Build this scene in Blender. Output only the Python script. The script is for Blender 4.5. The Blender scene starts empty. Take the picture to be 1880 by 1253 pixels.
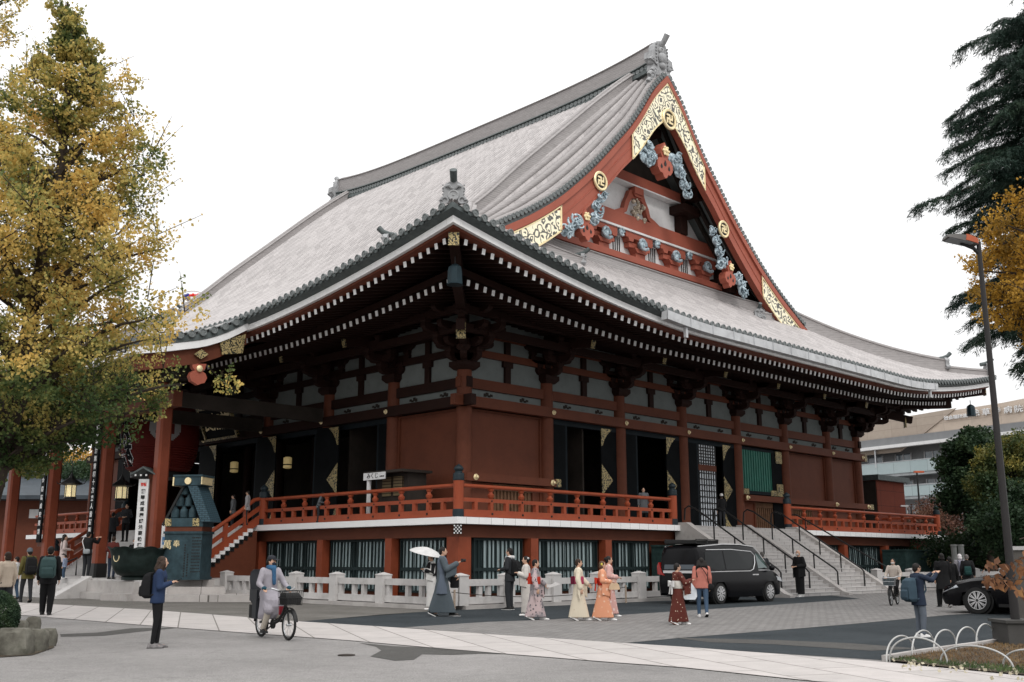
import bpy, math, random
import numpy as np
from mathutils import Vector, Matrix
rnd = random.Random(11)
SC = bpy.context.scene
COL = SC.collection
PI = math.pi
R = math.radians
S2 = math.sqrt(.5)
# ---------------------------------------------------------------- camera frame (metres; x runs along the side of the hall, y along its front)
CX, CY, CH = -27.63, -30.35, 1.5
FPX, PIT = 1890.0, R(12.0)


def _ray(x, y):
    a = (x - 940) / FPX
    b = -(y - 626.5) / FPX
    return math.cos(PIT) - b * math.sin(PIT), a, math.sin(PIT) + b * math.cos(PIT)


def _pt(d, s, z):
    return Vector((CX + (d + s) * S2, CY + (d - s) * S2, CH + z))


def G(x, y, z=0.0):
    d, s, q = _ray(x, y)
    k = (z - CH) / q
    return _pt(d * k, s * k, q * k)


def W(x, y, depth):
    d, s, q = _ray(x, y)
    k = depth / d
    return _pt(d * k, s * k, q * k)


def proj(p):
    d, q, z = ((p[0] - CX) + (p[1] - CY)) * S2, ((p[0] - CX) - (p[1] - CY)) * S2, p[2] - CH
    k = d * math.cos(PIT) + z * math.sin(PIT)
    return Vector((940 + FPX * q / k, 626.5 - FPX * (z * math.cos(PIT) - d * math.sin(PIT)) / k))


def depth_of(p):
    return ((p[0] - CX) + (p[1] - CY)) * S2


# ---------------------------------------------------------------- mesh builder
class MB:
    def __init__(s):
        s.v = []
        s.f = []
        s.m = []
        s.mi = 0

    def add(s, vs, fs):
        o = len(s.v)
        s.v += [(p[0], p[1], p[2]) for p in vs]
        s.f += [tuple(i + o for i in f) for f in fs]
        s.m += [s.mi] * len(fs)
        return s

    def bx(s, x0, x1, y0, y1, z0, z1, M=None):
        vs = [Vector((x, y, z)) for z in (z0, z1) for y in (y0, y1) for x in (x0, x1)]
        if M is not None:
            vs = [M @ p for p in vs]
        return s.add(vs, [(0, 2, 3, 1), (4, 5, 7, 6), (0, 1, 5, 4), (2, 6, 7, 3), (0, 4, 6, 2), (1, 3, 7, 5)])

    def box(s, c, d, M=None):
        return s.bx(c[0] - d[0] / 2, c[0] + d[0] / 2, c[1] - d[1] / 2, c[1] + d[1] / 2, c[2] - d[2] / 2, c[2] + d[2] / 2, M)

    def bar(s, a, b, w, h, up=(0, 0, 1)):
        a = Vector(a)
        b = Vector(b)
        ex = (b - a).normalized()
        ey = Vector(up).cross(ex).normalized()
        ez = ex.cross(ey)
        M = Matrix((ex, ey, ez)).transposed().to_4x4()
        M.translation = a
        return s.bx(0, (b - a).length, -w / 2, w / 2, -h / 2, h / 2, M)

    def tube(s, pts, r, n=8, cap=True, sq=1.0, up=(0, 0, 1)):
        pts = [Vector(p) for p in pts]
        m = len(pts)
        rr = r if isinstance(r, (list, tuple)) else [r] * m
        vs = []
        side = None
        for i, p in enumerate(pts):
            t = (pts[min(i + 1, m - 1)] - pts[max(i - 1, 0)]).normalized()
            u = Vector(up)
            if side is None:
                if abs(t.dot(u)) > .95:
                    u = Vector((1, 0, 0))
                side = u.cross(t).normalized()
            else:
                side = (side - t * side.dot(t)).normalized()
            w = t.cross(side)
            for k in range(n):
                a = 2 * PI * k / n
                vs.append(p + side * (math.cos(a) * rr[i]) + w * (math.sin(a) * rr[i] * sq))
        fs = [(i * n + k, i * n + (k + 1) % n, (i + 1) * n + (k + 1) % n, (i + 1) * n + k) for i in range(m - 1) for k in range(n)]
        if cap:
            fs += [tuple(range(n - 1, -1, -1)), tuple((m - 1) * n + k for k in range(n))]
        return s.add(vs, fs)

    def lathe(s, prof, c=(0, 0, 0), n=16, sx=1.0, sy=1.0, M=None):
        vs = []
        for r, z in prof:
            for k in range(n):
                a = 2 * PI * k / n
                vs.append(Vector((c[0] + r * sx * math.cos(a), c[1] + r * sy * math.sin(a), c[2] + z)))
        if M is not None:
            vs = [M @ p for p in vs]
        m = len(prof)
        fs = [(i * n + k, i * n + (k + 1) % n, (i + 1) * n + (k + 1) % n, (i + 1) * n + k) for i in range(m - 1) for k in range(n)]
        fs += [tuple(range(n - 1, -1, -1)), tuple((m - 1) * n + k for k in range(n))]
        return s.add(vs, fs)

    def ell(s, c, r, n=10, m=7, M=None):
        if not isinstance(r, (tuple, list, Vector)):
            r = (r, r, r)
        prof = [(max(1e-4, math.sin(PI * i / m)), -math.cos(PI * i / m)) for i in range(m + 1)]
        vs = []
        for q, z in prof:
            for k in range(n):
                a = 2 * PI * k / n
                p = Vector((r[0] * q * math.cos(a), r[1] * q * math.sin(a), r[2] * z))
                if M is not None:
                    p = M @ p
                vs.append(p + Vector(c))
        fs = [(i * n + k, i * n + (k + 1) % n, (i + 1) * n + (k + 1) % n, (i + 1) * n + k) for i in range(m) for k in range(n)]
        return s.add(vs, fs)

    def prism(s, poly, o, ex, ey, ez, d0, d1):
        o = Vector(o)
        ex = Vector(ex)
        ey = Vector(ey)
        ez = Vector(ez)
        n = len(poly)
        vs = [o + ex * x + ey * y + ez * d for d in (d0, d1) for x, y in poly]
        fs = [tuple(range(n - 1, -1, -1)), tuple(range(n, 2 * n))]
        fs += [(i, (i + 1) % n, n + (i + 1) % n, n + i) for i in range(n)]
        return s.add(vs, fs)

    def loft(s, rings, cap=True):
        n = len(rings[0])
        vs = [p for r in rings for p in r]
        m = len(rings)
        fs = [(i * n + k, i * n + (k + 1) % n, (i + 1) * n + (k + 1) % n, (i + 1) * n + k) for i in range(m - 1) for k in range(n)]
        if cap:
            fs += [tuple(range(n - 1, -1, -1)), tuple((m - 1) * n + k for k in range(n))]
        return s.add(vs, fs)

    def strip(s, rows):
        n = len(rows[0])
        vs = [p for r in rows for p in r]
        fs = [(i * n + k, i * n + k + 1, (i + 1) * n + k + 1, (i + 1) * n + k) for i in range(len(rows) - 1) for k in range(n - 1)]
        return s.add(vs, fs)

    def build(s, name, mats, parent=None, smooth=None, loc=None):
        me = bpy.data.meshes.new(name)
        me.from_pydata(s.v, [], s.f)
        if not isinstance(mats, (list, tuple)):
            mats = [mats]
        for m in mats:
            me.materials.append(m)
        if len(mats) > 1:
            me.polygons.foreach_set('material_index', s.m)
        if smooth is not None:
            me.polygons.foreach_set('use_smooth', [True] * len(me.polygons))
            me.update()
            me.set_sharp_from_angle(angle=R(smooth))
        me.update()
        o = bpy.data.objects.new(name, me)
        COL.objects.link(o)
        if parent is not None:
            o.parent = parent
        if loc is not None:
            o.location = loc
        return o


class MBz(MB):
    def __init__(s, dz):
        super().__init__()
        s.dz = dz

    def build(s, *a, **k):
        s.v = [(x, y, z + s.dz) for x, y, z in s.v]
        return super().build(*a, **k)


def thing(name, label, cat, loc=(0, 0, 0), rz=0.0, group=None, sc=1.0):
    o = bpy.data.objects.new(name, None)
    o.empty_display_size = .3
    COL.objects.link(o)
    o.location = loc
    o.rotation_euler = (0, 0, rz)
    o.scale = (sc, sc, sc)
    return tag(o, label, cat, group)


def tag(o, label, cat, group=None, kind=None):
    if label:
        o['label'] = label
    if cat:
        o['category'] = cat
    if group:
        o['group'] = group
    if kind:
        o['kind'] = kind
    return o


def copy_tree(o, parent=None):
    c = o.copy()
    COL.objects.link(c)
    c.parent = parent
    for ch in list(o.children):
        copy_tree(ch, c)
    return c


def dup(o, loc, rz=None, label=None, group=None):
    c = copy_tree(o)
    c.location = loc
    if rz is not None:
        c.rotation_euler = (0, 0, rz)
    if label:
        c['label'] = label
    if group:
        c['group'] = group
    return c


def text(body, size, M, m, parent, name, ext=.004, align='CENTER', bold=0.0, spacing=1.0, sx=1.0):
    c = bpy.data.curves.new('lettering', 'FONT')
    c.body = body
    c.size = size
    c.align_x = align
    c.align_y = 'CENTER'
    c.extrude = ext
    c.offset = bold
    c.space_line = spacing
    c.resolution_u = 2
    o = bpy.data.objects.new('lettering', c)
    COL.objects.link(o)
    dg = bpy.context.evaluated_depsgraph_get()
    dg.update()
    me = bpy.data.meshes.new_from_object(o.evaluated_get(dg))
    COL.objects.unlink(o)
    bpy.data.objects.remove(o)
    bpy.data.curves.remove(c)
    me.transform(M @ Matrix.Diagonal((sx, 1, 1, 1)))
    me.materials.clear()
    me.materials.append(m)
    q = bpy.data.objects.new(name, me)
    COL.objects.link(q)
    q.parent = parent
    return q


def frame(o, ex, ey, ez):
    M = Matrix((Vector(ex).normalized(), Vector(ey).normalized(), Vector(ez).normalized())).transposed().to_4x4()
    M.translation = Vector(o)
    return M


# ---------------------------------------------------------------- materials
def nodes(name):
    m = bpy.data.materials.new(name)
    m.use_nodes = True
    nt = m.node_tree
    return m, nt, nt.nodes['Principled BSDF']


def N(nt, t, **kw):
    n = nt.nodes.new(t)
    for k, v in kw.items():
        if k in n.inputs.keys():
            n.inputs[k].default_value = v
        else:
            setattr(n, k, v)
    return n


def c4(c):
    return (c[0], c[1], c[2], 1)


def mixc(nt, fac, a, b, mode='MIX'):
    n = nt.nodes.new('ShaderNodeMix')
    n.data_type = 'RGBA'
    n.blend_type = mode
    for i, q in ((0, fac), (6, a), (7, b)):
        if isinstance(q, (int, float)):
            n.inputs[i].default_value = q
        elif isinstance(q, (tuple, list)):
            n.inputs[i].default_value = c4(q)
        else:
            nt.links.new(q, n.inputs[i])
    return n.outputs[2]


def ramp(nt, src, stops):
    n = nt.nodes.new('ShaderNodeValToRGB')
    el = n.color_ramp.elements
    while len(el) < len(stops):
        el.new(.5)
    for e, (p, c) in zip(el, stops):
        e.position = p
        e.color = c4(c) if isinstance(c, (tuple, list)) else (c, c, c, 1)
    nt.links.new(src, n.inputs[0])
    return n.outputs[0]


def noise_tex(nt, scale, detail=4, rough=.55, coord='Object', dist=0.0, vec=None, stretch=None):
    if vec is None:
        tc = nt.nodes.new('ShaderNodeTexCoord')
        vec = tc.outputs[coord]
    if stretch:
        mp = nt.nodes.new('ShaderNodeMapping')
        mp.inputs['Scale'].default_value = stretch
        nt.links.new(vec, mp.inputs[0])
        vec = mp.outputs[0]
    n = N(nt, 'ShaderNodeTexNoise', Scale=scale, Detail=detail, Roughness=rough, Distortion=dist)
    nt.links.new(vec, n.inputs['Vector'])
    return n.outputs['Fac']


def bump(nt, bs, h, strength, dist=.02):
    b = N(nt, 'ShaderNodeBump', Strength=strength, Distance=dist)
    nt.links.new(h, b.inputs['Height'])
    nt.links.new(b.outputs[0], bs.inputs['Normal'])


def M_(name, col, rough=.6, metal=0.0, var=.18, vs=1.5, bmp=0.0, bs=30, col2=None, coat=0.0, spec=None, dirt=None, stretch=None):
    m, nt, b = nodes(name)
    f = noise_tex(nt, vs, 5, .6, stretch=stretch)
    lo = tuple(c * (1 - var) for c in col)
    hi = tuple(min(1, c * (1 + var)) for c in (col2 or col))
    cc = ramp(nt, f, [(.3, lo), (.7, hi)])
    if dirt:
        g = noise_tex(nt, dirt[1], 6, .7)
        cc = mixc(nt, ramp(nt, g, [(.5, 0.0), (.72, dirt[2])]), cc, dirt[0])
    nt.links.new(cc, b.inputs['Base Color'])
    b.inputs['Roughness'].default_value = rough
    b.inputs['Metallic'].default_value = metal
    if coat:
        b.inputs['Coat Weight'].default_value = coat
        b.inputs['Coat Roughness'].default_value = .05
    b.inputs['Specular IOR Level'].default_value = (.5 if (metal > .2 or coat) else .18) if spec is None else spec
    if bmp:
        bump(nt, b, noise_tex(nt, bs, 4, .6), bmp, .01)
    return m


def emit_mat(name, col, e):
    m, nt, b = nodes(name)
    b.inputs['Base Color'].default_value = c4(col)
    b.inputs['Emission Color'].default_value = c4(col)
    b.inputs['Emission Strength'].default_value = e
    return m


MT = {}
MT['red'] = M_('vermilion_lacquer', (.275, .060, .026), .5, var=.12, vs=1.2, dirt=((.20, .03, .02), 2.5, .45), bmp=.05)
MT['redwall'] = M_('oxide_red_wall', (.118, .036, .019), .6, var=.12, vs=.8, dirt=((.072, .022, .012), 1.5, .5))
MT['redhi'] = M_('gable_red', (.33, .096, .063), .55, var=.10, vs=1.0, dirt=((.22, .045, .03), 2.0, .4))
MT['pillar'] = M_('porch_pillar_shaded_red', (.18, .044, .022), .5, var=.12, dirt=((.11, .026, .014), 2.0, .5))  # lacquer red darkened for the shade of the tree and porch roof
MT['finial'] = M_('dark_bronze_finial', (.020, .030, .036), .45, .2, var=.2)
MT['postred'] = M_('shaded_post_red', (.215, .050, .023), .5, var=.12, dirt=((.12, .028, .014), 2.0, .5))  # lacquer red with the shade on the podium posts mixed in
MT['eavered'] = M_('eave_board_red', (.12, .033, .018), .6, var=.1)
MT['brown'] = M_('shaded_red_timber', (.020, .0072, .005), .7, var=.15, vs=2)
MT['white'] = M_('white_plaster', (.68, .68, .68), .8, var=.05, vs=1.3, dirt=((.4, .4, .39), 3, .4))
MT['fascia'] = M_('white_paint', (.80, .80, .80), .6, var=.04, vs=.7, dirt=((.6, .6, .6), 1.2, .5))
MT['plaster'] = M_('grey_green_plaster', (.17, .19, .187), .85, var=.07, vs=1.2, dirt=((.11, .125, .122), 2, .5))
MT['black'] = M_('black_lacquer', (.005, .006, .007), .6, var=.3, spec=.04)
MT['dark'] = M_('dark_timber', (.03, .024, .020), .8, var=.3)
MT['bluegrey'] = M_('bluish_lintel', (.012, .017, .021), .6, var=.2, spec=.08)
MT['tiledark'] = M_('dark_tile_end', (.085, .10, .10), .5, var=.25, vs=6, bmp=.3, bs=18)
MT['tileend'] = M_('tile_disc', (.16, .175, .175), .5, var=.3, vs=14, bmp=.8, bs=28)
MT['orn'] = M_('grey_ornament_tile', (.30, .305, .31), .6, var=.25, vs=5, bmp=.5, bs=14)
MT['gold'] = M_('gilt_metal', (.82, .68, .40), .4, .35, var=.12, vs=8)
MT['gutter'] = M_('metal_gutter', (.52, .53, .54), .5, .2, var=.12, vs=1.5, dirt=((.25, .25, .25), 2.0, .5))
MT['verdi'] = M_('verdigris_bronze', (.028, .055, .052), .6, .2, var=.35, vs=5)
MT['cloud'] = M_('blue_cloud_carving', (.14, .22, .27), .6, var=.5, vs=6, col2=(.42, .50, .54), bmp=.8, bs=12)
MT['granite'] = None
MT['steel'] = M_('brushed_steel', (.45, .46, .47), .35, .9, var=.1)
MT['rubber'] = M_('tyre_rubber', (.02, .02, .02), .8, var=.2)
MT['blackmetal'] = M_('black_painted_metal', (.018, .018, .018), .45, var=.2)


def gold_lace(name, scale=5.0, bg=(.03, .05, .04), fg=(.93, .86, .64)):
    m, nt, b = nodes(name)
    tc = nt.nodes.new('ShaderNodeTexCoord')
    nz = N(nt, 'ShaderNodeTexNoise', Scale=scale * .8, Detail=1)
    nt.links.new(tc.outputs['Object'], nz.inputs['Vector'])
    w = N(nt, 'ShaderNodeTexVoronoi', Scale=scale * .8, feature='F1')
    ad = nt.nodes.new('ShaderNodeMix')
    ad.data_type = 'VECTOR'
    ad.inputs[0].default_value = .30
    nt.links.new(tc.outputs['Object'], ad.inputs[4])
    nt.links.new(nz.outputs['Color'], ad.inputs[5])
    nt.links.new(ad.outputs[1], w.inputs['Vector'])
    k1 = N(nt, 'ShaderNodeMath', operation='MULTIPLY')
    k1.inputs[1].default_value = 3.1
    nt.links.new(w.outputs['Distance'], k1.inputs[0])
    k2 = N(nt, 'ShaderNodeMath', operation='FRACT')
    nt.links.new(k1.outputs[0], k2.inputs[0])
    fac = ramp(nt, k2.outputs[0], [(.0, 1.0), (.30, 1.0), (.36, 0.0), (.70, 0.0), (.76, 1.0), (1.0, 1.0)])
    cc = mixc(nt, fac, bg, fg)
    nt.links.new(cc, b.inputs['Base Color'])
    b.inputs['Roughness'].default_value = .45
    mm = N(nt, 'ShaderNodeMath', operation='MULTIPLY')
    mm.inputs[1].default_value = .25
    nt.links.new(fac, mm.inputs[0])
    nt.links.new(mm.outputs[0], b.inputs['Metallic'])
    bump(nt, b, fac, .5, .03)
    return m


MT['lace'] = gold_lace('openwork_gilt', 3.4, (.09, .09, .08))
MT['lacefine'] = gold_lace('fine_openwork_gilt', 6.5, (.02, .02, .012), (.42, .33, .15))  # finer pattern, gilt dimmed in colour for plates that sit in the dark


def brickmat(name, c1, c2, mortar, scale, bw, bh, ms=.012, rough=.85, coord='Object', rot=(0, 0, 0), noise_amt=.5, bmp=.3, off=.5):
    m, nt, b = nodes(name)
    tc = nt.nodes.new('ShaderNodeTexCoord')
    mp = nt.nodes.new('ShaderNodeMapping')
    mp.inputs['Rotation'].default_value = rot
    nt.links.new(tc.outputs[coord], mp.inputs[0])
    br = N(nt, 'ShaderNodeTexBrick', Scale=scale)
    br.inputs['Color1'].default_value = c4(c1)
    br.inputs['Color2'].default_value = c4(c2)
    br.inputs['Mortar'].default_value = c4(mortar)
    br.inputs['Mortar Size'].default_value = ms
    br.inputs['Brick Width'].default_value = bw
    br.inputs['Row Height'].default_value = bh
    br.offset = off
    nt.links.new(mp.outputs[0], br.inputs[0])
    g = noise_tex(nt, 2.2, 6, .65)
    g2 = noise_tex(nt, 60, 3, .7)
    cc = mixc(nt, noise_amt, br.outputs['Color'], ramp(nt, g, [(.25, .45), (.75, 1.0)]), 'MULTIPLY')
    cc = mixc(nt, .35, cc, ramp(nt, g2, [(.3, .55), (.7, 1.0)]), 'MULTIPLY')
    nt.links.new(cc, b.inputs['Base Color'])
    b.inputs['Roughness'].default_value = rough
    b.inputs['Specular IOR Level'].default_value = .2
    if bmp:
        bump(nt, b, br.outputs['Fac'], -bmp, .01)
    return m


MT['granite'] = M_('pale_granite', (.47, .455, .445), .8, var=.12, vs=1.1, bmp=.15, bs=50, dirt=((.26, .25, .24), 1.6, .6))
MT['granite2'] = M_('warm_granite', (.38, .36, .345), .8, var=.14, vs=1.3, bmp=.15, bs=50, dirt=((.22, .2, .19), 1.4, .6))
# ---------------------------------------------------------------- camera, sky, light
cam = bpy.data.cameras.new('camera')
cam.sensor_width = 36
cam.lens = 36 * FPX / 1880
cam.clip_end = 2000
co = bpy.data.objects.new('camera', cam)
COL.objects.link(co)
co.location = (CX, CY, CH)
co.rotation_euler = (R(90) + PIT, 0, R(-45))
SC.camera = co
w = bpy.data.worlds.new('World')
SC.world = w
w.use_nodes = True
nt = w.node_tree
bg = nt.nodes['Background']
sky = nt.nodes.new('ShaderNodeTexSky')
sky.sky_type = 'NISHITA'
sky.sun_disc = False
sky.sun_elevation = R(38)
sky.sun_rotation = R(205)
sky.air_density = 1
sky.dust_density = 4
hs = N(nt, 'ShaderNodeHueSaturation', Saturation=.12)
nt.links.new(sky.outputs[0], hs.inputs['Color'])
tcw = nt.nodes.new('ShaderNodeTexCoord')
sepw = nt.nodes.new('ShaderNodeSeparateXYZ')
nt.links.new(tcw.outputs['Generated'], sepw.inputs[0])
grad = ramp(nt, sepw.outputs[2], [(0.0, (9.3, 9.3, 9.3)), (.35, (10.0, 10.0, 10.05)), (.65, (15.8, 15.7, 15.7)), (1.0, (20.8, 20.7, 20.7))])
nt.links.new(mixc(nt, .90, hs.outputs[0], grad), bg.inputs['Color'])
bg.inputs['Strength'].default_value = .12
sun = bpy.data.lights.new('sun', 'SUN')
sun.energy = .95
sun.angle = R(12)
sun.color = (1, .96, .92)
so = bpy.data.objects.new('sun', sun)
COL.objects.link(so)
so.rotation_euler = (R(48), 0, R(-28))
SC.view_settings.view_transform = 'Standard'
SC.view_settings.look = 'None'
SC.view_settings.exposure = 0.0
SC.view_settings.gamma = 1


# ---------------------------------------------------------------- ground
def asphalt(name, c1, c2, big=.35, speck=.5, bs=110):
    m, nt, b = nodes(name)
    f = noise_tex(nt, big, 6, .6)
    s = noise_tex(nt, bs, 2, .8)
    crk = N(nt, 'ShaderNodeTexVoronoi', Scale=.33, feature='DISTANCE_TO_EDGE')
    dn = N(nt, 'ShaderNodeTexNoise', Scale=1.6, Detail=6)
    tcc = nt.nodes.new('ShaderNodeTexCoord')
    nt.links.new(tcc.outputs['Object'], dn.inputs['Vector'])
    mxv = nt.nodes.new('ShaderNodeMix')
    mxv.data_type = 'VECTOR'
    mxv.inputs[0].default_value = .35
    nt.links.new(tcc.outputs['Object'], mxv.inputs[4])
    nt.links.new(dn.outputs['Color'], mxv.inputs[5])
    nt.links.new(mxv.outputs[1], crk.inputs['Vector'])
    cc = ramp(nt, f, [(.3, c1), (.7, c2)])
    cc = mixc(nt, speck, cc, ramp(nt, s, [(.35, .35), (.62, 1.25)]), 'MULTIPLY')
    s2 = noise_tex(nt, 34, 4, .85)
    cc = mixc(nt, .75, cc, ramp(nt, s2, [(.36, .55), (.64, 1.35)]), 'MULTIPLY')
    s3 = noise_tex(nt, 5, 6, .8)
    cc = mixc(nt, .55, cc, ramp(nt, s3, [(.35, .75), (.65, 1.15)]), 'MULTIPLY')
    st = noise_tex(nt, 1.1, 7, .75, dist=1.5)
    cc = mixc(nt, ramp(nt, st, [(.56, 0.0), (.66, .28)]), cc, tuple(c * .55 for c in c1))
    cc = mixc(nt, ramp(nt, crk.outputs['Distance'], [(.0, .22), (.004, 0.0)]), cc, tuple(c * .35 for c in c1))
    fine = noise_tex(nt, 420, 2, .9)
    cc = mixc(nt, .45, cc, ramp(nt, fine, [(.35, .45), (.65, 1.35)]), 'MULTIPLY')
    nt.links.new(cc, b.inputs['Base Color'])
    b.inputs['Roughness'].default_value = .9
    b.inputs['Specular IOR Level'].default_value = .2
    bump(nt, b, s, .6, .006)
    return m


MT['asph'] = asphalt('worn_asphalt', (.215, .207, .201), (.30, .288, .28))
MT['asphdark'] = asphalt('dark_patched_asphalt', (.022, .029, .034), (.042, .051, .057), .6, .4)
MT['asphwet'] = asphalt('damp_asphalt', (.072, .07, .066), (.098, .095, .09), .5, .4)
MT['gravelroad'] = asphalt('olive_grey_paving', (.12, .113, .102), (.19, .18, .165), .5, .45)
MT['soil'] = asphalt('planting_soil', (.05, .04, .03), (.10, .08, .055), 1.5, .4)
MT['slab'] = brickmat('stone_path_slabs', (.52, .485, .468), (.46, .432, .415), (.20, .185, .17), 1.0, 1.9, .86, .016, rot=(0, 0, R(-62)), noise_amt=.35, bmp=.2, off=.37)
MT['cobble'] = brickmat('grey_setts', (.27, .26, .252), (.20, .193, .187), (.10, .095, .09), 1.0, .30, .13, .012, rot=(0, 0, R(12)), noise_amt=.35, bmp=.5)


def sheet(name, pts, z, m, px=True, kind='structure'):
    vs = [G(x, y) if px else Vector((x, y, 0)) for x, y in pts]
    mb = MB()
    mb.add([(p.x, p.y, z) for p in vs], [tuple(range(len(vs)))])
    o = mb.build(name, m)
    if kind:
        o['kind'] = kind
    # faces must look up
    if o.data.polygons[0].normal.z < 0:
        o.data.flip_normals()
    return o


g = MB()
g.add([(-400, -400, 0), (600, -400, 0), (600, 600, 0), (-400, 600, 0)], [(0, 1, 2, 3)])
go = g.build('ground', MT['asph'])
go['kind'] = 'structure'
# stone path running across the foreground
TOP = [(-260, 1096), (35, 1107), (265, 1120), (450, 1134), (547, 1142), (708, 1152), (900, 1166), (1130, 1181), (1254, 1189), (1620, 1217), (1880, 1243), (2100, 1266)]
BOT = [(2100, 1300), (1880, 1273), (1500, 1253), (1254, 1227), (1130, 1218), (930, 1202), (754, 1187), (640, 1177), (450, 1163), (265, 1149), (35, 1130), (-260, 1112)]
sheet('stone_path', TOP + BOT, .012, MT['slab'])
# darker stone-dust strip between the path and the temple fence
sheet('paved_forecourt', [(-260, 1096), (-260, 1060), (35, 1086), (135, 1090), (420, 1096), (640, 1108), (800, 1118), (840, 1119), (700, 1130), (545, 1142), (450, 1134), (265, 1120), (35, 1107)], .004, MT['gravelroad'])
sheet('dark_road', [(545, 1142), (700, 1129), (845, 1119), (1060, 1104), (1215, 1092), (1420, 1087), (1500, 1091), (1580, 1100), (1400, 1113), (1260, 1122), (1000, 1139), (890, 1143), (740, 1153), (708, 1152)], .004, MT['asphdark'])
sheet('sett_paving', [(740, 1153), (890, 1143), (1000, 1139), (1260, 1122), (1400, 1113), (1580, 1100), (1500, 1091), (1432, 1088), (1640, 1080), (1720, 1074), (1880, 1070), (2050, 1066), (2300, 1090), (1880, 1122), (1740, 1130), (1560, 1147), (1400, 1160), (1240, 1173), (1145, 1182), (900, 1166)], .008, MT['cobble'])
sheet('dark_road', [(1145, 1182), (1240, 1173), (1400, 1160), (1560, 1147), (1740, 1130), (1880, 1122), (2300, 1090), (2400, 1120), (1900, 1172), (1795, 1188), (1740, 1192), (1625, 1213), (1254, 1189)], .004, MT['asphdark'])
sheet('damp_patch', [(660, 1181), (720, 1187), (800, 1190), (945, 1202), (880, 1201), (830, 1203), (775, 1202), (760, 1212), (725, 1214), (680, 1206), (700, 1195), (690, 1188)], .004, MT['asphwet'])
sheet('damp_patch', [(110, 1165), (180, 1162), (240, 1154), (330, 1153), (260, 1160), (190, 1168), (112, 1170)], .004, MT['asphwet'])
sheet('damp_patch', [(1240, 1172), (1420, 1176), (1560, 1182), (1690, 1192), (1600, 1196), (1420, 1184), (1300, 1180)], .008, MT['asphwet'])
d = MB()
d.lathe([(.14, 0), (.14, .014), (.13, .016)], (0, 0, 0), 24)
o = d.build('drain_cover', MT['dark'], smooth=30)
o.location = G(636, 1204)
tag(o, 'small dark round metal drain cover in the asphalt, front of the stone path', 'drain cover')
# ================================================================ THE MAIN HALL
UC, VC, HU, HV = 16.5, 17.25, 23.1, 23.85          # roof centre and half sizes at the eaves
VG = 1.5                                           # plane of the gable verge
PITCH = .41
SP = [(0, 28.6), (2, 27.0), (4, 25.3), (6, 23.5), (8, 21.7), (10, 19.9), (12, 18.0), (14, 16.35), (16, 14.95), (18, 13.72), (20, 12.6), (22, 11.6), (23.1, 11.1), (26, 10.0)]
BP = [(0, 28.4), (1.25, 27.1), (2.4, 25.5), (3.4, 24.25), (4.3, 23.3), (6, 21.55), (7.7, 20.0), (9.3, 18.7), (11.1, 17.5), (12.7, 16.6), (13.6, 16.1), (15, 15.55), (16, 14.95)]


def interp(tab, x):
    if x <= tab[0][0]:
        return tab[0][1]
    for i in range(len(tab) - 1):
        if x <= tab[i + 1][0]:
            (x0, y0), (x1, y1) = tab[i], tab[i + 1]
            m0 = (y1 - tab[i - 1][1]) / (x1 - tab[i - 1][0]) if i > 0 else (y1 - y0) / (x1 - x0)
            m1 = (tab[i + 2][1] - y0) / (tab[i + 2][0] - x0) if i + 2 < len(tab) else (y1 - y0) / (x1 - x0)
            h = x1 - x0
            t = (x - x0) / h
            return (2 * t ** 3 - 3 * t * t + 1) * y0 + (t ** 3 - 2 * t * t + t) * h * m0 + (-2 * t ** 3 + 3 * t * t) * y1 + (t ** 3 - t * t) * h * m1
    return tab[-1][1]


def lift(s, t):
    return 1.75 * max(0, 1 - s / 14) ** 1.6 * max(0, 1 - max(t, 0) / 11) ** 1.5


def surf_t(t, s):
    return interp(SP, 23.1 - t) + lift(max(s, 0), t)


def edges(u, v):
    return min(u - (UC - HU), UC + HU - u), min(v - (VC - HV), VC + HV - v)


def surf(u, v):
    a, b = edges(u, v)
    z = surf_t(min(a, b), max(a, b))
    return z


def verge_drop(w, v):
    dv = min(v, 2 * VC - v) - VG
    g = max(0, min(1, (2.15 - dv) / 2.15))
    g = g * g * (3 - 2 * g)
    return max(0, interp(SP, w) - interp(BP, w)) * g if w < 15.4 else 0


hall = thing('temple_hall', 'huge red temple hall with sweeping grey tiled roof and a gilded gable, standing on a raised podium', 'temple')


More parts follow.
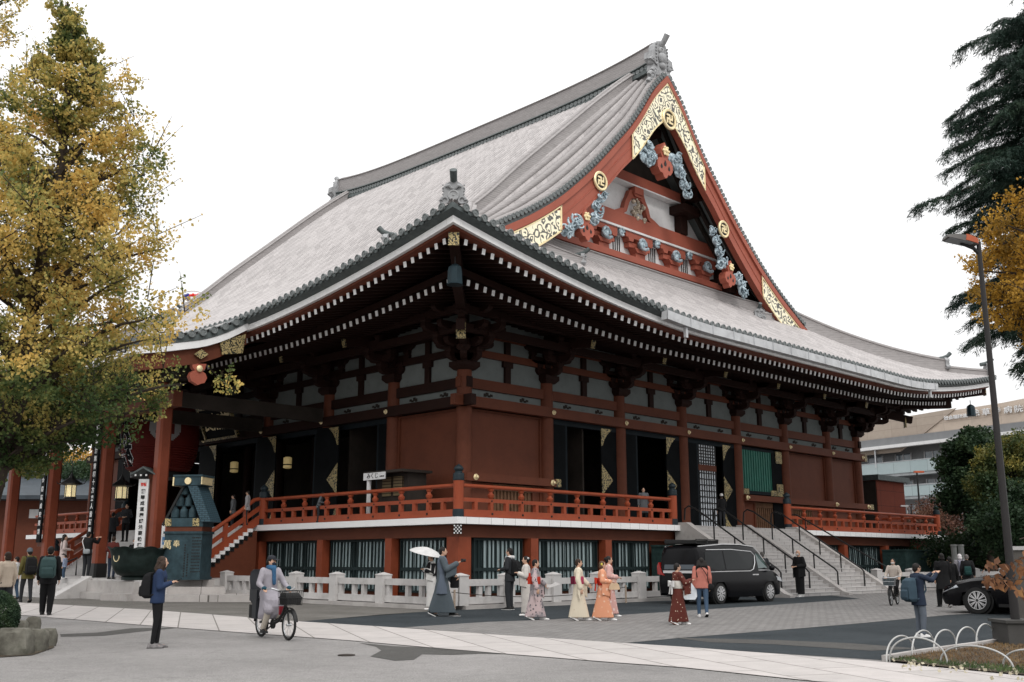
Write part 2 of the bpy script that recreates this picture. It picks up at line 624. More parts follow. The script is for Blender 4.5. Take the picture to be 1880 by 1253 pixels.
def tilemat():
    m, nt, b = nodes('grey_roof_tiles')
    uv = N(nt, 'ShaderNodeUVMap')
    uv.uv_map = 'UVMap'
    sep = nt.nodes.new('ShaderNodeSeparateXYZ')
    nt.links.new(uv.outputs[0], sep.inputs[0])

    def math_(op, a, v=None):
        n = N(nt, 'ShaderNodeMath', operation=op)
        nt.links.new(a, n.inputs[0])
        if v is not None:
            if isinstance(v, (int, float)):
                n.inputs[1].default_value = v
            else:
                nt.links.new(v, n.inputs[1])
        return n.outputs[0]
    fx = math_('FLOOR', sep.outputs[0])
    ys = math_('MULTIPLY', sep.outputs[1], 2.6)
    off = math_('MULTIPLY', fx, .37)
    fy = math_('FLOOR', math_('ADD', ys, off))
    fr = math_('FRACT', ys)
    cb = nt.nodes.new('ShaderNodeCombineXYZ')
    nt.links.new(fx, cb.inputs[0])
    nt.links.new(fy, cb.inputs[1])
    wn = N(nt, 'ShaderNodeTexWhiteNoise')
    nt.links.new(cb.outputs[0], wn.inputs[0])
    cc = ramp(nt, wn.outputs[0], [(0, (.315, .295, .290)), (.5, (.375, .352, .346)), (1, (.43, .405, .398))])
    big = noise_tex(nt, .5, 5, .6)
    cc = mixc(nt, .6, cc, ramp(nt, big, [(.3, .88), (.7, 1.05)]), 'MULTIPLY')
    line = ramp(nt, fr, [(.0, .55), (.10, 1.0), (.95, 1.0)])
    cc = mixc(nt, .8, cc, line, 'MULTIPLY')
    fxr = math_('FRACT', sep.outputs[0])
    pan = ramp(nt, fxr, [(.0, .62), (.2, .66), (.30, 1.0), (.70, 1.0), (.8, .66), (1.0, .62)])
    cc = mixc(nt, .55, cc, pan, 'MULTIPLY')
    nt.links.new(cc, b.inputs['Base Color'])
    b.inputs['Roughness'].default_value = .62
    bump(nt, b, fr, -.35, .03)
    return m


MT['tile'] = tilemat()


def ridgemat():
    m, nt, b = nodes('stacked_ridge_tiles')
    tc = nt.nodes.new('ShaderNodeTexCoord')
    sep = nt.nodes.new('ShaderNodeSeparateXYZ')
    nt.links.new(tc.outputs['Object'], sep.inputs[0])
    mu = N(nt, 'ShaderNodeMath', operation='MULTIPLY')
    mu.inputs[1].default_value = 9.0
    nt.links.new(sep.outputs[2], mu.inputs[0])
    fr = N(nt, 'ShaderNodeMath', operation='FRACT')
    nt.links.new(mu.outputs[0], fr.inputs[0])
    line = ramp(nt, fr.outputs[0], [(0, .45), (.3, 1.0), (1, 1.0)])
    f = noise_tex(nt, 2.2, 5, .7, stretch=(1, 1, 9))
    cc = mixc(nt, .75, ramp(nt, f, [(.3, (.23, .215, .21)), (.7, (.36, .338, .333))]), line, 'MULTIPLY')
    nt.links.new(cc, b.inputs['Base Color'])
    b.inputs['Roughness'].default_value = .65
    bump(nt, b, fr.outputs[0], .4, .02)
    return m


MT['ridge'] = ridgemat()

XS = [(-.205, 0), (-.12, 0), (-.10, .075), (-.045, .125), (.045, .125), (.10, .075), (.12, 0), (.205, 0)]


def tile_face(mk, L, tops, zfun, nseg, name, uvoff=0):
    """mk(b, t) -> (u, v); b along the eave, t up the slope; tops(b) -> (t0, t1)"""
    n = int(L / PITCH)
    verts = []
    faces = []
    uvs = []
    last = None
    cols = []
    for i in range(n + 1):
        bc = (L - n * PITCH) / 2 + i * PITCH
        for dx, dz in XS[:-1]:
            cols.append((bc + dx, dz, (i + .5) + dx / PITCH))
    cols.append((L, 0, n + 1))
    segs = []
    for b, dz, uu in cols:
        if b < 0 or b > L:
            continue
        t0, t1, key = tops(b)
        row = []
        for k in range(nseg + 1):
            t = t0 + (t1 - t0) * k / nseg
            u, v = mk(b, t)
            row.append((u, v, zfun(u, v, t, b) + dz))
            uvs.append((uu, t))
        base = len(verts)
        verts += row
        if last is not None and last[1] == key:
            for k in range(nseg):
                faces.append((last[0] + k, base + k, base + k + 1, last[0] + k + 1))
        last = (base, key)
    me = bpy.data.meshes.new(name)
    me.from_pydata(verts, [], faces)
    uvl = me.uv_layers.new(name='UVMap')
    idx = np.empty(len(me.loops), dtype=np.int32)
    me.loops.foreach_get('vertex_index', idx)
    uvl.data.foreach_set('uv', np.array(uvs, dtype=np.float32)[idx].ravel())
    me.polygons.foreach_set('use_smooth', [True] * len(me.polygons))
    me.set_sharp_from_angle(angle=R(50))
    if me.polygons[len(me.polygons) // 2].normal.z < 0:
        me.flip_normals()
    me.materials.append(MT['tile'])
    o = bpy.data.objects.new(name, me)
    COL.objects.link(o)
    o.parent = hall
    return o


UE0, UE1, VE0, VE1 = UC - HU, UC + HU, VC - HV, VC + HV


def z_long(u, v, t, b):
    return surf_t(t, min(v - VE0, VE1 - v)) - verge_drop(abs(u - UC), v)


def tops_long(b):
    e = min(b, 2 * HV - b)
    if e < 8.1:
        return 0, e, 0 if b < HV else 2
    return 0, 23.1, 1


def tops_short(b):
    e = min(b, 2 * HU - b)
    if e < 10.4:
        return 0, e, 0
    return 0, 10.4, 0


def z_short(u, v, t, b):
    return surf_t(t, min(u - UE0, UE1 - u))


tile_face(lambda b, t: (UE0 + t, VE0 + b), 2 * HV, tops_long, z_long, 34, 'front_roof_slope')
tile_face(lambda b, t: (UE1 - t, VE0 + b), 2 * HV, tops_long, z_long, 30, 'rear_roof_slope')
tile_face(lambda b, t: (UE0 + b, VE0 + t), 2 * HU, tops_short, z_short, 18, 'side_roof_slope')
tile_face(lambda b, t: (UE0 + b, VE1 - t), 2 * HU, tops_short, z_short, 14, 'side_roof_slope')


def eave_z(s):
    return 11.1 + lift(s, 0)


# eave edge: dark under-tiles, round tile discs, white fascia, red eave board, soffit
SIDES = {  # name: (point fn (s along, e outward offset from eave line), length, outward)
    'side': (lambda s, e: (UE0 + s, VE0 - e), 2 * HU, (0, -1)),
    'front': (lambda s, e: (UE0 - e, VE0 + s), 2 * HV, (-1, 0)),
    'far': (lambda s, e: (UE1 + e, VE0 + s), 2 * HV, (1, 0)),
    'rear': (lambda s, e: (UE0 + s, VE1 + e), 2 * HU, (0, 1))}


def band(mb, fn, L, prof, s0=0.0, s1=None, step=.6, mitre=True, zf=None):
    """sweep a profile (inset, dz) along an eave; mitred at the corners"""
    s1 = L if s1 is None else s1
    n = max(2, int((s1 - s0) / step))
    rings = []
    for i in range(n + 1):
        s = s0 + (s1 - s0) * i / n
        ring = []
        for ins, dz in prof:
            q = s
            if mitre:
                q = max(ins, min(L - ins, s)) if ins > 0 else s + (ins if s <= 0 else (-ins if s >= L else 0))
            z = (zf or eave_z)(min(q, L - q)) + dz
            x, y = fn(q, -ins)
            ring.append((x, y, z))
        rings.append(ring)
    mb.loft(rings)


for key in ('side', 'front', 'far', 'rear'):
    fn, L, out = SIDES[key]
    vis = key in ('side', 'front')
    mb = MB()
    band(mb, fn, L, [(.02, .02), (.02, -.16), (.22, -.26), (.60, -.24), (.60, .10)])
    n = int(L / PITCH)
    o_ = (L - n * PITCH) / 2
    if key != 'rear':
        for i in range(n + 1):
            s = o_ + i * PITCH
            if s < .3 or s > L - .3:
                continue
            z = eave_z(min(s, L - s)) + .015
            x, y = fn(s, 0)
            ex = Vector((out[1], -out[0], 0))
            oz = Vector((out[0], out[1], 0))
            fr_ = frame((x, y, z), (ex.x, ex.y, 0), (0, 0, 1), oz)
            mb.mi = 1
            mb.lathe([(.11, -.32), (.118, .05), (.135, .055), (.135, .09), (.105, .095), (.10, .075), (.04, .075), (.03, .09)], n=10, M=fr_)
            mb.mi = 0
            # hanging pan tile lip between the round ones
            x2, y2 = fn(s + PITCH / 2, 0)
            z2 = eave_z(min(s + PITCH / 2, L - s - PITCH / 2)) - .06
            fr2 = frame((x2, y2, z2), (ex.x, ex.y, 0), (0, 0, 1), oz)
            mb.prism([(-.10, .03), (-.05, -.01), (.05, -.01), (.10, .03), (.10, -.07), (0, -.11), (-.10, -.07)], fr2.translation, ex, (0, 0, 1), oz, -.02, .035)
    mb.build('eave_tile_edge', [MT['tiledark'], MT['tileend']], hall, 40)
    mb = MB()
    s0, s1 = 0, L
    band(mb, fn, L, [(.26, -.28), (.26, -.51), (.40, -.51), (.40, -.28)])
    mb.build('white_fascia', MT['fascia'], hall)
    mb = MB()
    band(mb, fn, L, [(.40, -.40), (.40, -.60), (.62, -.66), (.70, -.66), (.70, -.45)])
    band(mb, fn, L, [(.42, -.55), (.70, -.64), (7.2, 1.05), (7.2, 1.25), (.55, -.35)])
    mb.build('eave_board', MT['eavered'], hall)

# rafters: two tiers, each ends in a white painted face
rf = {}
for tier, (e0, e1, dz0, slope, wd, ht) in {'flying_rafter': (.60, 3.0, -.76, .22, .15, .20), 'base_rafter': (2.25, 7.0, -.84, .20, .15, .21)}.items():
    m0 = MB()
    m0.bx(-wd / 2, wd / 2, .012, e1 - e0, -ht, 0)
    m0.mi = 1
    m0.bx(-wd / 2 + .002, wd / 2 - .002, -.01, .012, -ht, 0)
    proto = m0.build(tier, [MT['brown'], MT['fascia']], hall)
    cand = []
    for key in ('side', 'front', 'far'):
        fn, L, out = SIDES[key]
        n = int(L / PITCH)
        for i in range(n + 1):
            s = (L - n * PITCH) / 2 + (i + .5) * PITCH
            if s > L - e0 - .2 or s < e0 + .2:
                continue
            if key == 'front' and tier == 'flying_rafter' and 13.4 < s < 34:
                continue
            x, y = fn(s, -e0)
            lf = lift(min(s, L - s), 0)
            z = 11.1 + dz0 + (lf if tier == 'flying_rafter' else lf * .68) + ht / 2
            lt = e1 - e0
            if min(s, L - s) < e1:
                lt = max(.3, min(s, L - s) - e0)
            vis = key in ('side', 'front')
            cand.append((0 if vis else 1, (x - CX) ** 2 + (y - CY) ** 2, x, y, z, math.atan2(out[1], out[0]) + PI / 2, lt / (e1 - e0)))
    cand.sort()
    rest = MB()
    for j, (_, _, x, y, z, rz, sl) in enumerate(cand):
        M = Matrix.Translation((x, y, z)) @ Matrix.Rotation(rz, 4, 'Z') @ Matrix.Rotation(math.atan(slope), 4, 'X') @ Matrix.Diagonal((1, sl, 1, 1))
        if j == 0:
            proto.matrix_local = M
        elif j < 100:
            c = proto.copy()
            COL.objects.link(c)
            c.parent = hall
            c.matrix_local = M
        else:
            rest.mi = 0
            rest.bx(-wd / 2, wd / 2, .012, e1 - e0, -ht, 0, M)
            rest.mi = 1
            rest.bx(-wd / 2 + .002, wd / 2 - .002, -.01, .012, -ht, 0, M)
    o = rest.build(tier, [MT['brown'], MT['fascia']], hall)
    o['kind'] = 'stuff'
# kioi beam under the flying rafters and soffit boarding over the base rafters
mb = MB()
for key in ('side', 'front', 'far'):
    fn, L, out = SIDES[key]
    zk = lambda s: 11.1 + lift(s, 0) * .72
    band(mb, fn, L, [(2.32, -.66), (2.32, -.40), (2.55, -.36), (2.55, -.62)], zf=zk)
    band(mb, fn, L, [(2.5, -.62), (7.1, .30), (7.1, .36), (2.5, -.56)], zf=zk)
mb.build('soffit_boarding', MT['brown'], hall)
# corner (hip) rafters with gilt end plates and their white curl
for cu, cv, du, dv in ((UE0, VE0, 1, 1), (UE1, VE0, -1, 1)):
    mb = MB()
    a = Vector((cu + .65 * du, cv + .65 * dv, 12.0))
    mb.bar(a, (cu + 3.2 * du, cv + 3.2 * dv, 11.55), .34, .62)
    a2 = Vector((cu + 2.2 * du, cv + 2.2 * dv, 11.15))
    mb.bar(a2, (cu + 6.9 * du, cv + 6.9 * dv, 11.0), .34, .62)
    mb.build('corner_rafter', MT['brown'], hall)
    mb = MB()
    dd = Vector((-du, -dv, 0)).normalized()
    for p in (a + Vector((0, 0, -.05)),):
        q = p + dd * .03
        mb.bar(q, q + dd * .05, .36, .62)
    mb.build('corner_rafter_plate', MT['lacefine'], hall)

# ---------------------------------------------------------------- ridges
def ridge_sweep(pts, w0, h, cap_r, name, dark=.0, m=None):
    """stacked-tile ridge: tapering wall of courses with a round cap tile"""
    pts = [Vector(p) for p in pts]
    rings = []
    for i, p in enumerate(pts):
        t = (pts[min(i + 1, len(pts) - 1)] - pts[max(i - 1, 0)])
        sd = Vector((-t.y, t.x, 0)).normalized()
        ring = []
        for fx, fz in ((-.5, -.6), (-.5, 0), (-.42, .10), (-.42, h - cap_r), (-.50, h - cap_r + .02), (-.50, h - cap_r + .07), (-.2, h), (.2, h), (.50, h - cap_r + .07), (.50, h - cap_r + .02), (.42, h - cap_r), (.42, .10), (.5, 0), (.5, -.6)):
            ring.append(p + sd * (fx * w0) + Vector((0, 0, fz)))
        rings.append(ring)
    mb = MB()
    mb.loft(rings)
    mb.tube([p + Vector((0, 0, h - .02)) for p in pts], cap_r, 10)
    return mb.build(name, m or MT['ridge'], hall, 35)


def oni(at, fwd, sc, parent, horn=True, name='ridge_end_ornament'):
    """ridge end tile: shield plate with brow, boss, side scrolls, beads and a projecting round tile"""
    fwd = Vector(fwd).normalized()
    ex = Vector((0, 0, 1)).cross(fwd).normalized()
    M = frame(at, ex, (0, 0, 1), fwd) @ Matrix.Scale(sc, 4)
    mb = MB()
    mb.mi = 0
    pl = [(-.42, 0), (-.5, .12), (-.40, .2), (-.34, .38), (-.40, .55), (-.26, .72), (-.12, .80), (.12, .80), (.26, .72), (.40, .55), (.34, .38), (.40, .2), (.5, .12), (.42, 0)]
    vs = [M @ Vector((x, y, d)) for d in (-.12, .10) for x, y in pl]
    n = len(pl)
    mb.add(vs, [tuple(range(n - 1, -1, -1)), tuple(range(n, 2 * n))] + [(i, (i + 1) % n, n + (i + 1) % n, n + i) for i in range(n)])
    mb.lathe([(.2, .10), (.2, .17), (.15, .18), (.12, .15), (.05, .15), (.01, .19)], (0, .28, 0), 14, M=M)
    for sx in (-1, 1):
        mb.tube([M @ Vector((sx * (.30 + .12 * math.cos(a)), .10 + .12 * math.sin(a), .12)) for a in np.linspace(0, 5, 9)], [.06 * sc * (1 - k / 14) for k in range(9)], 6)
        mb.tube([M @ Vector((sx * .06, .52, .14)), M @ Vector((sx * .15, .62, .18)), M @ Vector((sx * .28, .60, .14))], [.05 * sc, .06 * sc, .03 * sc], 6)
        for k in range(5):
            mb.ell(M @ Vector((sx * .37, .22 + k * .11, .11)), .033 * sc, 6, 4)
    if horn:
        mb.mi = 1
        pts = [M @ Vector(p) for p in ((0, .72, -.45), (0, .80, -.1), (0, .92, .18), (0, 1.12, .38))]
        mb.tube(pts, [.13 * sc, .125 * sc, .125 * sc, .135 * sc], 12)
    o = mb.build(name, [MT['orn'], MT['tiledark']], parent, 45)
    return o


# main ridge
pts = [(UC, v, 28.15 + .75 * abs((v - VC) / 16.2) ** 4) for v in np.linspace(VG + .55, 2 * VC - VG - .55, 41)]
ridge_sweep(pts, .95, 1.65, .17, 'main_ridge')
mb = MB()
for v in np.linspace(VG + .9, 2 * VC - VG - .9, 95):
    dzz = .75 * abs((v - VC) / 16.2) ** 4
    for sx in (-1, 1):
        mb.mi = 1
        M = frame((UC + sx * .48, v, 28.32 + dzz), (0, 1, 0), (0, 0, 1), (sx, 0, 0))
        mb.lathe([(.14, -.1), (.15, .13), (.12, .15), (.04, .12)], n=8, M=M)
for sx in (-1, 1):
    mb.mi = 0
    mb.loft([[(UC + sx * a, p[1], p[2] + b) for a, b in ((.3, -.25), (.72, -.25), (.70, -.02), (.58, .02), (.54, .34), (.66, .38), (.62, .46), (.3, .46))] for p in pts])
mb.build('ridge_pattern_course', [MT['tiledark'], MT['tileend']], hall, 40)
# ridge end ornaments (near one large and elaborate)
for vv, fw in ((VG + .35, -1), (2 * VC - VG - .35, 1)):
    orn = MB()
    M = frame((UC, vv, 28.35), (-fw, 0, 0), (0, 0, 1), (0, fw, 0))
    pl = [(-.55, -.2), (-.85, .1), (-.75, .5), (-1.05, .75), (-1.0, 1.15), (-.62, 1.22), (-.6, 1.6), (-.42, 1.95), (0, 2.1), (.42, 1.95), (.6, 1.6), (.62, 1.22), (1.0, 1.15), (1.05, .75), (.75, .5), (.85, .1), (.55, -.2)]
    n = len(pl)
    vs = [M @ Vector((x, y, d)) for d in (-.35, .10) for x, y in pl]
    orn.add(vs, [tuple(range(n - 1, -1, -1)), tuple(range(n, 2 * n))] + [(i, (i + 1) % n, n + (i + 1) % n, n + i) for i in range(n)])
    orn.ell(M @ Vector((0, 1.0, .16)), (.36, .2, .36), 12, 8)
    orn.ell(M @ Vector((0, 1.45, .12)), (.30, .16, .26), 12, 8)
    orn.ell(M @ Vector((0, .55, .14)), (.26, .18, .22), 10, 6)
    for sx in (-1, 1):
        for cx_, cy_, rr_ in ((.62, .0, .26), (.86, -.35, .30), (1.02, -.78, .24), (.78, .62, .22)):
            orn.tube([M @ Vector((sx * (cx_ + rr_ * math.cos(a) * (1 - k / 16)), cy_ + rr_ * math.sin(a) * (1 - k / 16), .05)) for k, a in enumerate(np.linspace(0, 6.5, 12))], [.13 - .006 * k for k in range(12)], 7)
            orn.ell(M @ Vector((sx * cx_, cy_, -.05)), (.2, .22, .2), 8, 6)
        for k in range(7):
            orn.ell(M @ Vector((sx * .52, .55 + k * .2, .14)), .06, 6, 4)
            orn.ell(M @ Vector((sx * (.5 + k * .08), .45 + k * .03, .16)), .05, 6, 4)
        orn.ell(M @ Vector((sx * .13, 1.52, .26)), .06, 6, 5)
    orn.tube([M @ Vector(p) for p in ((0, 1.4, -.8), (0, 1.62, -.2), (0, 1.95, .25), (0, 2.35, .55))], [.17, .17, .17, .18], 12)
    orn.build('ridge_end_ornament', MT['orn'], hall, 45)

# descending ridges
for vv in (VG + 2.1, 2 * VC - VG - 2.1):
    for sg in (-1, 1):
        ws = np.linspace(.5, 13.3, 26)
        pts = [(UC + sg * w_, vv, interp(SP, w_) - .02) for w_ in ws]
        ridge_sweep(pts, .62, .72, .13, 'descending_ridge')
        oni((UC + sg * 13.35, vv, interp(SP, 13.35) + .0), (sg, 0, -.2), .85, hall)
# hip ridges in two stages
for cu, cv, du, dv in ((UE0, VE0, 1, 1), (UE1, VE0, -1, 1), (UE0, VE1, 1, -1), (UE1, VE1, -1, -1)):
    st1 = [(cu + du * t, cv + dv * t, surf_t(t, t) + (.35 if t < 3 else .12) * 0 + .0) for t in np.linspace(9.6, 2.3, 16)]
    ridge_sweep(st1, .60, .85, .13, 'hip_ridge')
    oni((cu + du * 2.25, cv + dv * 2.25, surf_t(2.25, 2.25) + .22), (-du, -dv, 0), .95, hall)
    st2 = [(cu + du * t, cv + dv * t, surf_t(t, t)) for t in np.linspace(2.3, .42, 8)]
    ridge_sweep(st2, .46, .42, .11, 'hip_ridge')
    oni((cu + du * .38, cv + dv * .38, surf_t(.3, .3) + .10), (-du, -dv, 0), .95, hall)

oni((-5.75, -2.1, surf(-5.75, -2.1)), (-.6, .8, 0), .8, hall)
# verges: rolls of big tiles plus short tiles pointing outwards along the gable edge
for vv, sg in ((VG, -1), (2 * VC - VG, 1)):
    for su in (-1, 1):
        mb = MB()
        for k, off in enumerate((1.55, 1.12, .70, .30)):
            ws = np.linspace(.7, 13.6 + (3 - k) * .35, 30)
            mb.tube([(UC + su * w_, vv - sg * off, interp(SP, w_) - verge_drop(w_, vv - sg * off) + .10) for w_ in ws], .17, 10)
        mb.build('verge_roll', MT['orn'] if False else MT['ridge'], hall, 40)
        mb = MB()
        w_ = .35
        while w_ < 13.9:
            z = interp(BP, w_) + .10
            dzdw = (interp(BP, w_ + .1) - interp(BP, w_)) / .1
            nx = Vector((su, 0, dzdw)).normalized()
            nn = Vector((0, 1, 0)).cross(nx)
            if nn.z < 0:
                nn = -nn
            M = frame((UC + su * w_, vv + sg * .06, z), nx, nn, Vector((0, sg, 0)))
            mb.mi = 0
            mb.lathe([(.105, -.42), (.115, 0)], n=8, M=M)
            mb.mi = 1
            mb.lathe([(.11, -.08), (.135, 0.0), (.135, .04), (.10, .045), (.09, .025), (.02, .03)], n=10, M=M)
            w_ += .30 / math.sqrt(1 + dzdw ** 2)
        ws = np.linspace(.0, 14.1, 34)
        mb.mi = 2
        mb.loft([[(UC + su * x, vv + sg * b, interp(BP, x) + c) for b, c in ((-.35, -.02), (.0, .02), (.02, -.22), (-.35, -.26))] for x in ws])
        mb.build('verge_tile_edge', [MT['ridge'], MT['tileend'], MT['tiledark']], hall, 40)
# ================================================================ GABLE
hall['label'] = 'huge red temple hall with sweeping grey tiled roof and gilded gable'
GY = VG + .12


def Bz(w):
    return interp(BP, w)


def gp(u, z, d=0.0):       # point in the gable plane, d towards the viewer
    return Vector((u, GY - d, z))


for gy, sg in ((GY, -1), (2 * VC - GY, 1)):
    near = sg < 0
    for su in (-1, 1):
        ws = [0.0] + list(np.linspace(.5, 14.2, 30))
        mb = MB()

        def sec(w_, tp, bt, d0, d1):
            return [(UC + su * w_, gy + sg * d0, Bz(w_) - tp), (UC + su * w_, gy + sg * d1, Bz(w_) - tp), (UC + su * w_, gy + sg * d1, Bz(w_) - bt), (UC + su * w_, gy + sg * d0, Bz(w_) - bt)]

        def low(w_):    # lower edge deepens towards the apex so the board keeps its width
            return 1.95 + .75 * max(0, 1 - w_ / 4)
        mb.loft([sec(w_, .22, .62, -.25, .26) for w_ in ws])
        mb.loft([sec(w_, .62, low(w_) - .0, -.20, .14) for w_ in ws])
        mb.loft([sec(w_, low(w_) - .75, low(w_) - .69, .14, .17) for w_ in ws])
        mb.loft([sec(w_, low(w_) - .12, low(w_) + .02, .14, .18) for w_ in ws])
        mb.build('barge_board', MT['redhi'], hall)
        # gilt plates at the foot
        for w0, w1, nm in ((9.0, 13.75, 'foot'), (0, 3.3, 'apex')):
            mb = MB()
            n = 12
            rows_t = []
            rows_b = []
            for k in range(n + 1):
                w_ = w0 + (w1 - w0) * k / n
                tp = .66 if nm == 'foot' else .66
                bt = low(w_) + .02
                if nm == 'foot':
                    cut = max(0, (.12 - k / n) / .12)
                    tp += .25 * cut
                else:
                    cut = max(0, (k / n - .9) / .1)
                    bt -= .15 * cut
                mb2 = sec(w_, tp, bt, .16, .21)
                rows_t.append(mb2)
            mb.loft(rows_t)
            mb.build('gilt_plate', MT['lace'], hall)
            mb = MB()
            for tq in (.66, None):
                mb.loft([sec(w0 + (w1 - w0) * k / n, (tq if tq else low(w0 + (w1 - w0) * k / n) - .06), (tq + .07 if tq else low(w0 + (w1 - w0) * k / n) + .04), .2, .235) for k in range(n + 1)])
            for w_ in (w0 + .02, w1):
                if nm == 'apex' and w_ == w0 + .02:
                    continue
                mb.loft([sec(w_ - .05, .66, low(w_), .2, .235), sec(w_ + .05, .66, low(w_), .2, .235)])
            mb.build('gilt_edging', MT['gold'], hall)
    if not near:
        mb = MB()
        mb.add([(UC - 9, gy - 1.6, 15.5), (UC + 9, gy - 1.6, 15.5), (UC, gy - 1.6, 27)], [(0, 1, 2)])
        mb.build('pediment_wall', MT['white'], hall)
        continue
    # roundels bearing the temple's manji crest
    for u_, z_, s_ in ((UC, 25.55, .62), (UC - 6.05, 20.28, .52), (UC + 5.0, 20.95, .52)):
        if u_ > UC + 1:
            u_, z_ = 21.5, 20.3
        M = frame(gp(u_, z_, .20), (1, 0, 0), (0, 0, 1), (0, -1, 0)) @ Matrix.Scale(s_ / .6, 4)
        mb = MB()
        mb.lathe([(.60, 0), (.60, .08), (.55, .12), (.45, .10), (.44, .05), (.01, .05)], n=28, M=M)
        mb.mi = 1
        mb.lathe([(.43, .052), (.43, .056), (.01, .056)], n=24, M=M)
        mb.mi = 0
        t_, a_ = .055, .27
        for x0, x1, y0, y1 in ((-t_, t_, -a_, a_), (-a_, -t_ , -t_, t_), (t_, a_, -t_, t_), (-a_, -t_, a_ - 2 * t_, a_), (t_, a_, -a_, -a_ + 2 * t_), (-a_, -a_ + 2 * t_, -a_, -t_), (a_ - 2 * t_, a_, t_, a_)):
            mb.bx(x0, x1, y0, y1, .058, .10, M)
        mb.build('crest_roundel', [MT['gold'], MT['blackmetal']], hall, 40)
    # gegyo pendants with blue cloud fins and gilt rosettes
    peg = M_('pendant_red', (.36, .10, .065), .5, var=.1)

    def pendant(u_, z_, sc, tilt):
        M = frame(gp(u_, z_, .0), (math.cos(tilt), 0, math.sin(tilt)), (-math.sin(tilt), 0, math.cos(tilt)), (0, -1, 0)) @ Matrix.Scale(sc, 4)
        root = MB()
        pl = [(0, .9), (-.28, .55), (-.32, .25), (-.22, .05), (-.46, .0), (-.62, -.22), (-.6, -.5), (-.42, -.72), (-.22, -.74), (-.12, -.92), (0, -.98), (.12, -.92), (.22, -.74), (.42, -.72), (.6, -.5), (.62, -.22), (.46, 0), (.22, .05), (.32, .25), (.28, .55)]
        n = len(pl)
        vs = [M @ Vector((x, y, d)) for d in (-.25, .25) for x, y in pl]
        root.add(vs, [tuple(range(n - 1, -1, -1)), tuple(range(n, 2 * n))] + [(i, (i + 1) % n, n + (i + 1) % n, n + i) for i in range(n)])
        root.mi = 1
        for hx, hy, hw in ((0, -.22, .1), (-.3, -.42, .08), (.3, -.42, .08)):
            root.prism([(hx, hy + hw * 1.8), (hx - hw, hy), (hx - hw * .6, hy - hw * 1.2), (hx + hw * .6, hy - hw * 1.2), (hx + hw, hy)], M.translation, M.col[0].xyz, M.col[1].xyz, M.col[2].xyz, .25, .27)
        po = root.build('gable_pendant', [peg, MT['blackmetal']], hall)
        mb = MB()
        mb.lathe([(.2, .25), (.22, .33), (.10, .36), (.08, .42), (.02, .44)], (0, .42, 0), 12, M=M)
        for k in range(6):
            a = k * PI / 3
            mb.ell(M @ Vector((.2 * math.cos(a), .42 + .2 * math.sin(a), .33)), .075 * sc, 6, 4)
        mb.build('gilt_rosette', MT['gold'], po, 40)

    def cloud(pts, r, seed, parent=hall):
        mb = MB()
        q = random.Random(seed)
        for i, (u_, z_) in enumerate(pts):
            rr = r * (1.15 - .5 * i / len(pts))
            for k in range(4):
                c = (u_ + q.uniform(-.5, .5) * rr, z_ + q.uniform(-.5, .5) * rr)
                a0 = q.uniform(0, 6)
                dr = q.choice((-1, 1))
                mb.tube([gp(c[0] + rr * (.62 - .045 * j) * math.cos(a0 + dr * j * .6), c[1] + rr * (.62 - .045 * j) * math.sin(a0 + dr * j * .6), .08 + .035 * j) for j in range(11)], [rr * (.20 - .013 * j) for j in range(11)], 6)
            mb.ell(gp(u_, z_, .05), (rr * .75, .12, rr * .7), 8, 6)
        return mb.build('cloud_carving', MT['cloud'], parent, 60)
    pendant(UC - .55, 23.0, 1.12, 0)
    cloud([(14.75, 23.25), (14.35, 22.75), (14.9, 22.75)], .5, 1)
    cloud([(17.0, 23.35), (17.45, 22.75), (17.85, 22.1), (18.1, 21.6)], .5, 2)
    pendant(9.35, 17.75, .88, .1)
    cloud([(8.75, 17.75), (8.25, 17.4), (7.85, 17.05)], .46, 3)
    cloud([(10.15, 18.3), (10.3, 18.9), (10.5, 19.4), (10.75, 19.75)], .38, 4)
    pendant(22.05, 17.75, .88, -.1)
    cloud([(22.85, 17.6), (23.3, 17.2), (23.6, 16.8)], .42, 5)
    cloud([(21.35, 18.3), (21.1, 18.9), (20.85, 19.5), (20.55, 20.0)], .42, 6)
    # pediment
    PY = 4.05
    DZ = .23
    mb = MBz(DZ)
    wz = [(UC - 9.0, 16.7), (UC + 9.0, 16.7), (UC + 6.4, 20.2), (UC + 4.3, 22.25), (UC - 4.3, 22.25), (UC - 6.4, 20.2)]
    mb.prism(wz, (0, PY, 0), (1, 0, 0), (0, 0, 1), (0, 1, 0), 0, .2)
    mb.build('pediment_wall', MT['white'], hall)
    MBz(DZ).prism([(UC - 4.3, 22.27), (UC + 4.3, 22.27), (UC + 3.0, 23.6), (UC, 27.0), (UC - 3.0, 23.6)], (0, PY, 0), (1, 0, 0), (0, 0, 1), (0, 1, 0), 0, .2).build('shaded_upper_pediment', MT['dark'], hall)  # upper wall coloured dark for the deep shadow above the top beam
    mb = MBz(DZ)
    mb.bx(UC - 10.6, UC + 10.6, PY - .50, PY - .005, 16.6, 17.25)
    mb.bx(UC - 10.4, UC + 10.4, PY - .62, PY - .005, 17.27, 17.62)
    mb.bx(UC - 7.6, UC + 7.6, PY - .40, PY - .005, 19.25, 20.05)
    mb.bx(UC - 4.4, UC + 4.4, PY - .45, PY - .005, 21.95, 22.55)
    mb.build('pediment_beam', MT['redhi'], hall)
    mb = MBz(DZ)
    mb.bx(UC - 7.6, UC + 7.6, PY - .47, PY - .005, 19.10, 19.17)
    mb.bx(UC - 7.6, UC + 7.6, PY - .43, PY - .005, 19.18, 19.24)
    mb.bx(UC - 4.4, UC + 4.4, PY - .50, PY - .005, 21.86, 21.94)
    mb.build('pale_moulding', MT['white'], hall)
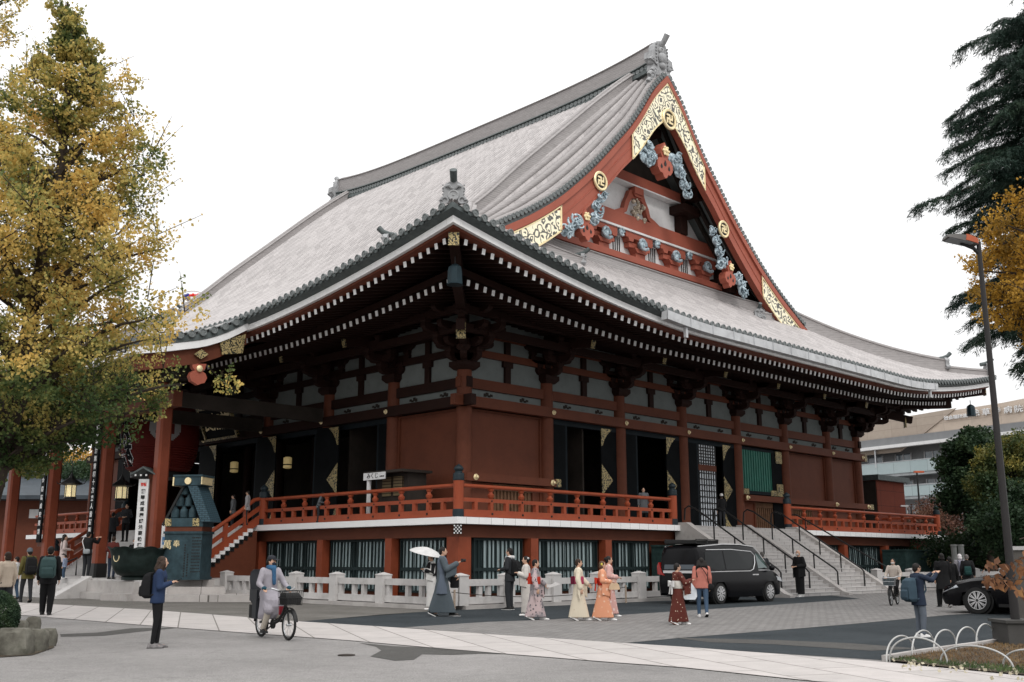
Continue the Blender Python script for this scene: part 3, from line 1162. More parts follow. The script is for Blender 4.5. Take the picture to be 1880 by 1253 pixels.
    for u_ in (UC - 6.3, UC - 3.15, UC, UC + 3.15, UC + 6.3):
        mb = MBz(DZ)
        mb.bx(u_ - .42, u_ + .42, PY - .42, PY - .02, 17.64, 17.95)
        mb.prism([(-.42, 0), (.42, 0), (.62, .25), (-.62, .25)], (u_, PY - .02, 17.96), (1, 0, 0), (0, 0, 1), (0, -1, 0), 0, .5)
        mb.bx(u_ - .95, u_ + .95, PY - .36, PY - .02, 18.22, 18.5)
        for q in (-.85, 0, .85):
            mb.prism([(-.17, 0), (.17, 0), (.26, .22), (-.26, .22)], (u_ + q, PY - .02, 18.52), (1, 0, 0), (0, 0, 1), (0, -1, 0), 0, .45)
        mb.bx(u_ - 1.2, u_ + 1.2, PY - .38, PY - .02, 18.76, 19.08)
        bo = mb.build('pediment_bracket', MT['redhi'], hall)
        mb = MBz(DZ)
        mb.tube([(u_ + .35 * math.cos(a), PY - .55 - .04 * a, 18.45 + .3 * math.sin(a)) for a in np.linspace(0, 5.5, 10)], .1, 6)
        mb.ell((u_, PY - .5, 18.45), (.3, .2, .28), 8, 6)
        mb.build('blue_beast_nose', MT['cloud'], bo, 60)
    for u_ in (UC - 4.75, UC - 1.6, UC + 1.6, UC + 4.75):
        mb = MBz(DZ)
        for k in range(4):
            mb.bx(u_ - .33 + k * .18, u_ - .26 + k * .18, PY - .03, PY - .004, 17.85, 18.75)
        mb.build('vent_slots', MT['blackmetal'], hall)
        mb = MBz(DZ)
        mb.ell((u_, PY - .3, 18.9), (.24, .2, .2), 8, 6)
        mb.tube([(u_ + .2 * math.cos(a), PY - .42, 18.9 + .2 * math.sin(a)) for a in np.linspace(0, 5.5, 9)], .07, 6)
        mb.build('cloud_carving', MT['cloud'], hall, 60)
    # frog-leg strut with carved boss
    mb = MBz(DZ)
    half = [(0, 1.7), (.62, 1.55), (.78, 1.2), (1.05, .8), (1.2, .35), (1.6, .22), (2.1, 0), (1.25, 0), (.95, .2), (.72, .75), (.45, 1.1), (0, 1.2)]
    pl = half + [(-x, y) for x, y in half[-2:0:-1]]
    mb.prism(pl, (16.45, PY - .02, 20.07), (1, 0, 0), (0, 0, 1), (0, -1, 0), 0, .3)
    mb.bx(16.05, 16.85, PY - .5, PY - .04, 21.45, 21.84)
    mb.prism([(-.3, 0), (.3, 0), (.45, .2), (-.45, .2)], (16.45, PY - .03, 21.30), (1, 0, 0), (0, 0, 1), (0, -1, 0), 0, .4)
    mb.build('frog_leg_strut', MT['redhi'], hall)
    mb = MBz(DZ)
    q = random.Random(3)
    for k in range(26):
        mb.ell((16.45 + q.gauss(0, .27), PY - .32 - q.uniform(0, .1), 20.65 + q.gauss(0, .30)), q.uniform(.06, .15), 6, 5)
    mb.build('carved_boss', M_('mottled_carving', (.25, .2, .14), .6, var=.8, vs=9, col2=(.45, .38, .3)), hall, 60)
    # side struts and purlin stubs in the gable soffit
    for su, u_ in ((1, UC + 4.2), (-1, UC - 4.2)):
        mb = MBz(DZ)
        mb.bx(u_ - .32, u_ + .32, PY - .5, PY - .01, 20.07, 21.9)
        mb.bx(u_ - .8, u_ + .8, PY - 1.1, PY - .02, 21.2, 21.7)
        mb.bx(u_ - .3, u_ + .3, PY - 1.75, PY - .52, 21.95, 22.6)
        mb.build('gable_strut', MT['brown'], hall)
        
    for u_, z_ in ((UC - 8.1, 18.0), (UC + 8.1, 18.0), (UC, 25.3)):
        mb = MBz(DZ)
        mb.bx(u_ - .35, u_ + .35, GY + .05, PY - .01, z_, z_ + .7)
        mb.bx(u_ - .8, u_ + .8, GY + .9, PY - .01, z_ - .45, z_ - .02)
        mb.bx(u_ - .4, u_ + .4, GY + 1.3, PY - .01, z_ - .9, z_ - .47)
        mb.build('gable_purlin', MT['brown'], hall)
    # ribbed underside: white boards between dark rafters
    for su in (-1, 1):
        mb = MB()
        ws = np.linspace(.3, 13.6, 20)
        mb.loft([[(UC + su * w_, GY + .1, Bz(w_) - .45), (UC + su * w_, PY + .3, Bz(w_) - .3), (UC + su * w_, PY + .3, Bz(w_) - .2), (UC + su * w_, GY + .1, Bz(w_) - .35)] for w_ in ws])
        mb.build('gable_soffit', MT['plaster'], hall)
        for d in (.35, .85, 1.35, 1.85):
            mb = MB()
            mb.loft([[(UC + su * w_, GY + d - .09, Bz(w_) - .47), (UC + su * w_, GY + d + .09, Bz(w_) - .47), (UC + su * w_, GY + d + .09, Bz(w_) - .80), (UC + su * w_, GY + d - .09, Bz(w_) - .80)] for w_ in ws])
            mb.build('gable_rafter', MT['dark'], hall)
    # pedestal ridge along the pediment foot with swept-up ends
    for su in (-1, 1):
        pts = [(UC + su * a, PY - 1.4 - .9 * max(0, (a - 8.2) / 3) ** 1, surf(UC + su * a, PY - 1.4) + .02 - 0.25 * max(0, (a - 8.2) / 3)) for a in np.linspace(0, 10.6, 22)]
        pts2 = [(x, y, max(z, surf_t(y - VE0, 20) - .05)) for x, y, z in pts]
        ridge_sweep(pts2, .7, .45, .11, 'pediment_foot_ridge')
for u_, px, py in ((0, 1070, 478), (1, 1395, 578)):
    t = .3
    u2 = 7.6 if u_ == 0 else 24.3
    v2 = 1.1
    # slope point seen at that place
    best = min(((uu, vv) for uu in np.arange(5, 27, .2) for vv in np.arange(-2, 3, .2)), key=lambda q: (proj((q[0], q[1], surf(*q) + .3)) - Vector((px, py))).length)
    best = (0, best[0], best[1])
    sgn = 1 if u_ == 0 else -1
    a = Vector((best[1], best[2], surf(best[1], best[2])))
    pts = [a + Vector((-sgn * 3.6 * k, .8 * k + .4 * k * k, 0)) for k in np.linspace(1, 0, 10)]
    pts = [Vector((p.x, p.y, surf(p.x, p.y) - .02)) for p in pts]
    ridge_sweep(pts, .5, .42, .10, 'foot_ridge')
    oni(a + Vector((0, 0, .0)), (sgn * .8, -1, 0), .8, hall)

# ================================================================ BODY OF THE HALL
COLS_U = [0, 4.8, 9.77, 14.7, 19.58, 24.42, 29.34, 33.07]
COLS_V = [0, 4.46, 9.25, 14.4, 20.1, 25.25, 30.04, 34.5]
UB, VB = 33.07, 34.5
lam = MT['red']
colprof = [(.315, 0), (.325, 1.0), (.32, 4.5), (.30, 6.1), (.28, 6.25)]
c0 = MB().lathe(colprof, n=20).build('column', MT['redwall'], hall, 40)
c0.location = (0, 0, 3.0)
for (x, y) in [(u, 0) for u in COLS_U[1:]] + [(0, v) for v in COLS_V[1:]] + [(UB, v) for v in COLS_V[2::2]]:
    c = c0.copy()
    COL.objects.link(c)
    c.parent = hall
    c.location = (x, y, 3.0)


def wallbox(mb, side, a0, a1, z0, z1, d0, d1):
    """side 'u': facade along x at y=0 (out is -y); side 'v': facade along y at x=0 (out is -x); d positive = outward"""
    if side == 'u':
        return mb.bx(a0, a1, -d1, -d0, z0, z1)
    if side == 'v':
        return mb.bx(-d1, -d0, a0, a1, z0, z1)
    if side == 'far':
        return mb.bx(UB + d0, UB + d1, a0, a1, z0, z1)
    return mb.bx(a0, a1, VB + d0, VB + d1, z0, z1)


for side, cols, E_ in (('u', COLS_U, UB), ('v', COLS_V, VB), ('far', COLS_V, VB), ('back', COLS_U, UB)):
    mb = MB()
    wallbox(mb, side, -.9 if side in 'uv' else .35, E_ + .45, 7.50, 7.92, .18, .46)     # upper nageshi
    wallbox(mb, side, -.35, E_ + .3, 8.30, 8.72, -.14, .14)
    wallbox(mb, side, -.35, E_ + .3, 9.66, 9.95, -.12, .13)
    wallbox(mb, side, -.35, E_ + .3, 10.50, 10.75, -.12, .13)
    mb.build('tie_beam', MT['redwall'] if side == 'u' else MT['brown'], hall)
    mb = MB()
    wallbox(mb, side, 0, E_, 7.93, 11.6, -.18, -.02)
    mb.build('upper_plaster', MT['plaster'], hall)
    for i, (a, b) in enumerate(zip(cols[:-1], cols[1:])):
        mid = (a + b) / 2
        mb = MB()
        wallbox(mb, side, mid - .16, mid + .16, 8.73, 9.65, -.02, .10)
        wallbox(mb, side, mid - .28, mid + .28, 9.40, 9.65, -.02, .12)
        wallbox(mb, side, mid - .15, mid + .15, 9.96, 10.49, -.02, .10)
        mb.build('strut', MT['brown'], hall)
        if side in 'uv':
            # painted birds on the pale frieze: small dark tufts
            mb = MB()
            for q in (.28, .72):
                c_ = a + (b - a) * q
                for k in range(4):
                    wallbox(mb, side, c_ - .25 + k * .12, c_ - .12 + k * .12, 8.05 + .04 * (k % 2), 8.13 + .05 * ((k + 1) % 3), -.02, .012)
            mb.build('frieze_painting', MT['dark'], hall)
    # gilt buttons
    for a in cols:
        if side in 'uv':
            o_ = Vector((a, -.46, 7.71)) if side == 'u' else Vector((-.46, a, 7.71))
            M = frame(o_, (1, 0, 0) if side == 'u' else (0, 1, 0), (0, 0, 1), (0, -1, 0) if side == 'u' else (-1, 0, 0))
            MB().lathe([(.10, 0), (.11, .03), (.07, .05), (.06, .10), (.02, .12)], n=10, M=M).build('gilt_button', MT['gold'], hall, 40)
# corner gilt wrap
mb = MB()
mb.lathe([(.47, 7.55), (.50, 7.60), (.47, 7.72), (.50, 7.84), (.46, 7.90)], n=14)
mb.build('corner_wrap', MT['lacefine'], hall, 40)

# bracket sets under the eaves
mb = MB()


def masu(mb, x, y, z, w=.36, h=.26):
    mb.loft([[(x + sx * a, y + sy * a, zz) for sx, sy in ((-1, -1), (1, -1), (1, 1), (-1, 1))] for a, zz in ((w * .34, z), (w * .5, z + h * .45), (w * .5, z + h))])


def arm(mb, p, d, L, w=.26, h=.30):
    """bracket arm with rounded undersides"""
    d = Vector(d).normalized()
    pl = [(-L / 2, h), (-L / 2, h * .55), (-L / 2 + .10, h * .2), (-L / 2 + .28, 0), (L / 2 - .28, 0), (L / 2 - .10, h * .2), (L / 2, h * .55), (L / 2, h)]
    mb.prism(pl, p, d, (0, 0, 1), Vector((0, 0, 1)).cross(d), -w / 2, w / 2)


def bracket_mesh(corner=False):
    mb = MB()
    masu(mb, 0, 0, 9.0 - 3, .85, .34)
    z = 6.33
    outs = [(1, 0)] if not corner else []
    for k, (o_, L) in enumerate(((0, 1.3), (0, 2.1), (0, 2.7))):
        arm(mb, (0, 0, z + k * .5), (1, 0, 0), L)
        for q in (-L / 2 + .17, 0, L / 2 - .17):
            masu(mb, q, 0, z + k * .5 + .30, .34, .20)
    for k, o_ in enumerate((.75, 1.45, 2.1)):
        zz = z + k * .5
        arm(mb, (0, -o_ / 2, zz), (0, 1, 0), o_ + .3)
        masu(mb, 0, -o_, zz + .30, .36, .20)
        arm(mb, (0, -o_, zz + .5), (1, 0, 0), 1.5 + .15 * k, .24, .28)
        for q in (-.62 - .07 * k, .62 + .07 * k):
            masu(mb, q, -o_, zz + .78, .32, .18)
    # tail rafter
    mb.bar((0, 0, z + 1.6), (0, -2.75, z + 1.05), .26, .36)
    mb.mi = 1
    mb.bar((0, -2.752, z + 1.05), (0, -2.79, z + 1.04), .25, .35)
    return mb


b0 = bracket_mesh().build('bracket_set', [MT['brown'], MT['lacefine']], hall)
b0.location = (4.8, 0, 3.0)
for (x, y, rz) in [(u, 0, 0) for u in COLS_U[2:-1]] + [(0, v, -PI / 2) for v in COLS_V[1:-1]] + [(UB, v, PI / 2) for v in COLS_V[1:-1:2]]:
    c = b0.copy()
    COL.objects.link(c)
    c.parent = hall
    c.location = (x, y, 3.0)
    c.rotation_euler = (0, 0, rz)
for (x, y, rz, dx, dy) in ((0, 0, 0, -1, -1), (UB, 0, 0, 1, -1)):
    mb = MB()
    masu(mb, 0, 0, 6.0, .9, .34)
    z = 6.33
    for k, L in enumerate((1.3, 2.1, 2.7)):
        arm(mb, (0, 0, z + k * .5), (1, 0, 0), L)
        arm(mb, (0, 0, z + k * .5), (0, 1, 0), L)
        for q in (-L / 2 + .17, L / 2 - .17):
            masu(mb, q, 0, z + k * .5 + .30, .34, .20)
            masu(mb, 0, q, z + k * .5 + .30, .34, .20)
    for k, o_ in enumerate((.75, 1.45, 2.1)):
        zz = z + k * .5
        for q in ((0, dy), (dx, 0)):
            arm(mb, (q[0] * o_ / 2, q[1] * o_ / 2, zz), (q[0], q[1], 0), o_ + .3)
            arm(mb, (q[0] * o_, q[1] * o_, zz + .5), (q[1], q[0], 0), 1.6)
            masu(mb, q[0] * o_, q[1] * o_, zz + .30, .36, .20)
        arm(mb, (dx * o_ / 2, dy * o_ / 2, zz), (dx, dy, 0), o_ * 1.41 + .3)
        masu(mb, dx * o_, dy * o_, zz + .30, .40, .22)
        arm(mb, (dx * o_, dy * o_ * .55, zz + .5), (1, 0, 0), 1.3)
        arm(mb, (dx * o_ * .55, dy * o_, zz + .5), (0, 1, 0), 1.3)
    mb.bar((0, 0, z + 1.6), (dx * 2.6, dy * 2.6, z + .75), .32, .42)
    mb.mi = 1
    dd = Vector((dx, dy, 0)).normalized()
    q = Vector((dx * 2.2, dy * 2.2, 6.93))
    mb.bar(q + dd * .10, q + dd * .16, .36, .62)
    o = mb.build('corner_bracket_set', [MT['brown'], MT['lacefine']], hall)
    o.location = (x, y, 3.0)
# eave purlins carried by the brackets
mb = MB()
mb.bx(-2.4, UB + 2.4, -2.25, -1.95, 11.25 - .5, 11.0)
mb.bx(-2.25, -1.95, -2.4, VB + 2.4, 11.25 - .5, 11.0)
mb.bx(UB + 1.95, UB + 2.25, -2.4, VB + 2.4, 10.75, 11.0)
mb.bx(-1.6, UB + 1.6, -1.55, -1.3, 10.2, 10.5)
mb.bx(-1.55, -1.3, -1.6, VB + 1.6, 10.2, 10.5)
mb.build('eave_purlin', MT['brown'], hall)
# interior: floor, ceiling, back partitions (dark)
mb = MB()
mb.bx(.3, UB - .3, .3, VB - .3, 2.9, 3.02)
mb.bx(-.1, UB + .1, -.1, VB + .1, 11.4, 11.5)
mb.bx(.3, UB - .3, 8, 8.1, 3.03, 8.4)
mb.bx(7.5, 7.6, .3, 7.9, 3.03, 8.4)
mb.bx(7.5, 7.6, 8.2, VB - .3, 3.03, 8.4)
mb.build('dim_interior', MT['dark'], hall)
for v in np.arange(3, 33, 3.5):
    MB().lathe([(.25, 0), (.25, 5)], (4.6, v, 3.03), 12).build('inner_column', MT['brown'], hall, 40)


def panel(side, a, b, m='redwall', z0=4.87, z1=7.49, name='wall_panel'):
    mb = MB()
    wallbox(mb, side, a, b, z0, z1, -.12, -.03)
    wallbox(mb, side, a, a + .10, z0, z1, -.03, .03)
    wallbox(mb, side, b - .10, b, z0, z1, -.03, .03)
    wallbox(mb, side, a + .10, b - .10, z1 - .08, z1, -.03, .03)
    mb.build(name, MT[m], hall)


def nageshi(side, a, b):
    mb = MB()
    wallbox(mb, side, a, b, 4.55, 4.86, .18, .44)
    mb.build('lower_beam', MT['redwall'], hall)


def lattice(side, a, b, z0, z1):
    mb = MB()
    wallbox(mb, side, a, b, z0, z1, -.14, -.05)
    k = a + .06
    while k < b - .06:
        wallbox(mb, side, k, k + .09, z0 + .02, z1 - .3, -.05, .02)
        k += .20
    wallbox(mb, side, a, b, z1 - .28, z1 - .02, -.05, .04)
    mb.build('board_lattice', M_('weathered_lattice', (.13, .07, .04), .8, var=.3, vs=4) if 'lat' not in MT else MT['lat'], hall)


def button(side, a, z, d=.44, r=.12):
    o_ = Vector((a, -d, z)) if side == 'u' else Vector((-d, a, z))
    M = frame(o_, (1, 0, 0) if side == 'u' else (0, 1, 0), (0, 0, 1), (0, -1, 0) if side == 'u' else (-1, 0, 0))
    MB().lathe([(r, 0), (r * 1.05, .03), (r * .6, .06), (r * .55, .13), (r * .2, .16)], n=12, M=M).build('gilt_button', MT['gold'], hall, 40)


def goldend(side, a, b, z0=4.55, z1=4.86, d=.44):
    mb = MB()
    wallbox(mb, side, a, b, z0 - .01, z1 + .01, .2, d + .01)
    mb.build('gilt_end_cap', MT['lacefine'], hall)


def leaf(side, a, b, gold_at_a, deep=.0):
    """tall black door leaf folded back against the column, gilt corner and diamond plates"""
    mb = MB()
    wallbox(mb, side, a, b, 3.03, 7.42, .02 + deep, .09 + deep)
    o = mb.build('door_leaf', MT['black'], hall)
    if gold_at_a is None:
        return o
    e = a if gold_at_a else b
    sg = 1 if gold_at_a else -1
    def pl(poly):
        mb = MB()
        if side == 'u':
            mb.prism(poly, (e, -.09 - deep, 0), (sg, 0, 0), (0, 0, 1), (0, -1, 0), .0, .025)
        else:
            mb.prism(poly, (-.09 - deep, e, 0), (0, sg, 0), (0, 0, 1), (-1, 0, 0), .0, .025)
        mb.build('gilt_corner_plate', MT['lacefine'], o)
    pl([(0, 7.38), (0, 6.55), (.08, 6.6), (.2, 6.85), (.4, 7.1), (.75, 7.38)])
    pl([(0, 5.75), (0, 4.35), (.78, 5.05)])
    pl([(0, 3.85), (0, 3.05), (.75, 3.05), (.4, 3.3), (.2, 3.5)])
    return o


# right-hand (side) facade
panel('u', .32, 4.48, z0=4.87)
nageshi('u', -.2, 5.15)
goldend('u', 4.95, 5.25)
button('u', .25, 4.70)
button('u', 4.72, 4.70)
lattice('u', 1.6, 3.9, 3.05, 4.54)
panel('u', .32, 1.58, z0=3.03, z1=4.54)
panel('u', 3.92, 4.48, z0=3.03, z1=4.54)
for a, b in ((4.8, 9.77), (9.77, 14.7), (14.7, 19.58)):
    mb = MB()
    wallbox(mb, 'u', a + .33, b - .33, 7.28, 7.5, -.1, .1)
    mb.build('door_lintel', MT['bluegrey'], hall)
    leaf('u', a + .33, a + 1.15, None)
    mb = MB()
    wallbox(mb, 'u', a + 1.15, a + 1.3, 3.03, 7.27, -.1, .06)
    mb.build('door_post', MT['bluegrey'], hall)
    leaf('u', b - 1.40, b - .18, True)
mb = MB()
wallbox(mb, 'u', 15.98, 17.62, 3.03, 7.27, -.08, -.05)
mb.build('shoji_screen', M_('screen_paper', (.62, .66, .70), .9, var=.1, vs=2), hall)
mb = MB()
k = 15.95
while k < 17.65:
    wallbox(mb, 'u', k, k + .045, 3.03, 7.27, -.05, -.01)
    k += .21
for z in np.arange(3.1, 5.9, .30):
    wallbox(mb, 'u', 15.95, 17.65, z, z + .05, -.045, -.005)
for z in np.arange(6.3, 7.25, .16):
    wallbox(mb, 'u', 15.95, 17.65, z, z + .05, -.045, -.005)
mb.build('lattice_bars', MT['blackmetal'], hall)
mb = MB()
wallbox(mb, 'u', 15.95, 17.65, 5.95, 6.25, -.04, .02)
mb.build('lattice_rail', MT['redwall'], hall)
# green slatted window with black and gilt frame
mb = MB()
wallbox(mb, 'u', 19.9, 24.1, 4.87, 7.49, -.2, -.14)
mb.build('window_recess', MT['black'], hall)
mb = MB()
k = 20.0
while k < 22.9:
    wallbox(mb, 'u', k, k + .15, 5.12, 7.3, -.1, .06)
    k += .24
mb.build('green_slats', M_('green_slat_paint', (.035, .16, .12), .5, var=.15), hall)
mb = MB()
wallbox(mb, 'u', 19.9, 23.2, 4.95, 5.12, -.1, .12)
wallbox(mb, 'u', 19.9, 23.2, 7.30, 7.45, -.1, .10)
mb.build('window_frame', MT['bluegrey'], hall)
leaf('u', 22.95, 24.0, None)
for a, b, z0, z1 in ((19.88, 20.5, 4.92, 5.22), (22.7, 23.3, 4.92, 5.22), (23.35, 24.0, 4.92, 5.6), (23.35, 24.0, 6.75, 7.42)):
    mb = MB()
    wallbox(mb, 'u', a, b, z0, z1, .10, .135)
    mb.build('gilt_corner_plate', MT['lacefine'], hall)
nageshi('u', 19.65, 34.0)
goldend('u', 33.7, 34.1)
for a in (19.8, 29.4, 33.4):
    button('u', a, 4.70)
goldend('u', 33.35, 33.62, 7.50, 7.92, .46)
panel('u', 24.74, 29.02)
panel('u', 29.66, 32.75)
panel('u', 19.9, 21.2, z0=3.03, z1=4.54)
lattice('u', 21.2, 27.2, 3.05, 4.54)
panel('u', 27.2, 32.8, z0=3.03, z1=4.54)
# left-hand (front) facade
panel('v', .32, 4.14, z0=3.03)
for a, b in zip(COLS_V[1:-2], COLS_V[2:-1]):
    mb = MB()
    wallbox(mb, 'v', a + .33, b - .33, 7.28, 7.5, -.1, .1)
    mb.build('door_lintel', MT['bluegrey'], hall)
    leaf('v', b - 1.35, b + .36, True, .34)
    mb = MB()
    wallbox(mb, 'v', a + .95, a + 1.1, 3.03, 7.27, -.1, .06)
    mb.build('door_post', MT['bluegrey'], hall)
    leaf('v', a + .30, a + .95, None)
panel('v', 30.36, 34.2, z0=3.03)
panel('far', .32, VB - .32, z0=3.03)
panel('back', .32, UB - .32, z0=3.03)

# ================================================================ PODIUM AND BALCONY
PE = 2.4      # podium face
TE = 2.9      # edge of the white balcony trim
BU1 = 38.8
mb = MB()
mb.bx(-PE + .25, BU1 - .3, -PE + .25, 36.4, 0, 2.74)
mb.build('podium_core', MT['redwall'], hall)
for q_ in ((-PE - .05, 10.6, -PE - .05, -PE + .24), (20.3, BU1, -PE - .05, -PE + .24), (-PE - .05, -PE + .24, -PE + .25, 36.5)):
    MB().bx(*q_, 2.30, 2.74).build('podium_beam', MT['redwall'], hall)
posts_u = [1.35, 5.75, 22.6, 26.02, 31.0, 35.28, 38.6]
posts_v = [1.38, 5.92, 10.75, 23.8, 28.5, 33]
post = MB().box((0, 0, 1.15), (.40, .36, 2.30)).build('podium_post', MT['postred'], hall)
post.location = (posts_u[0], -PE - .02, 0)
for p in [(u, -PE - .02, 0) for u in posts_u[1:]] + [(-PE - .02, v, PI / 2) for v in posts_v]:
    c = post.copy()
    COL.objects.link(c)
    c.parent = hall
    c.location = (p[0], p[1], 0)
    c.rotation_euler = (0, 0, p[2])
cp = MB()
cp.box((-PE + .22, -PE + .22, 1.15), (.62, .62, 2.32))
cp.bx(-PE + .1, -PE + .4, -PE + .1, -PE + .4, 2.32, 2.74)
cp.build('podium_corner_post', MT['postred'], hall)
MT['glass'] = M_('curtained_glass', (.30, .38, .39), .3, var=.35, vs=1.6, spec=.8, stretch=(3, 3, .3))
MT['grille'] = M_('dark_window_grille', (.015, .025, .026), .6, var=.2)


def podium_window(side, a, b, k):
    def wb(mb, a0, a1, z0, z1, d0, d1):
        if side == 'u':
            mb.bx(a0, a1, -PE + .25 - d1, -PE + .25 - d0, z0, z1)
        else:
            mb.bx(-PE + .25 - d1, -PE + .25 - d0, a0, a1, z0, z1)
    mb = MB()
    mb2 = MB()
    n = int((b - a) / .23)
    wb(mb, a, b, .30, 2.29, .002, .03)
    o = mb.build('podium_window', MT['grille'], hall)
    mb = MB()
    q = random.Random(k)
    x = a + .12
    while x < b - .3:
        w_ = .34
        if q.random() < .82:
            wb(mb, x + .03, x + w_ - .03, .36, 1.08, .034, .045)
            wb(mb, x + .03, x + w_ - .03, 1.22, 2.2, .034, .045)
        x += w_
    mb.build('curtained_pane', MT['glass'], o)
    mb = MB()
    for i in range(n + 1):
        x = a + .02 + (b - a - .08) * i / n
        wb(mb, x, x + .045, .32, 2.27, .06, .11)
    wb(mb, a, b, 1.09, 1.21, .05, .10)
    wb(mb, a, b, 2.20, 2.29, .035, .12)
    wb(mb, a, b, .30, .38, .035, .12)
    mb.build('window_bars', MT['grille'], o)
    return o


k = 0
for side, ed in (('u', [-1.85] + posts_u[:2] + [9.2]), ('v', [-1.85] + posts_v[:3] + [15.0])):
    for a, b in zip(ed[:-1], ed[1:]):
        podium_window(side, a + .32, b - .30, k)
        k += 1
for a, b in zip(posts_u[2:-1], posts_u[3:]):
    podium_window('u', a + .3, b - .3, k)
    k += 1
# slab with white painted edge, jointed
mb = MB()
mb.bx(-TE, 10.35, -TE, -.3, 2.76, 3.0)
mb.bx(20.4, BU1, -TE, -.3, 2.76, 3.0)
mb.bx(-TE, -.3, -.3, 10.5, 2.76, 3.0)
mb.bx(-TE, -.3, 24.0, 37.2, 2.76, 3.0)
mb.bx(-.3, UB, -.3, -.0, 2.76, 2.98)
mb.bx(10.36, 20.39, -TE + .6, -.3, 2.76, 2.99)
mb.bx(-TE, -.31, 10.5, 24.0, 2.76, 2.99)
mb.bx(UB + .3, BU1, -.3, 36.6, 2.76, 3.0)
mb.build('balcony_slab', brickmat('white_painted_edge', (.92, .92, .92), (.86, .86, .86), (.35, .34, .33), 1.0, .62, 8.0, .008, rough=.6, rot=(R(90), 0, 0), noise_amt=.15, bmp=.1, off=0), hall)
mb = MB()
M = frame((-TE + .12, -TE + .12, 2.56), (S2, -S2, 0), (0, 0, 1), (-S2, -S2, 0)) @ Matrix.Scale(.68, 4)
mb.bx(-.20, .20, -.24, .23, -.3, .1, M)
mb.mi = 1
for i in range(-2, 3):
    for j in range(-2, 3):
        if (i + j) % 2 == 0:
            mb.bx(i * .085 - .035, i * .085 + .035, j * .095 - .035, j * .095 + .035, .1, .115, M)
mb.build('corner_lattice_block', [MT['blackmetal'], MT['white']], hall)


# ---- railings
def giboshi(parent, x, y, z0=3.0, h=1.30, name='newel_post'):
    mb = MB()
    mb.lathe([(.19, 0), (.19, h)], (x, y, z0), 20)
    o = mb.build(name, MT['red'], parent, 40)
    mb = MB()
    mb.lathe([(.205, .0), (.21, .10), (.20, .28)], (x, y, z0), 20)
    mb.build('newel_shoe', MT['finial'], o, 50)
    mb = MB()
    mb.lathe([(.20, h - .0), (.215, h + .04), (.20, h + .09), (.21, h + .18), (.19, h + .26), (.15, h + .27), (.12, h + .33), (.17, h + .38), (.175, h + .44), (.12, h + .52), (.05, h + .56), (.01, h + .60)], (x, y, z0), 20)
    mb.build('newel_finial', MT['finial'], o, 50)
    return o


def railing(p0, p1, n, ends=(True, True), newels=(True, True)):
    p0 = Vector(p0)
    p1 = Vector(p1)
    root = thing('rt', None, None, (0, 0, 0))
    root.name = 'balcony_railing'
    root.parent = hall
    d = (p1 - p0)
    L = d.length
    ex = d.normalized()
    sd = Vector((0, 0, 1)).cross(ex)
    up = Vector((0, 0, 1))
    z0 = p0.z

    def zz(p, h):
        return p + up * h
    mb = MB()
    mb.bar(zz(p0, .15), zz(p1, .15), .17, .26)
    mb.build('bottom_rail', MT['red'], root)
    mb = MB()
    mb.bar(zz(p0, .63), zz(p1, .63), .12, .14)
    mb.build('middle_rail', MT['red'], root)
    mb = MB()
    mb.tube([zz(p0, 1.13), zz(p1, 1.13)], .075, 12)
    mb.build('top_rail', MT['red'], root, 40)
    for i in range(n + 1):
        q = p0 + ex * (L * (i + .0) / n)
        if 0 < i < n or not newels[0 if i == 0 else 1]:
            mb = MB()
            mb.box(zz(q, .42), (.15, .15, .30)) if abs(ex.x) > .5 or abs(ex.y) > .5 else None
            mb.lathe([(.075, .70), (.12, .76), (.13, .84), (.075, .90), (.07, .95), (.11, 1.00), (.12, 1.05)], zz(q, 0), 8)
            mb.mi = 1
            for s_ in (-1, 1):
                mb.ell(zz(q, .15) + sd * (.09 * s_), .045, 6, 4)
                mb.ell(zz(q, .62) + sd * (.065 * s_), .035, 6, 4)
            mb.build('baluster', [MT['red'], MT['blackmetal']], root, 40)
        if i < n:
            q = p0 + ex * (L * (i + .5) / n)
            mb = MB()
            mb.box(zz(q, .42), (.15, .15, .29))
            mb.build('short_post', MT['red'], root)
    return root


g1 = railing((-2.6, -2.6, 3.0), (10.25, -2.6, 3.0), 8)
giboshi(g1, -2.6, -2.6)
giboshi(g1, 10.25, -2.6)
g2 = railing((20.05, -2.6, 3.0), (38.2, -2.6, 3.0), 11)
giboshi(g2, 20.05, -2.6)
giboshi(g2, 38.2, -2.6)
g3 = railing((-2.6, -2.6, 3.0), (-2.6, 10.35, 3.0), 8)
giboshi(g3, -2.6, 10.35, h=1.2)
g4 = railing((-2.6, 24.2, 3.0), (-2.6, 36.6, 3.0), 8)
giboshi(g4, -2.6, 24.2, h=1.2)
g5 = railing((38.2, -2.6, 3.0), (38.2, 20, 3.0), 14)
# ================================================================ ENTRANCE PORCH (part of the hall)
KU, KV = -8.1, [9.25, 14.4, 20.1, 25.25]
KP = [(-6.9, 11.05), (-6.4, 10.55 - .0), (-5.9, 10.2)]
KZ = [(0, 9.45), (1.1, 9.68), (2.2, 9.95), (3.1, 10.2), (4.0, 10.6), (4.7, 11.02), (5.6, 11.55), (6.4, 11.95)]   # u = -11.3 + t
KV0, KV1 = 6.1, 28.4


def kz(u):
    return interp(KZ, u + 11.3)


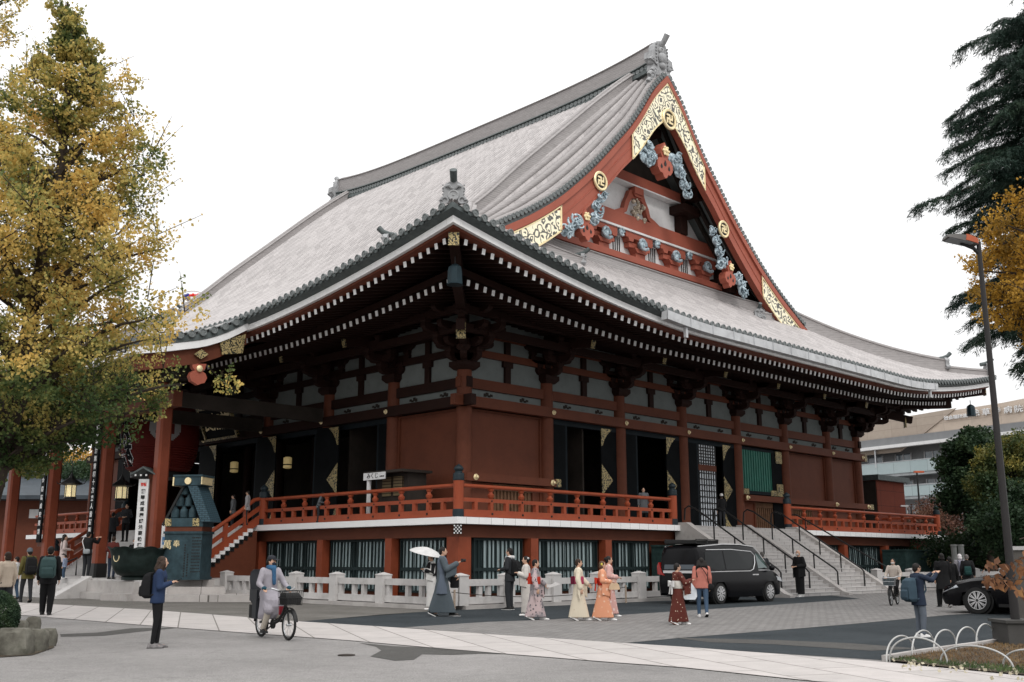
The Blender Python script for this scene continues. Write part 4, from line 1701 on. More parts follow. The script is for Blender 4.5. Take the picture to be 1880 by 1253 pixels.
tile_face(lambda b, t: (-11.3 + t, KV0 + b), KV1 - KV0, lambda b: (0, 5.3, 0), lambda u, v, t, b: kz(u) + .02, 12, 'porch_roof')
mb = MB()
us = np.linspace(-11.3, -6.35, 12)
mb.loft([[(u, KV0 - .05, kz(u) + .02), (u, KV1 + .05, kz(u) + .02), (u, KV1 + .05, kz(u) - .22), (u, KV0 - .05, kz(u) - .22)] for u in us])
for v0, sg in ((KV0, -1), (KV1, 1)):
    for u in np.arange(-11.2, -6.5, .47):
        dz = (kz(u + .1) - kz(u)) / .1
        M = frame((u, v0 + .1 * sg, kz(u) + .06), Vector((1, 0, dz)), Vector((-dz, 0, 1)), (0, sg, 0))
        mb.mi = 1
        mb.lathe([(.12, -.7), (.13, -.02), (.15, 0), (.15, .05), (.12, .055), (.11, .03), (.03, .04)], n=10, M=M)
        mb.mi = 0
for v in np.arange(KV0 + .3, KV1, PITCH):
    M = frame((-11.3, v, kz(-11.3) + .03), (0, 1, 0), (0, 0, 1), (-1, 0, 0))
    mb.mi = 1
    mb.lathe([(.11, -.2), (.13, .04), (.13, .09), (.02, .09)], n=8, M=M)
mb.build('porch_tile_edge', [MT['tiledark'], MT['tileend']], hall, 40)
mb = MB()
for v0, sg in ((KV0, -1), (KV1, 1)):
    mb.loft([[(u, v0 + .02 * sg, kz(u) - .23), (u, v0 - .16 * sg, kz(u) - .23), (u, v0 - .16 * sg, kz(u) - .52), (u, v0 + .02 * sg, kz(u) - .52)] for u in np.linspace(-11.2, -6.25, 12)])
mb.bx(-11.2, -11.0, KV0 + .17, KV1 - .17, kz(-11.3) - .5, kz(-11.3) - .23)
mb.build('porch_white_fascia', MT['fascia'], hall)
for v0, sg in ((KV0, -1), (KV1, 1)):
    mb = MB()
    mb.loft([[(u, v0 - .17 * sg, kz(u) - .50), (u, v0 - .40 * sg, kz(u) - .50), (u, v0 - .40 * sg, kz(u) - 1.14), (u, v0 - .17 * sg, kz(u) - 1.14)] for u in np.linspace(-11.0, -6.3, 12)])
    mb.build('porch_barge_board', MT['redwall'], hall)
mb = MB()
u_, v_ = -8.3, KV0 + .10
mb.prism([(0, .2), (-.3, 0), (0, -.2), (.3, 0)], (u_, v_ - .0, kz(u_) - .80), (1, 0, .12), (0, 0, 1), (0, -1, 0), .0, .05)
mb.build('gilt_diamond_plate', MT['lacefine'], hall)
mb = MB()
mb.prism([(-.2, -.34), (.7, -.42), (.8, .35), (-.35, .25)], (-7.2, v_, kz(-7.2) - .78), (1, 0, .3), (0, 0, 1), (0, -1, 0), 0, .05)
mb.build('gilt_plate', MT['lacefine'], hall)
pl = [(0, .45), (-.5, .5), (-.42, .2), (-.25, .05), (-.48, -.05), (-.6, -.3), (-.45, -.58), (-.15, -.68), (0, -.75), (.15, -.68), (.45, -.58), (.6, -.3), (.48, -.05), (.25, .05), (.42, .2), (.5, .5)]
MB().prism([(a * .62, b * .7) for a, b in pl], (-8.3, KV0 + .3, kz(-8.3) - 1.48), (1, 0, 0), (0, 0, 1), (0, -1, 0), -.1, .12).build('gable_pendant', MT['redhi'], hall)
mb = MB()
mb.lathe([(.12, 0), (.13, .08), (.05, .12)], n=10, M=frame((-8.3, KV0 + .18, kz(-8.3) - 1.36), (1, 0, 0), (0, 0, 1), (0, -1, 0)))
mb.build('gilt_rosette', MT['gold'], hall, 40)
# porch soffit, beams, pillars
mb = MB()
mb.loft([[(u, KV0 + .41, kz(u) - .75), (u, KV1 - .41, kz(u) - .75), (u, KV1 - .41, kz(u) - .6), (u, KV0 + .41, kz(u) - .6)] for u in np.linspace(-10.9, -4.0, 12)])
mb.bx(-8.4, -7.8, KV[0] - 1.6, KV[3] + 1.6, 8.62, 9.1)
for v in KV:
    mb.bx(-8.1, -.5, v - .16, v + .16, 7.7, 8.3)
    for k, w_ in enumerate((1.2, 1.9, 2.6)):
        arm(mb, (-8.1, v, 8.2 + k * .0), (0, 1, 0), w_ * .8)
mb.build('porch_framing', MT['dark'], hall)  # near-black colour carries the darkness under the porch roof
mb = MB()
mb.bx(KU - .2, KU + .2, KV[0] - 1.0, KV[3] + 1.0, 7.55, 8.2)
mb.build('porch_beam', MT['redwall'], hall)
pp = MB()
s_ = .25
pp.prism([(-s_, -s_ + .08), (-s_ + .08, -s_), (s_ - .08, -s_), (s_, -s_ + .08), (s_, s_ - .08), (s_ - .08, s_), (-s_ + .08, s_), (-s_, s_ - .08)], (0, 0, 0), (1, 0, 0), (0, 1, 0), (0, 0, 1), 1.35, 8.6)
p0 = pp.build('porch_pillar', MT['pillar'], hall)
p0.location = (KU, KV[0], 0)
sh = MB()
s_ = .29
sh.prism([(-s_, -s_ + .08), (-s_ + .08, -s_), (s_ - .08, -s_), (s_, -s_ + .08), (s_, s_ - .08), (s_ - .08, s_), (-s_ + .08, s_), (-s_, s_ - .08)], (0, 0, 0), (1, 0, 0), (0, 1, 0), (0, 0, 1), .74, 1.35)
sh.build('bronze_shoe', MT['blackmetal'], p0)
for v in KV[1:]:
    c = copy_tree(p0, hall)
    c.location = (KU, v, 0)
# couplet boards hanging on the two middle pillars
for v, tx in ((KV[1], '佛身圓満無背相十方来人皆對面'), (KV[2], '實相非荘厳金碧装成安楽刹')):
    b_ = MB()
    b_.box((0, 0, 0), (.08, .46, 5.3))
    o = b_.build('couplet_board', MT['black'])
    o.location = (KU - .36, v + .28, 4.95)
    tag(o, 'tall black hanging board with pale gilt characters on the %s porch pillar from the left' % ('third' if v == KV[1] else 'second'), 'couplet board', 'couplet boards on the porch pillars')
    text('\n'.join(tx), .27, frame((-.05, 0, 2.43 - .02), (0, -1, 0), (0, 0, 1), (-1, 0, 0)) @ Matrix.Translation((0, -2.38, 0)), MT['white'], o, 'characters', spacing=1.28 if len(tx) > 13 else 1.48, bold=.006)

# front steps rising to the balcony, with red stringer wall and sloping railing
mb = MB()
for i in range(14):
    mb.bx(-2.92 - .215 * (14 - i), -2.9, 10.55, 23.95, .75 + i * .1607, .75 + (i + 1) * .1607 - .002 * 0)
mb.build('front_steps', MT['granite'], hall)
for v in (10.42, 24.08):
    mb = MB()
    mb.prism([(-2.9, .02), (-2.9, 2.76), (-3.4, 2.62), (-6.05, .72), (-6.05, .02)], (0, v, 0), (1, 0, 0), (0, 0, 1), (0, -1, 0), -.12, .12)
    mb.build('stringer_wall', MT['redwall'], hall)
    mb = MB()
    for i in range(13):
        z = .85 + i * .1607
        x = -5.85 + i * .215
        mb.mi = 0
        mb.bx(x - .1, x + .12, v - .16, v - .125, z - .28, z - .1)
        mb.bx(x - .1, x + .12, v + .125, v + .16, z - .28, z - .1)
        mb.mi = 1
        mb.bx(x - .1, x + .12, v - .17, v + .17, z - .09, z + .06)
        for a_ in (-1, 1):
            for (dx, dz) in ((-.04, 0), (.04, 0), (0, .04), (0, -.04)):
                mb.box((x + .01 + dx, v - .166, z - .19 + dz), (.035, .012, .035))
    mb.build('step_end_blocks', [MT['blackmetal'], MT['fascia']], hall)
    ro = bpy.data.objects.new('stair_railing', None)
    COL.objects.link(ro)
    ro.parent = hall
    p0_, p1_ = Vector((-2.7, v, 3.0)), Vector((-6.1, v, .70))
    for nm, hz, wd, ht in (('bottom_rail', .30, .17, .30), ('middle_rail', .80, .12, .18)):
        MB().bar(p0_ + Vector((0, 0, hz)), p1_ + Vector((0, 0, hz)), wd, ht).build(nm, MT['red'], ro)
    mb = MB()
    mb.tube([p0_ + Vector((0, 0, 1.17)), p0_ + Vector((-.35, 0, 1.10))] + [p0_.lerp(p1_, k) + Vector((0, 0, 1.3 - .03)) for k in (.3, .6, 1)], .09, 10)
    mb.build('top_rail', MT['red'], ro, 40)
    for k in (.22, .5, .78):
        q = p0_.lerp(p1_, k)
        MB().bx(q.x - .09, q.x + .09, v - .07, v + .07, q.z + .35, q.z + 1.2).build('baluster', MT['red'], ro)
    giboshi(ro, -6.2, v, .74, 1.2)

# ================================================================ STONE PLATFORM, SIDE STAIRCASE, FENCES
plat = thing('stone_platform', 'low grey granite platform with steps in front of the temple porch', 'platform', (0, 0, 0))
mb = MB()
mb.bx(-9.55, -2.7, 7.4, 30, 0, .75)
mb.build('platform_block', MT['granite'], plat)


def poly_block(name, pts, z0, z1, m, parent):
    mb = MB()
    vs = [G(x, y, 0) for x, y in pts]
    mb.prism([(v.x, v.y) for v in vs], (0, 0, 0), (1, 0, 0), (0, 1, 0), (0, 0, 1), z0, z1)
    return mb.build(name, m, parent)


blk = brickmat('granite_blocks', (.48, .45, .43), (.41, .385, .37), (.13, .12, .11), 1.0, 1.3, 5.0, .012, rot=(0, 0, R(30)), noise_amt=.4, bmp=.3)
poly_block('base_course', [(184, 1103), (310, 1105.5), (470, 1106), (420, 1092), (200, 1086)], 0, .24, blk, plat)
poly_block('second_course', [(200, 1101), (310, 1102.5), (412, 1103), (395, 1090), (205, 1085)], .242, .50, blk, plat)
poly_block('top_course', [(215, 1100), (310, 1101), (392, 1101.5), (380, 1084), (215, 1084)], .502, .752, blk, plat)
mb = MB()
for i in range(4):
    mb.bx(-10.75 + i * .32, -9.56, 12.3, 24.0, 0 if i == 0 else i * .187 + .001, (i + 1) * .187)
mb.build('platform_steps', MT['granite'], plat)
mb = MB()
mb.prism([(-10.9, 0), (-10.9, .12), (-9.6, .86), (-9.57, .86), (-9.57, 0)], (0, 11.9, 0), (1, 0, 0), (0, 0, 1), (0, -1, 0), -.32, .32)
mb.build('step_wing_wall', MT['granite'], plat)
mb = MB()
mb.bx(-10.0, -9.56, 7.4, 11.55, 0, .26)
mb.bx(-9.75, -9.551, 7.4, 11.55, .262, .70)
mb.build('platform_kerb', MT['granite2'], plat)
hr = MB()
hr.tube([G(139, 1057, .75), G(139, 1057, .75) + Vector((0, 0, .85)), G(139, 1057, .75) + Vector((-1.3, .9, .15)), G(139, 1057, .75) + Vector((-1.6, 1.1, -.1))], .04, 8)
o = hr.build('handrail', MT['blackmetal'], smooth=40)
tag(o, 'black metal handrail bent down over the platform steps at the left', 'handrail')

# side staircase
stair = thing('stone_staircase', 'wide grey stone staircase with three sloping kerbs up to the side balcony', 'staircase', (15.4, -5.2, 0))
stm = brickmat('stair_stone', (.50, .48, .465), (.44, .42, .41), (.14, .135, .13), 1.0, .95, 50, .012, rot=(0, 0, 0), noise_amt=.35, bmp=.3)
NS = 19
zs = 3.0 / NS
mb = MB()
for i in range(NS):
    y0 = -7.75 + i * .252
    mb.bx(10.75 - 15.4, 19.75 - 15.4, y0 + 5.2, -2.3 + 5.2, i * zs + (.001 if i else 0), (i + 1) * zs - .012)
mb.mi = 1
for i in range(NS):
    y0 = -7.75 + i * .252
    mb.bx(10.75 - 15.4, 19.75 - 15.4, y0 - .02 + 5.2, y0 + .26 + 5.2, (i + 1) * zs - .03, (i + 1) * zs - .001)
mb.build('stair_treads', [stm, MT['granite']], stair)
for x in (10.55, 15.45, 19.95):
    mb = MB()
    mb.prism([(-8.15, 0), (-8.15, .10), (-7.9, .16), (-3.2, 3.12), (-2.6, 3.12), (-2.6, 2.2), (-2.6, 0)], (x - 15.4, 5.2, 0), (0, 1, 0), (0, 0, 1), (1, 0, 0), -.19, .19)
    mb.build('stair_kerb', MT['granite2'], stair)
for x in (11.1, 13.4, 15.9, 18.4):
    hb = thing('stair_handrail', None, None)
    hb.parent = stair
    mb = MB()
    A = Vector((x - 15.4, -7.35 + 5.2, .25))
    B = Vector((x - 15.4, -3.2 + 5.2, 2.9))
    up = Vector((0, 0, .85))
    mb.tube([A, A + up * .85, A + up + Vector((0, .12, .02)), B + up, B + up + Vector((0, .35, .12)), B + up + Vector((0, .55, .0)), B + Vector((0, .6, .35))], .038, 8)
    mb.build('rail_tube', MT['blackmetal'], hb, 40)
    for k in (.27, .52, .77):
        q = A.lerp(B, k)
        MB().tube([q + Vector((0, 0, -.15)), q + up], .034, 8).build('rail_post', MT['blackmetal'], hb, 40)
hb = thing('stair_handrail', None, None)
hb.parent = stair
A, B = Vector((20.2 - 15.4, -8.0 + 5.2, .05)), Vector((20.2 - 15.4, -3.0 + 5.2, 3.0))
MB().tube([A + Vector((0, 0, .9)), B + Vector((0, 0, .75)), B + Vector((0, .5, .75)), B + Vector((0, .6, .3))], .035, 8).build('rail_tube', MT['blackmetal'], hb, 40)
MB().tube([B + Vector((0, -.5, -.3)), B + Vector((0, -.5, .5))], .03, 8).build('rail_post', MT['blackmetal'], hb, 40)


def stone_fence(pts, label, name='stone_fence', group=None, h=1.0, first=True, last=True):
    root = thing(name, label, 'fence', pts[0], 0, group)
    O = Vector(pts[0])
    P3 = [Vector(p) - O for p in pts]
    proto = None
    for i, p in enumerate(P3):
        d = (P3[min(i + 1, len(P3) - 1)] - P3[max(i - 1, 0)]).normalized()
        if proto is None:
            mb = MB()
            mb.bx(-.19, .19, -.19, .19, .12, h * 1.0)
            mb.loft([[(sx * a, sy * a, z) for sx, sy in ((-1, -1), (1, -1), (1, 1), (-1, 1))] for a, z in ((.205, h), (.205, h + .03), (.02, h + .10))])
            proto = mb.build('fence_post', MT['granite'], root)
            c = proto
        else:
            c = proto.copy()
            COL.objects.link(c)
            c.parent = root
        c.location = p
        c.rotation_euler = (0, 0, math.atan2(d.y, d.x))
        if i < len(P3) - 1:
            q = P3[i + 1]
            ex = (q - p).normalized()
            a = p + ex * .2
            b = q - ex * .2
            mb = MB()
            up = Vector((0, 0, 1))
            mb.bar(a + up * (h - .20), b + up * (h - .20), .20, .20)
            mb.bar(a + up * .26, (a + b) / 2 + up * .26, .22, .20)
            mb.bar((a + b) / 2 + ex * .008 + up * .26, b + up * .26, .22, .20)
            L = (b - a).length
            for t in (.04, .38, .62, .96):
                c_ = a.lerp(b, t)
                M = frame(c_ + up * 0, ex, up.cross(ex), up)
                mb.bx(-.075, .075, -.07, .07, .36, h - .30, M)
            mb.build('fence_panel', MT['granite'], root)
            mb = MB()
            mb.bar(p + up * .06, q + up * .06, .55, .12)
            mb.build('kerb_course', MT['granite2'], root)
    return root


stone_fence([(-6.05, v, 0) for v in (7.2, 4.75, 2.3, -.2, -2.8)] + [(-6.05, -5.4 - .65, 0)][:0] + [(-6.05, -3.3 - 2.75, 0)], 'pale granite fence beside the temple front, left of the corner post')
stone_fence([(u, -6.05, 0) for u in (-5.6, -3.6, -1.35, .95, 3.3, 5.7, 8.0)], 'pale granite fence below the temple side, running to the staircase')
stone_fence([(u, v, 0) for u, v in ((21.2, -6.6), (23.7, -7.2), (26.2, -7.8), (28.6, -8.4), (31, -9.0), (33.5, -9.6), (36, -10.4), (38.4, -11.2), (41, -12))], 'distant low granite fence, right of the staircase in front of the trees')
# rope and short wooden stakes along the kerb
for u, v in ((-6.5, -6.55), (1.9, -6.55)):
    mb = MB()
    for k in range(2 if u < 0 else 1):
        mb.tube([(k * .22, 0, 0), (k * .22, 0, .62)], .035, 8)
    o = mb.build('wooden_stake', M_('grey_wood', (.30, .24, .19), .9, var=.3, vs=8) if 'gw' not in MT else MT['gw'], smooth=40)
    o.location = (u, v, 0)
    tag(o, 'short weathered wooden stakes at the fence corner' if u < 0 else 'short weathered wooden stake by the fence behind the kimono group', 'stake')
mb = MB()
mb.tube([Vector((-6.4 + 8.3 * t, -6.55, .55 - .9 * t * (1 - t))) for t in np.linspace(0, 1, 16)], .012, 5)
tag(mb.build('rope', MT['dark']), 'thin dark rope hanging between the two stake groups along the kerb', 'rope')

# ================================================================ PORCH AND YARD OBJECTS
# giant red lantern
lan = thing('giant_paper_lantern', 'giant red paper lantern with black brush lettering hanging in the porch', 'lantern', (-4.3, 17.25, 5.35))
mb = MB()
prof = [(1.15, .25), (1.45, .4)]
for k in range(28):
    z = .45 + k * .11
    t = (k + .5) / 28
    r_ = 1.45 + .38 * math.sin(PI * t) ** .6
    prof += [(r_, z), (r_ - .02, z + .055)]
prof += [(1.45, 3.55), (1.2, 3.65)]
mb.lathe(prof, n=40)
lred = M_('red_lantern_paper', (.10, .011, .008), .7, var=.15, vs=2)
mb.build('lantern_body', lred, lan, 50)
mb = MB()
mb.lathe([(1.05, -.02), (1.25, 0), (1.28, .25), (1.2, .32)], n=32)
mb.build('bottom_ring', MT['blackmetal'], lan, 40)
mb = MB()
mb.lathe([(1.2, 3.58), (1.32, 3.62), (1.3, 3.9), (.5, 4.0)], n=32)
mb.build('top_ring', MT['blackmetal'], lan, 40)


def wrap(o, rad, ang0, z0, zc=2.0):
    """bend flat lettering round the lantern"""
    me = o.data
    for v in me.vertices:
        a = ang0 - v.co.x / rad
        t = max(0, min(1, (v.co.y + z0 - .45) / 3.08))
        rr = 1.45 + .38 * math.sin(PI * t) ** .6 + .03 + v.co.z
        v.co = Vector((rr * math.cos(a), rr * math.sin(a), v.co.y + z0))
    me.update()


ltx = text('志\nん\n橋', 1.28, Matrix.Identity(4), MT['black'], lan, 'brush_lettering', ext=.012, bold=.045, spacing=.78)
wrap(ltx, 1.85, PI, 2.0)
ltx2 = text('志\nん\n橋', 1.28, Matrix.Identity(4), MT['white'], lan, 'lettering_outline', ext=.002, bold=.075, spacing=.78)
wrap(ltx2, 1.85, PI, 2.0)
cr = text('●', 2.3, Matrix.Identity(4), M_('crest_white', (.30, .30, .30), .8), lan, 'crest_disc', ext=.003)
xs = [v.co.x for v in cr.data.vertices]
ys = [v.co.y for v in cr.data.vertices]
cxx, cyy = (min(xs) + max(xs)) / 2, (min(ys) + max(ys)) / 2
bm_ = __import__('bmesh').new()
__import__('bmesh').ops.create_grid(bm_, x_segments=24, y_segments=24, size=.8)
for v in list(bm_.verts):
    if (v.co.x ** 2 + v.co.y ** 2) > .64:
        bm_.verts.remove(v)
bm_.to_mesh(cr.data)
bm_.free()
wrap(cr, 1.85, -PI / 2 - .35, 2.35)
c2 = text('卍', 1.0, Matrix.Identity(4), lred, lan, 'crest_mark', ext=.012, bold=.03)
wrap(c2, 1.85, -PI / 2 - .35, 2.35)
MB().lathe([(.05, 3.9), (.05, 4.6)], n=8).build('hanging_rod', MT['blackmetal'], lan)


def bronze_lantern(p, label, s=1.0, lit=1.6):
    t = thing('hanging_lantern', label, 'lantern', p, R(20), 'hexagonal bronze lanterns hanging in the porch', s)
    mb = MB()
    mb.lathe([(.26, -.05), (.30, 0), (.27, .06)], n=6)
    mb.lathe([(.28, .58), (.52, .62), (.50, .66), (.28, .80), (.12, .92), (.10, 1.0), (.05, 1.06), (.02, 1.15)], n=6)
    for k in range(6):
        a = k * PI / 3
        mb.tube([(.245 * math.cos(a), .245 * math.sin(a), .05), (.245 * math.cos(a), .245 * math.sin(a), .6)], .018, 5)
        mb.tube([(.48 * math.cos(a), .48 * math.sin(a), .62), (.60 * math.cos(a), .60 * math.sin(a), .67), (.62 * math.cos(a), .62 * math.sin(a), .74)], .02, 5)
    mb.build('bronze_frame', MT['blackmetal'], t)
    m, nt, b = nodes('lit_lattice')
    tc = nt.nodes.new('ShaderNodeTexCoord')
    ch = N(nt, 'ShaderNodeTexBrick', Scale=11)
    ch.inputs['Mortar Size'].default_value = .035
    ch.inputs['Color1'].default_value = (1, .86, .50, 1)
    ch.inputs['Color2'].default_value = (1, .82, .45, 1)
    ch.inputs['Mortar'].default_value = (.05, .03, .01, 1)
    mp = nt.nodes.new('ShaderNodeMapping')
    mp.inputs['Rotation'].default_value = (R(90), 0, R(45))
    nt.links.new(tc.outputs['Object'], mp.inputs[0])
    nt.links.new(mp.outputs[0], ch.inputs[0])
    nt.links.new(ch.outputs[0], b.inputs['Emission Color'])
    nt.links.new(ch.outputs[0], b.inputs['Base Color'])
    b.inputs['Emission Strength'].default_value = lit * .45
    mb = MB()
    mb.lathe([(.235, .06), (.235, .57)], n=6)
    mb.build('glowing_panes', m, t)
    mb = MB()
    mb.tube([(0, 0, 1.1), (0, 0, 2.6)], .015, 5)
    mb.build('chain', MT['blackmetal'], t)
    return t


bl = bronze_lantern((-6.2, 17.25 + 6.6, 4.3), 'lit bronze lantern hanging between the second and third porch pillars from the left')
pA = W(221, 918, 47.0)
pB = W(128, 915, 47.0)
bl.location = pB
b2 = dup(bl, pA, None, 'lit bronze lantern hanging left of the white notice board')
# small lit lanterns inside
for x, y, D in ((430, 858, 50), (528, 850, 47)):
    mb = MB()
    mb.lathe([(.10, 0), (.19, .03), (.19, .50), (.10, .54)], n=12)
    o = mb.build('interior_lantern', [emit_mat('dim_lantern_glow', (.5, .38, .16), .16)], smooth=40)
    o.location = W(x, y, D) - Vector((0, 0, .27))
    tag(o, 'small dim yellow lantern glowing inside the dark hall, %s one' % ('left' if x < 500 else 'right'), 'lantern', 'small lanterns inside the hall')
    MB().lathe([(.2, .15), (.2, .2)], n=12).build('lantern_band', MT['black'], o)
# name plaque
pq = thing('name_plaque', 'dark framed name plaque with gilt characters leaning out over the front doors', 'plaque', (-1.0, 17.25, 7.75))
M = Matrix.Translation((0, 0, 0)) @ Matrix.Rotation(R(-22), 4, 'Y')
mb = MB()
mb.bx(-.06, .06, -1.5, 1.5, -.1, 1.45, M)
mb.build('plaque_board', MT['black'], pq)
mb = MB()
for a in ((-1.62, -1.48, -.2, 1.55), (1.48, 1.62, -.2, 1.55), (-1.62, 1.62, -.22, -.1), (-1.62, 1.62, 1.43, 1.56)):
    mb.bx(-.14, .02, a[0], a[1], a[2], a[3], M)
mb.build('plaque_frame', MT['lacefine'], pq)
text('畏無施', .95, M @ frame((-.09, 0, .68), (0, -1, 0), (0, 0, 1), (-1, 0, 0)), MT['gold'], pq, 'gilt_characters', bold=.02)
# wind bells at the roof corners
for (x, y, z, lb) in ((UE0 + 1.3, VE0 + 1.3, 10.55, 'bluish bronze wind bell hanging under the nearest roof corner'), (UE1 - 1.3, VE0 + 1.3, 10.35, 'dark wind bell hanging under the far right roof corner')):
    t = thing('wind_bell', lb, 'bell', (x, y, z), R(20))
    mb = MB()
    mb.lathe([(.30, 0), (.27, .04), (.25, .5), (.22, .62), (.12, .70), (.04, .74)], n=8)
    mb.build('bell_body', M_('blue_green_bronze', (.018, .034, .042), .5, .2, var=.3), t, 30)
    mb = MB()
    mb.tube([(0, 0, .72), (0, 0, 1.0)], .02, 6)
    mb.build('bell_hook', MT['blackmetal'], t)
# fortune-slip counter on the balcony
om = thing('fortune_slip_booth', 'dark wooden fortune slip booth with white sign on the balcony', 'booth', (-1.4, 2.2, 3.0))
mb = MB()
mb.bx(-.5, .5, -1.0, .95, 0, 1.05)
mb.bx(-.45, .5, -1.0, .95, 1.05, 1.85)
mb.build('cabinet', MT['dark'], om)
mb = MB()
mb.prism([(-1.25, 1.86), (-1.25, 1.93), (.6, 2.12), (.6, 1.86)], (0, 0, 0), (0, 0, 0), (0, 0, 1), (0, 1, 0), -1.3, 1.3) if False else mb.bx(-.95, .6, -1.25, 1.2, 1.86, 1.96)
mb.build('flat_roof', MT['dark'], om)
mb = MB()
for yy in (-.75, -.05):
    mb.bx(-.53, -.46, yy, yy + .55, .95, 1.72)
mb.build('drawer_grid', brickmat('drawer_fronts', (.20, .15, .08), (.16, .12, .07), (.02, .015, .01), 1, .12, .10, .015, rot=(R(90), 0, R(90)), off=0), om)
mb = MB()
mb.bx(-.99, -.955, -.25, 1.15, 1.62, 1.9)
so_ = mb.build('sign_board', MT['white'], om)
text('みくじ', .25, frame((-1.0, .55, 1.76), (0, -1, 0), (0, 0, 1), (-1, 0, 0)), MT['blackmetal'], om, 'sign_lettering')
text('OMIKUJI', .075, frame((-1.0, -.05, 1.73), (0, -1, 0), (0, 0, 1), (-1, 0, 0)), MT['blackmetal'], om, 'sign_lettering')
mb = MB()
mb.tube([(-.85, .95, 0), (-.85, .95, 1.86)], .09, 8)
mb.build('white_post', MT['white'], om)
# bronze lotus water vessel
bw = thing('lotus_vessel', 'dark green bronze vessel with a wavy lotus rim on the stone base', 'vessel', W(251, 1064, 40.3), R(10), sc=.76)
bw.location.z = .755
n = 96
rings = []
for r_, z, am in ((.50, 0, 0), (.74, .0, 0), (.76, .12, 0), (.70, .17, 0), (.95, .26, .0), (1.16, .50, .01), (1.25, .80, .01), (1.28, 1.15, .03), (1.34, 1.40, .05), (1.46, 1.56, .07), (1.40, 1.57, .07), (1.22, 1.25, .05), (1.1, .8, 0)):
    rings.append([(r_ * (1 + .5 * am * math.cos(7 * 2 * PI * k / n)) * math.cos(2 * PI * k / n), r_ * (1 + .5 * am * math.cos(7 * 2 * PI * k / n)) * math.sin(2 * PI * k / n), z + am * 1.0 * math.cos(7 * 2 * PI * k / n)) for k in range(n)])
MB().loft(rings).build('vessel_body', M_('dark_green_bronze', (.013, .022, .020), .5, .2, var=.4, vs=3, bmp=.2, bs=9), bw, 60)
M = frame((-1.26 * math.cos(.15), -1.26 * math.sin(.15), 1.15), (S2 * .3, -1, 0), (0, 0, 1), (-1, -.2, 0))
mb = MB()
M = frame((-1.235, .0, 1.12), (0, -1, 0), (0, 0, 1), (-1, 0, .12))
mb.lathe([(.24, 0), (.24, .03), (.20, .03), (.20, .005)], n=24, M=M)
cobj = mb.build('crest_ring', MT['gold'], bw, 40)
text('卍', .3, M @ Matrix.Translation((0, 0, .012)), MT['gold'], bw, 'crest_mark')
# bronze monument with jars under a shingled roof slab
mo = thing('bronze_monument', 'blue-green bronze monument with stacked jars under a sloping shingled roof', 'monument', W(342, 1060, 40.6), 0, sc=.885)
mo.location.z = .755
vm = M_('blue_green_patina', (.030, .055, .066), .6, .1, var=.35, vs=2.5, bmp=.15)
mrot = R(-45 - 8)
MM = Matrix.Rotation(mrot, 4, 'Z')     # local x to the right seen from the camera, local -y toward the camera
ex, ey = MM.col[0].xyz, MM.col[1].xyz
mb = MB()
mb.bx(-.85, .85, -.55, .55, 0, 1.95, MM)
mb.bx(-.9, .9, -.6, .6, 0, .12, MM)
mb.bx(-.9, .9, -.6, .6, 1.95, 2.05, MM)
mb.build('inscribed_block', vm, mo)
mb = MB()
mb.bx(-.82, .82, -.52, .52, 2.05, 2.25, MM)
mb.build('red_collar', MT['redwall'], mo)
mb = MB()
mb.bx(-.86, .86, -.56, .56, 2.25, 2.62, MM)
mb.build('upper_block', vm, mo)
mb = MB()
for x0, x1 in ((-.87, -.58), (.40, .70)):
    mb.bx(x0, x1, -.58, -.561, 2.27, 2.60, MM)
mb.build('gilt_crest_panel', MT['lacefine'], mo)
jar = [(.14, 0), (.17, .03), (.175, .22), (.16, .36), (.10, .42), (.10, .5), (.13, .52), (.06, .55)]
for row, (nn_, z) in enumerate(((3, 2.63), (2, 3.13), (1, 3.63))):
    for k in range(nn_):
        x = (-.17 + (k - (nn_ - 1) / 2) * .40)
        p = MM @ Vector((x, -.25, z))
        MB().lathe(jar, p, 14).build('stacked_jar', vm, mo, 40)
mb = MB()
poly = [(.05, 4.10), (.50, 4.10), (1.25, 2.45), (.80, 2.45)]
mb.prism(poly, (0, 0, 0), ex, (0, 0, 1), ey, -.62, .5)
mb.build('shingled_roof_slab', brickmat('bronze_shingles', (.06, .11, .14), (.05, .095, .12), (.02, .035, .042), 1, .16, .085, .01, rough=.6, rot=(R(90), 0, R(0)), noise_amt=.3), mo)
mb = MB()
mb.bar(MM @ Vector((-.1, -.5, 4.1)), MM @ Vector((-1.0, -.5, 2.3)), .07, .10)
mb.bar(MM @ Vector((-.02, .4, 4.1)), MM @ Vector((-.92, .4, 2.4)), .07, .10)
mb.build('slanting_strut', MT['blackmetal'], mo)
mb = MB()
mb.bx(-.52, .72, -.66, .52, 4.02, 4.40, MM)
mb.bx(-.58, .78, -.70, .56, 4.40, 4.48, MM)
mb.build('ridge_cap', vm, mo)
mb = MB()
mb.lathe([(.15, 0), (.15, .05), (.02, .05)], n=18, M=frame(MM @ Vector((.12, -.66, 4.21)), ex, (0, 0, 1), -ey))
mb.bx(-.585, -.525, -.69, .4, 4.0, 4.38, MM)
mb.bx(.725, .765, -.69, .4, 4.06, 4.38, MM)
mb.build('gilt_trim', MT['gold'], mo, 40)
text('萬', .42, frame(MM @ Vector((-.70, -.555, 1.45)), ex, (0, 0, 1), -ey), MT['gold'], mo, 'gilt_character', ext=.02)
text('奉', .32, frame(MM @ Vector((-.28, -.555, 1.50)), ex, (0, 0, 1), -ey), MT['gold'], mo, 'gilt_character', ext=.02)
mb = MB()
q = random.Random(5)
for cx_, z1_ in ((.12, 1.5), (.26, 1.1)):
    z = z1_
    while z > .15:
        mb.bx(cx_ - .03, cx_ + .03, -.556, -.549, z - .07, z, MM)
        z -= .11
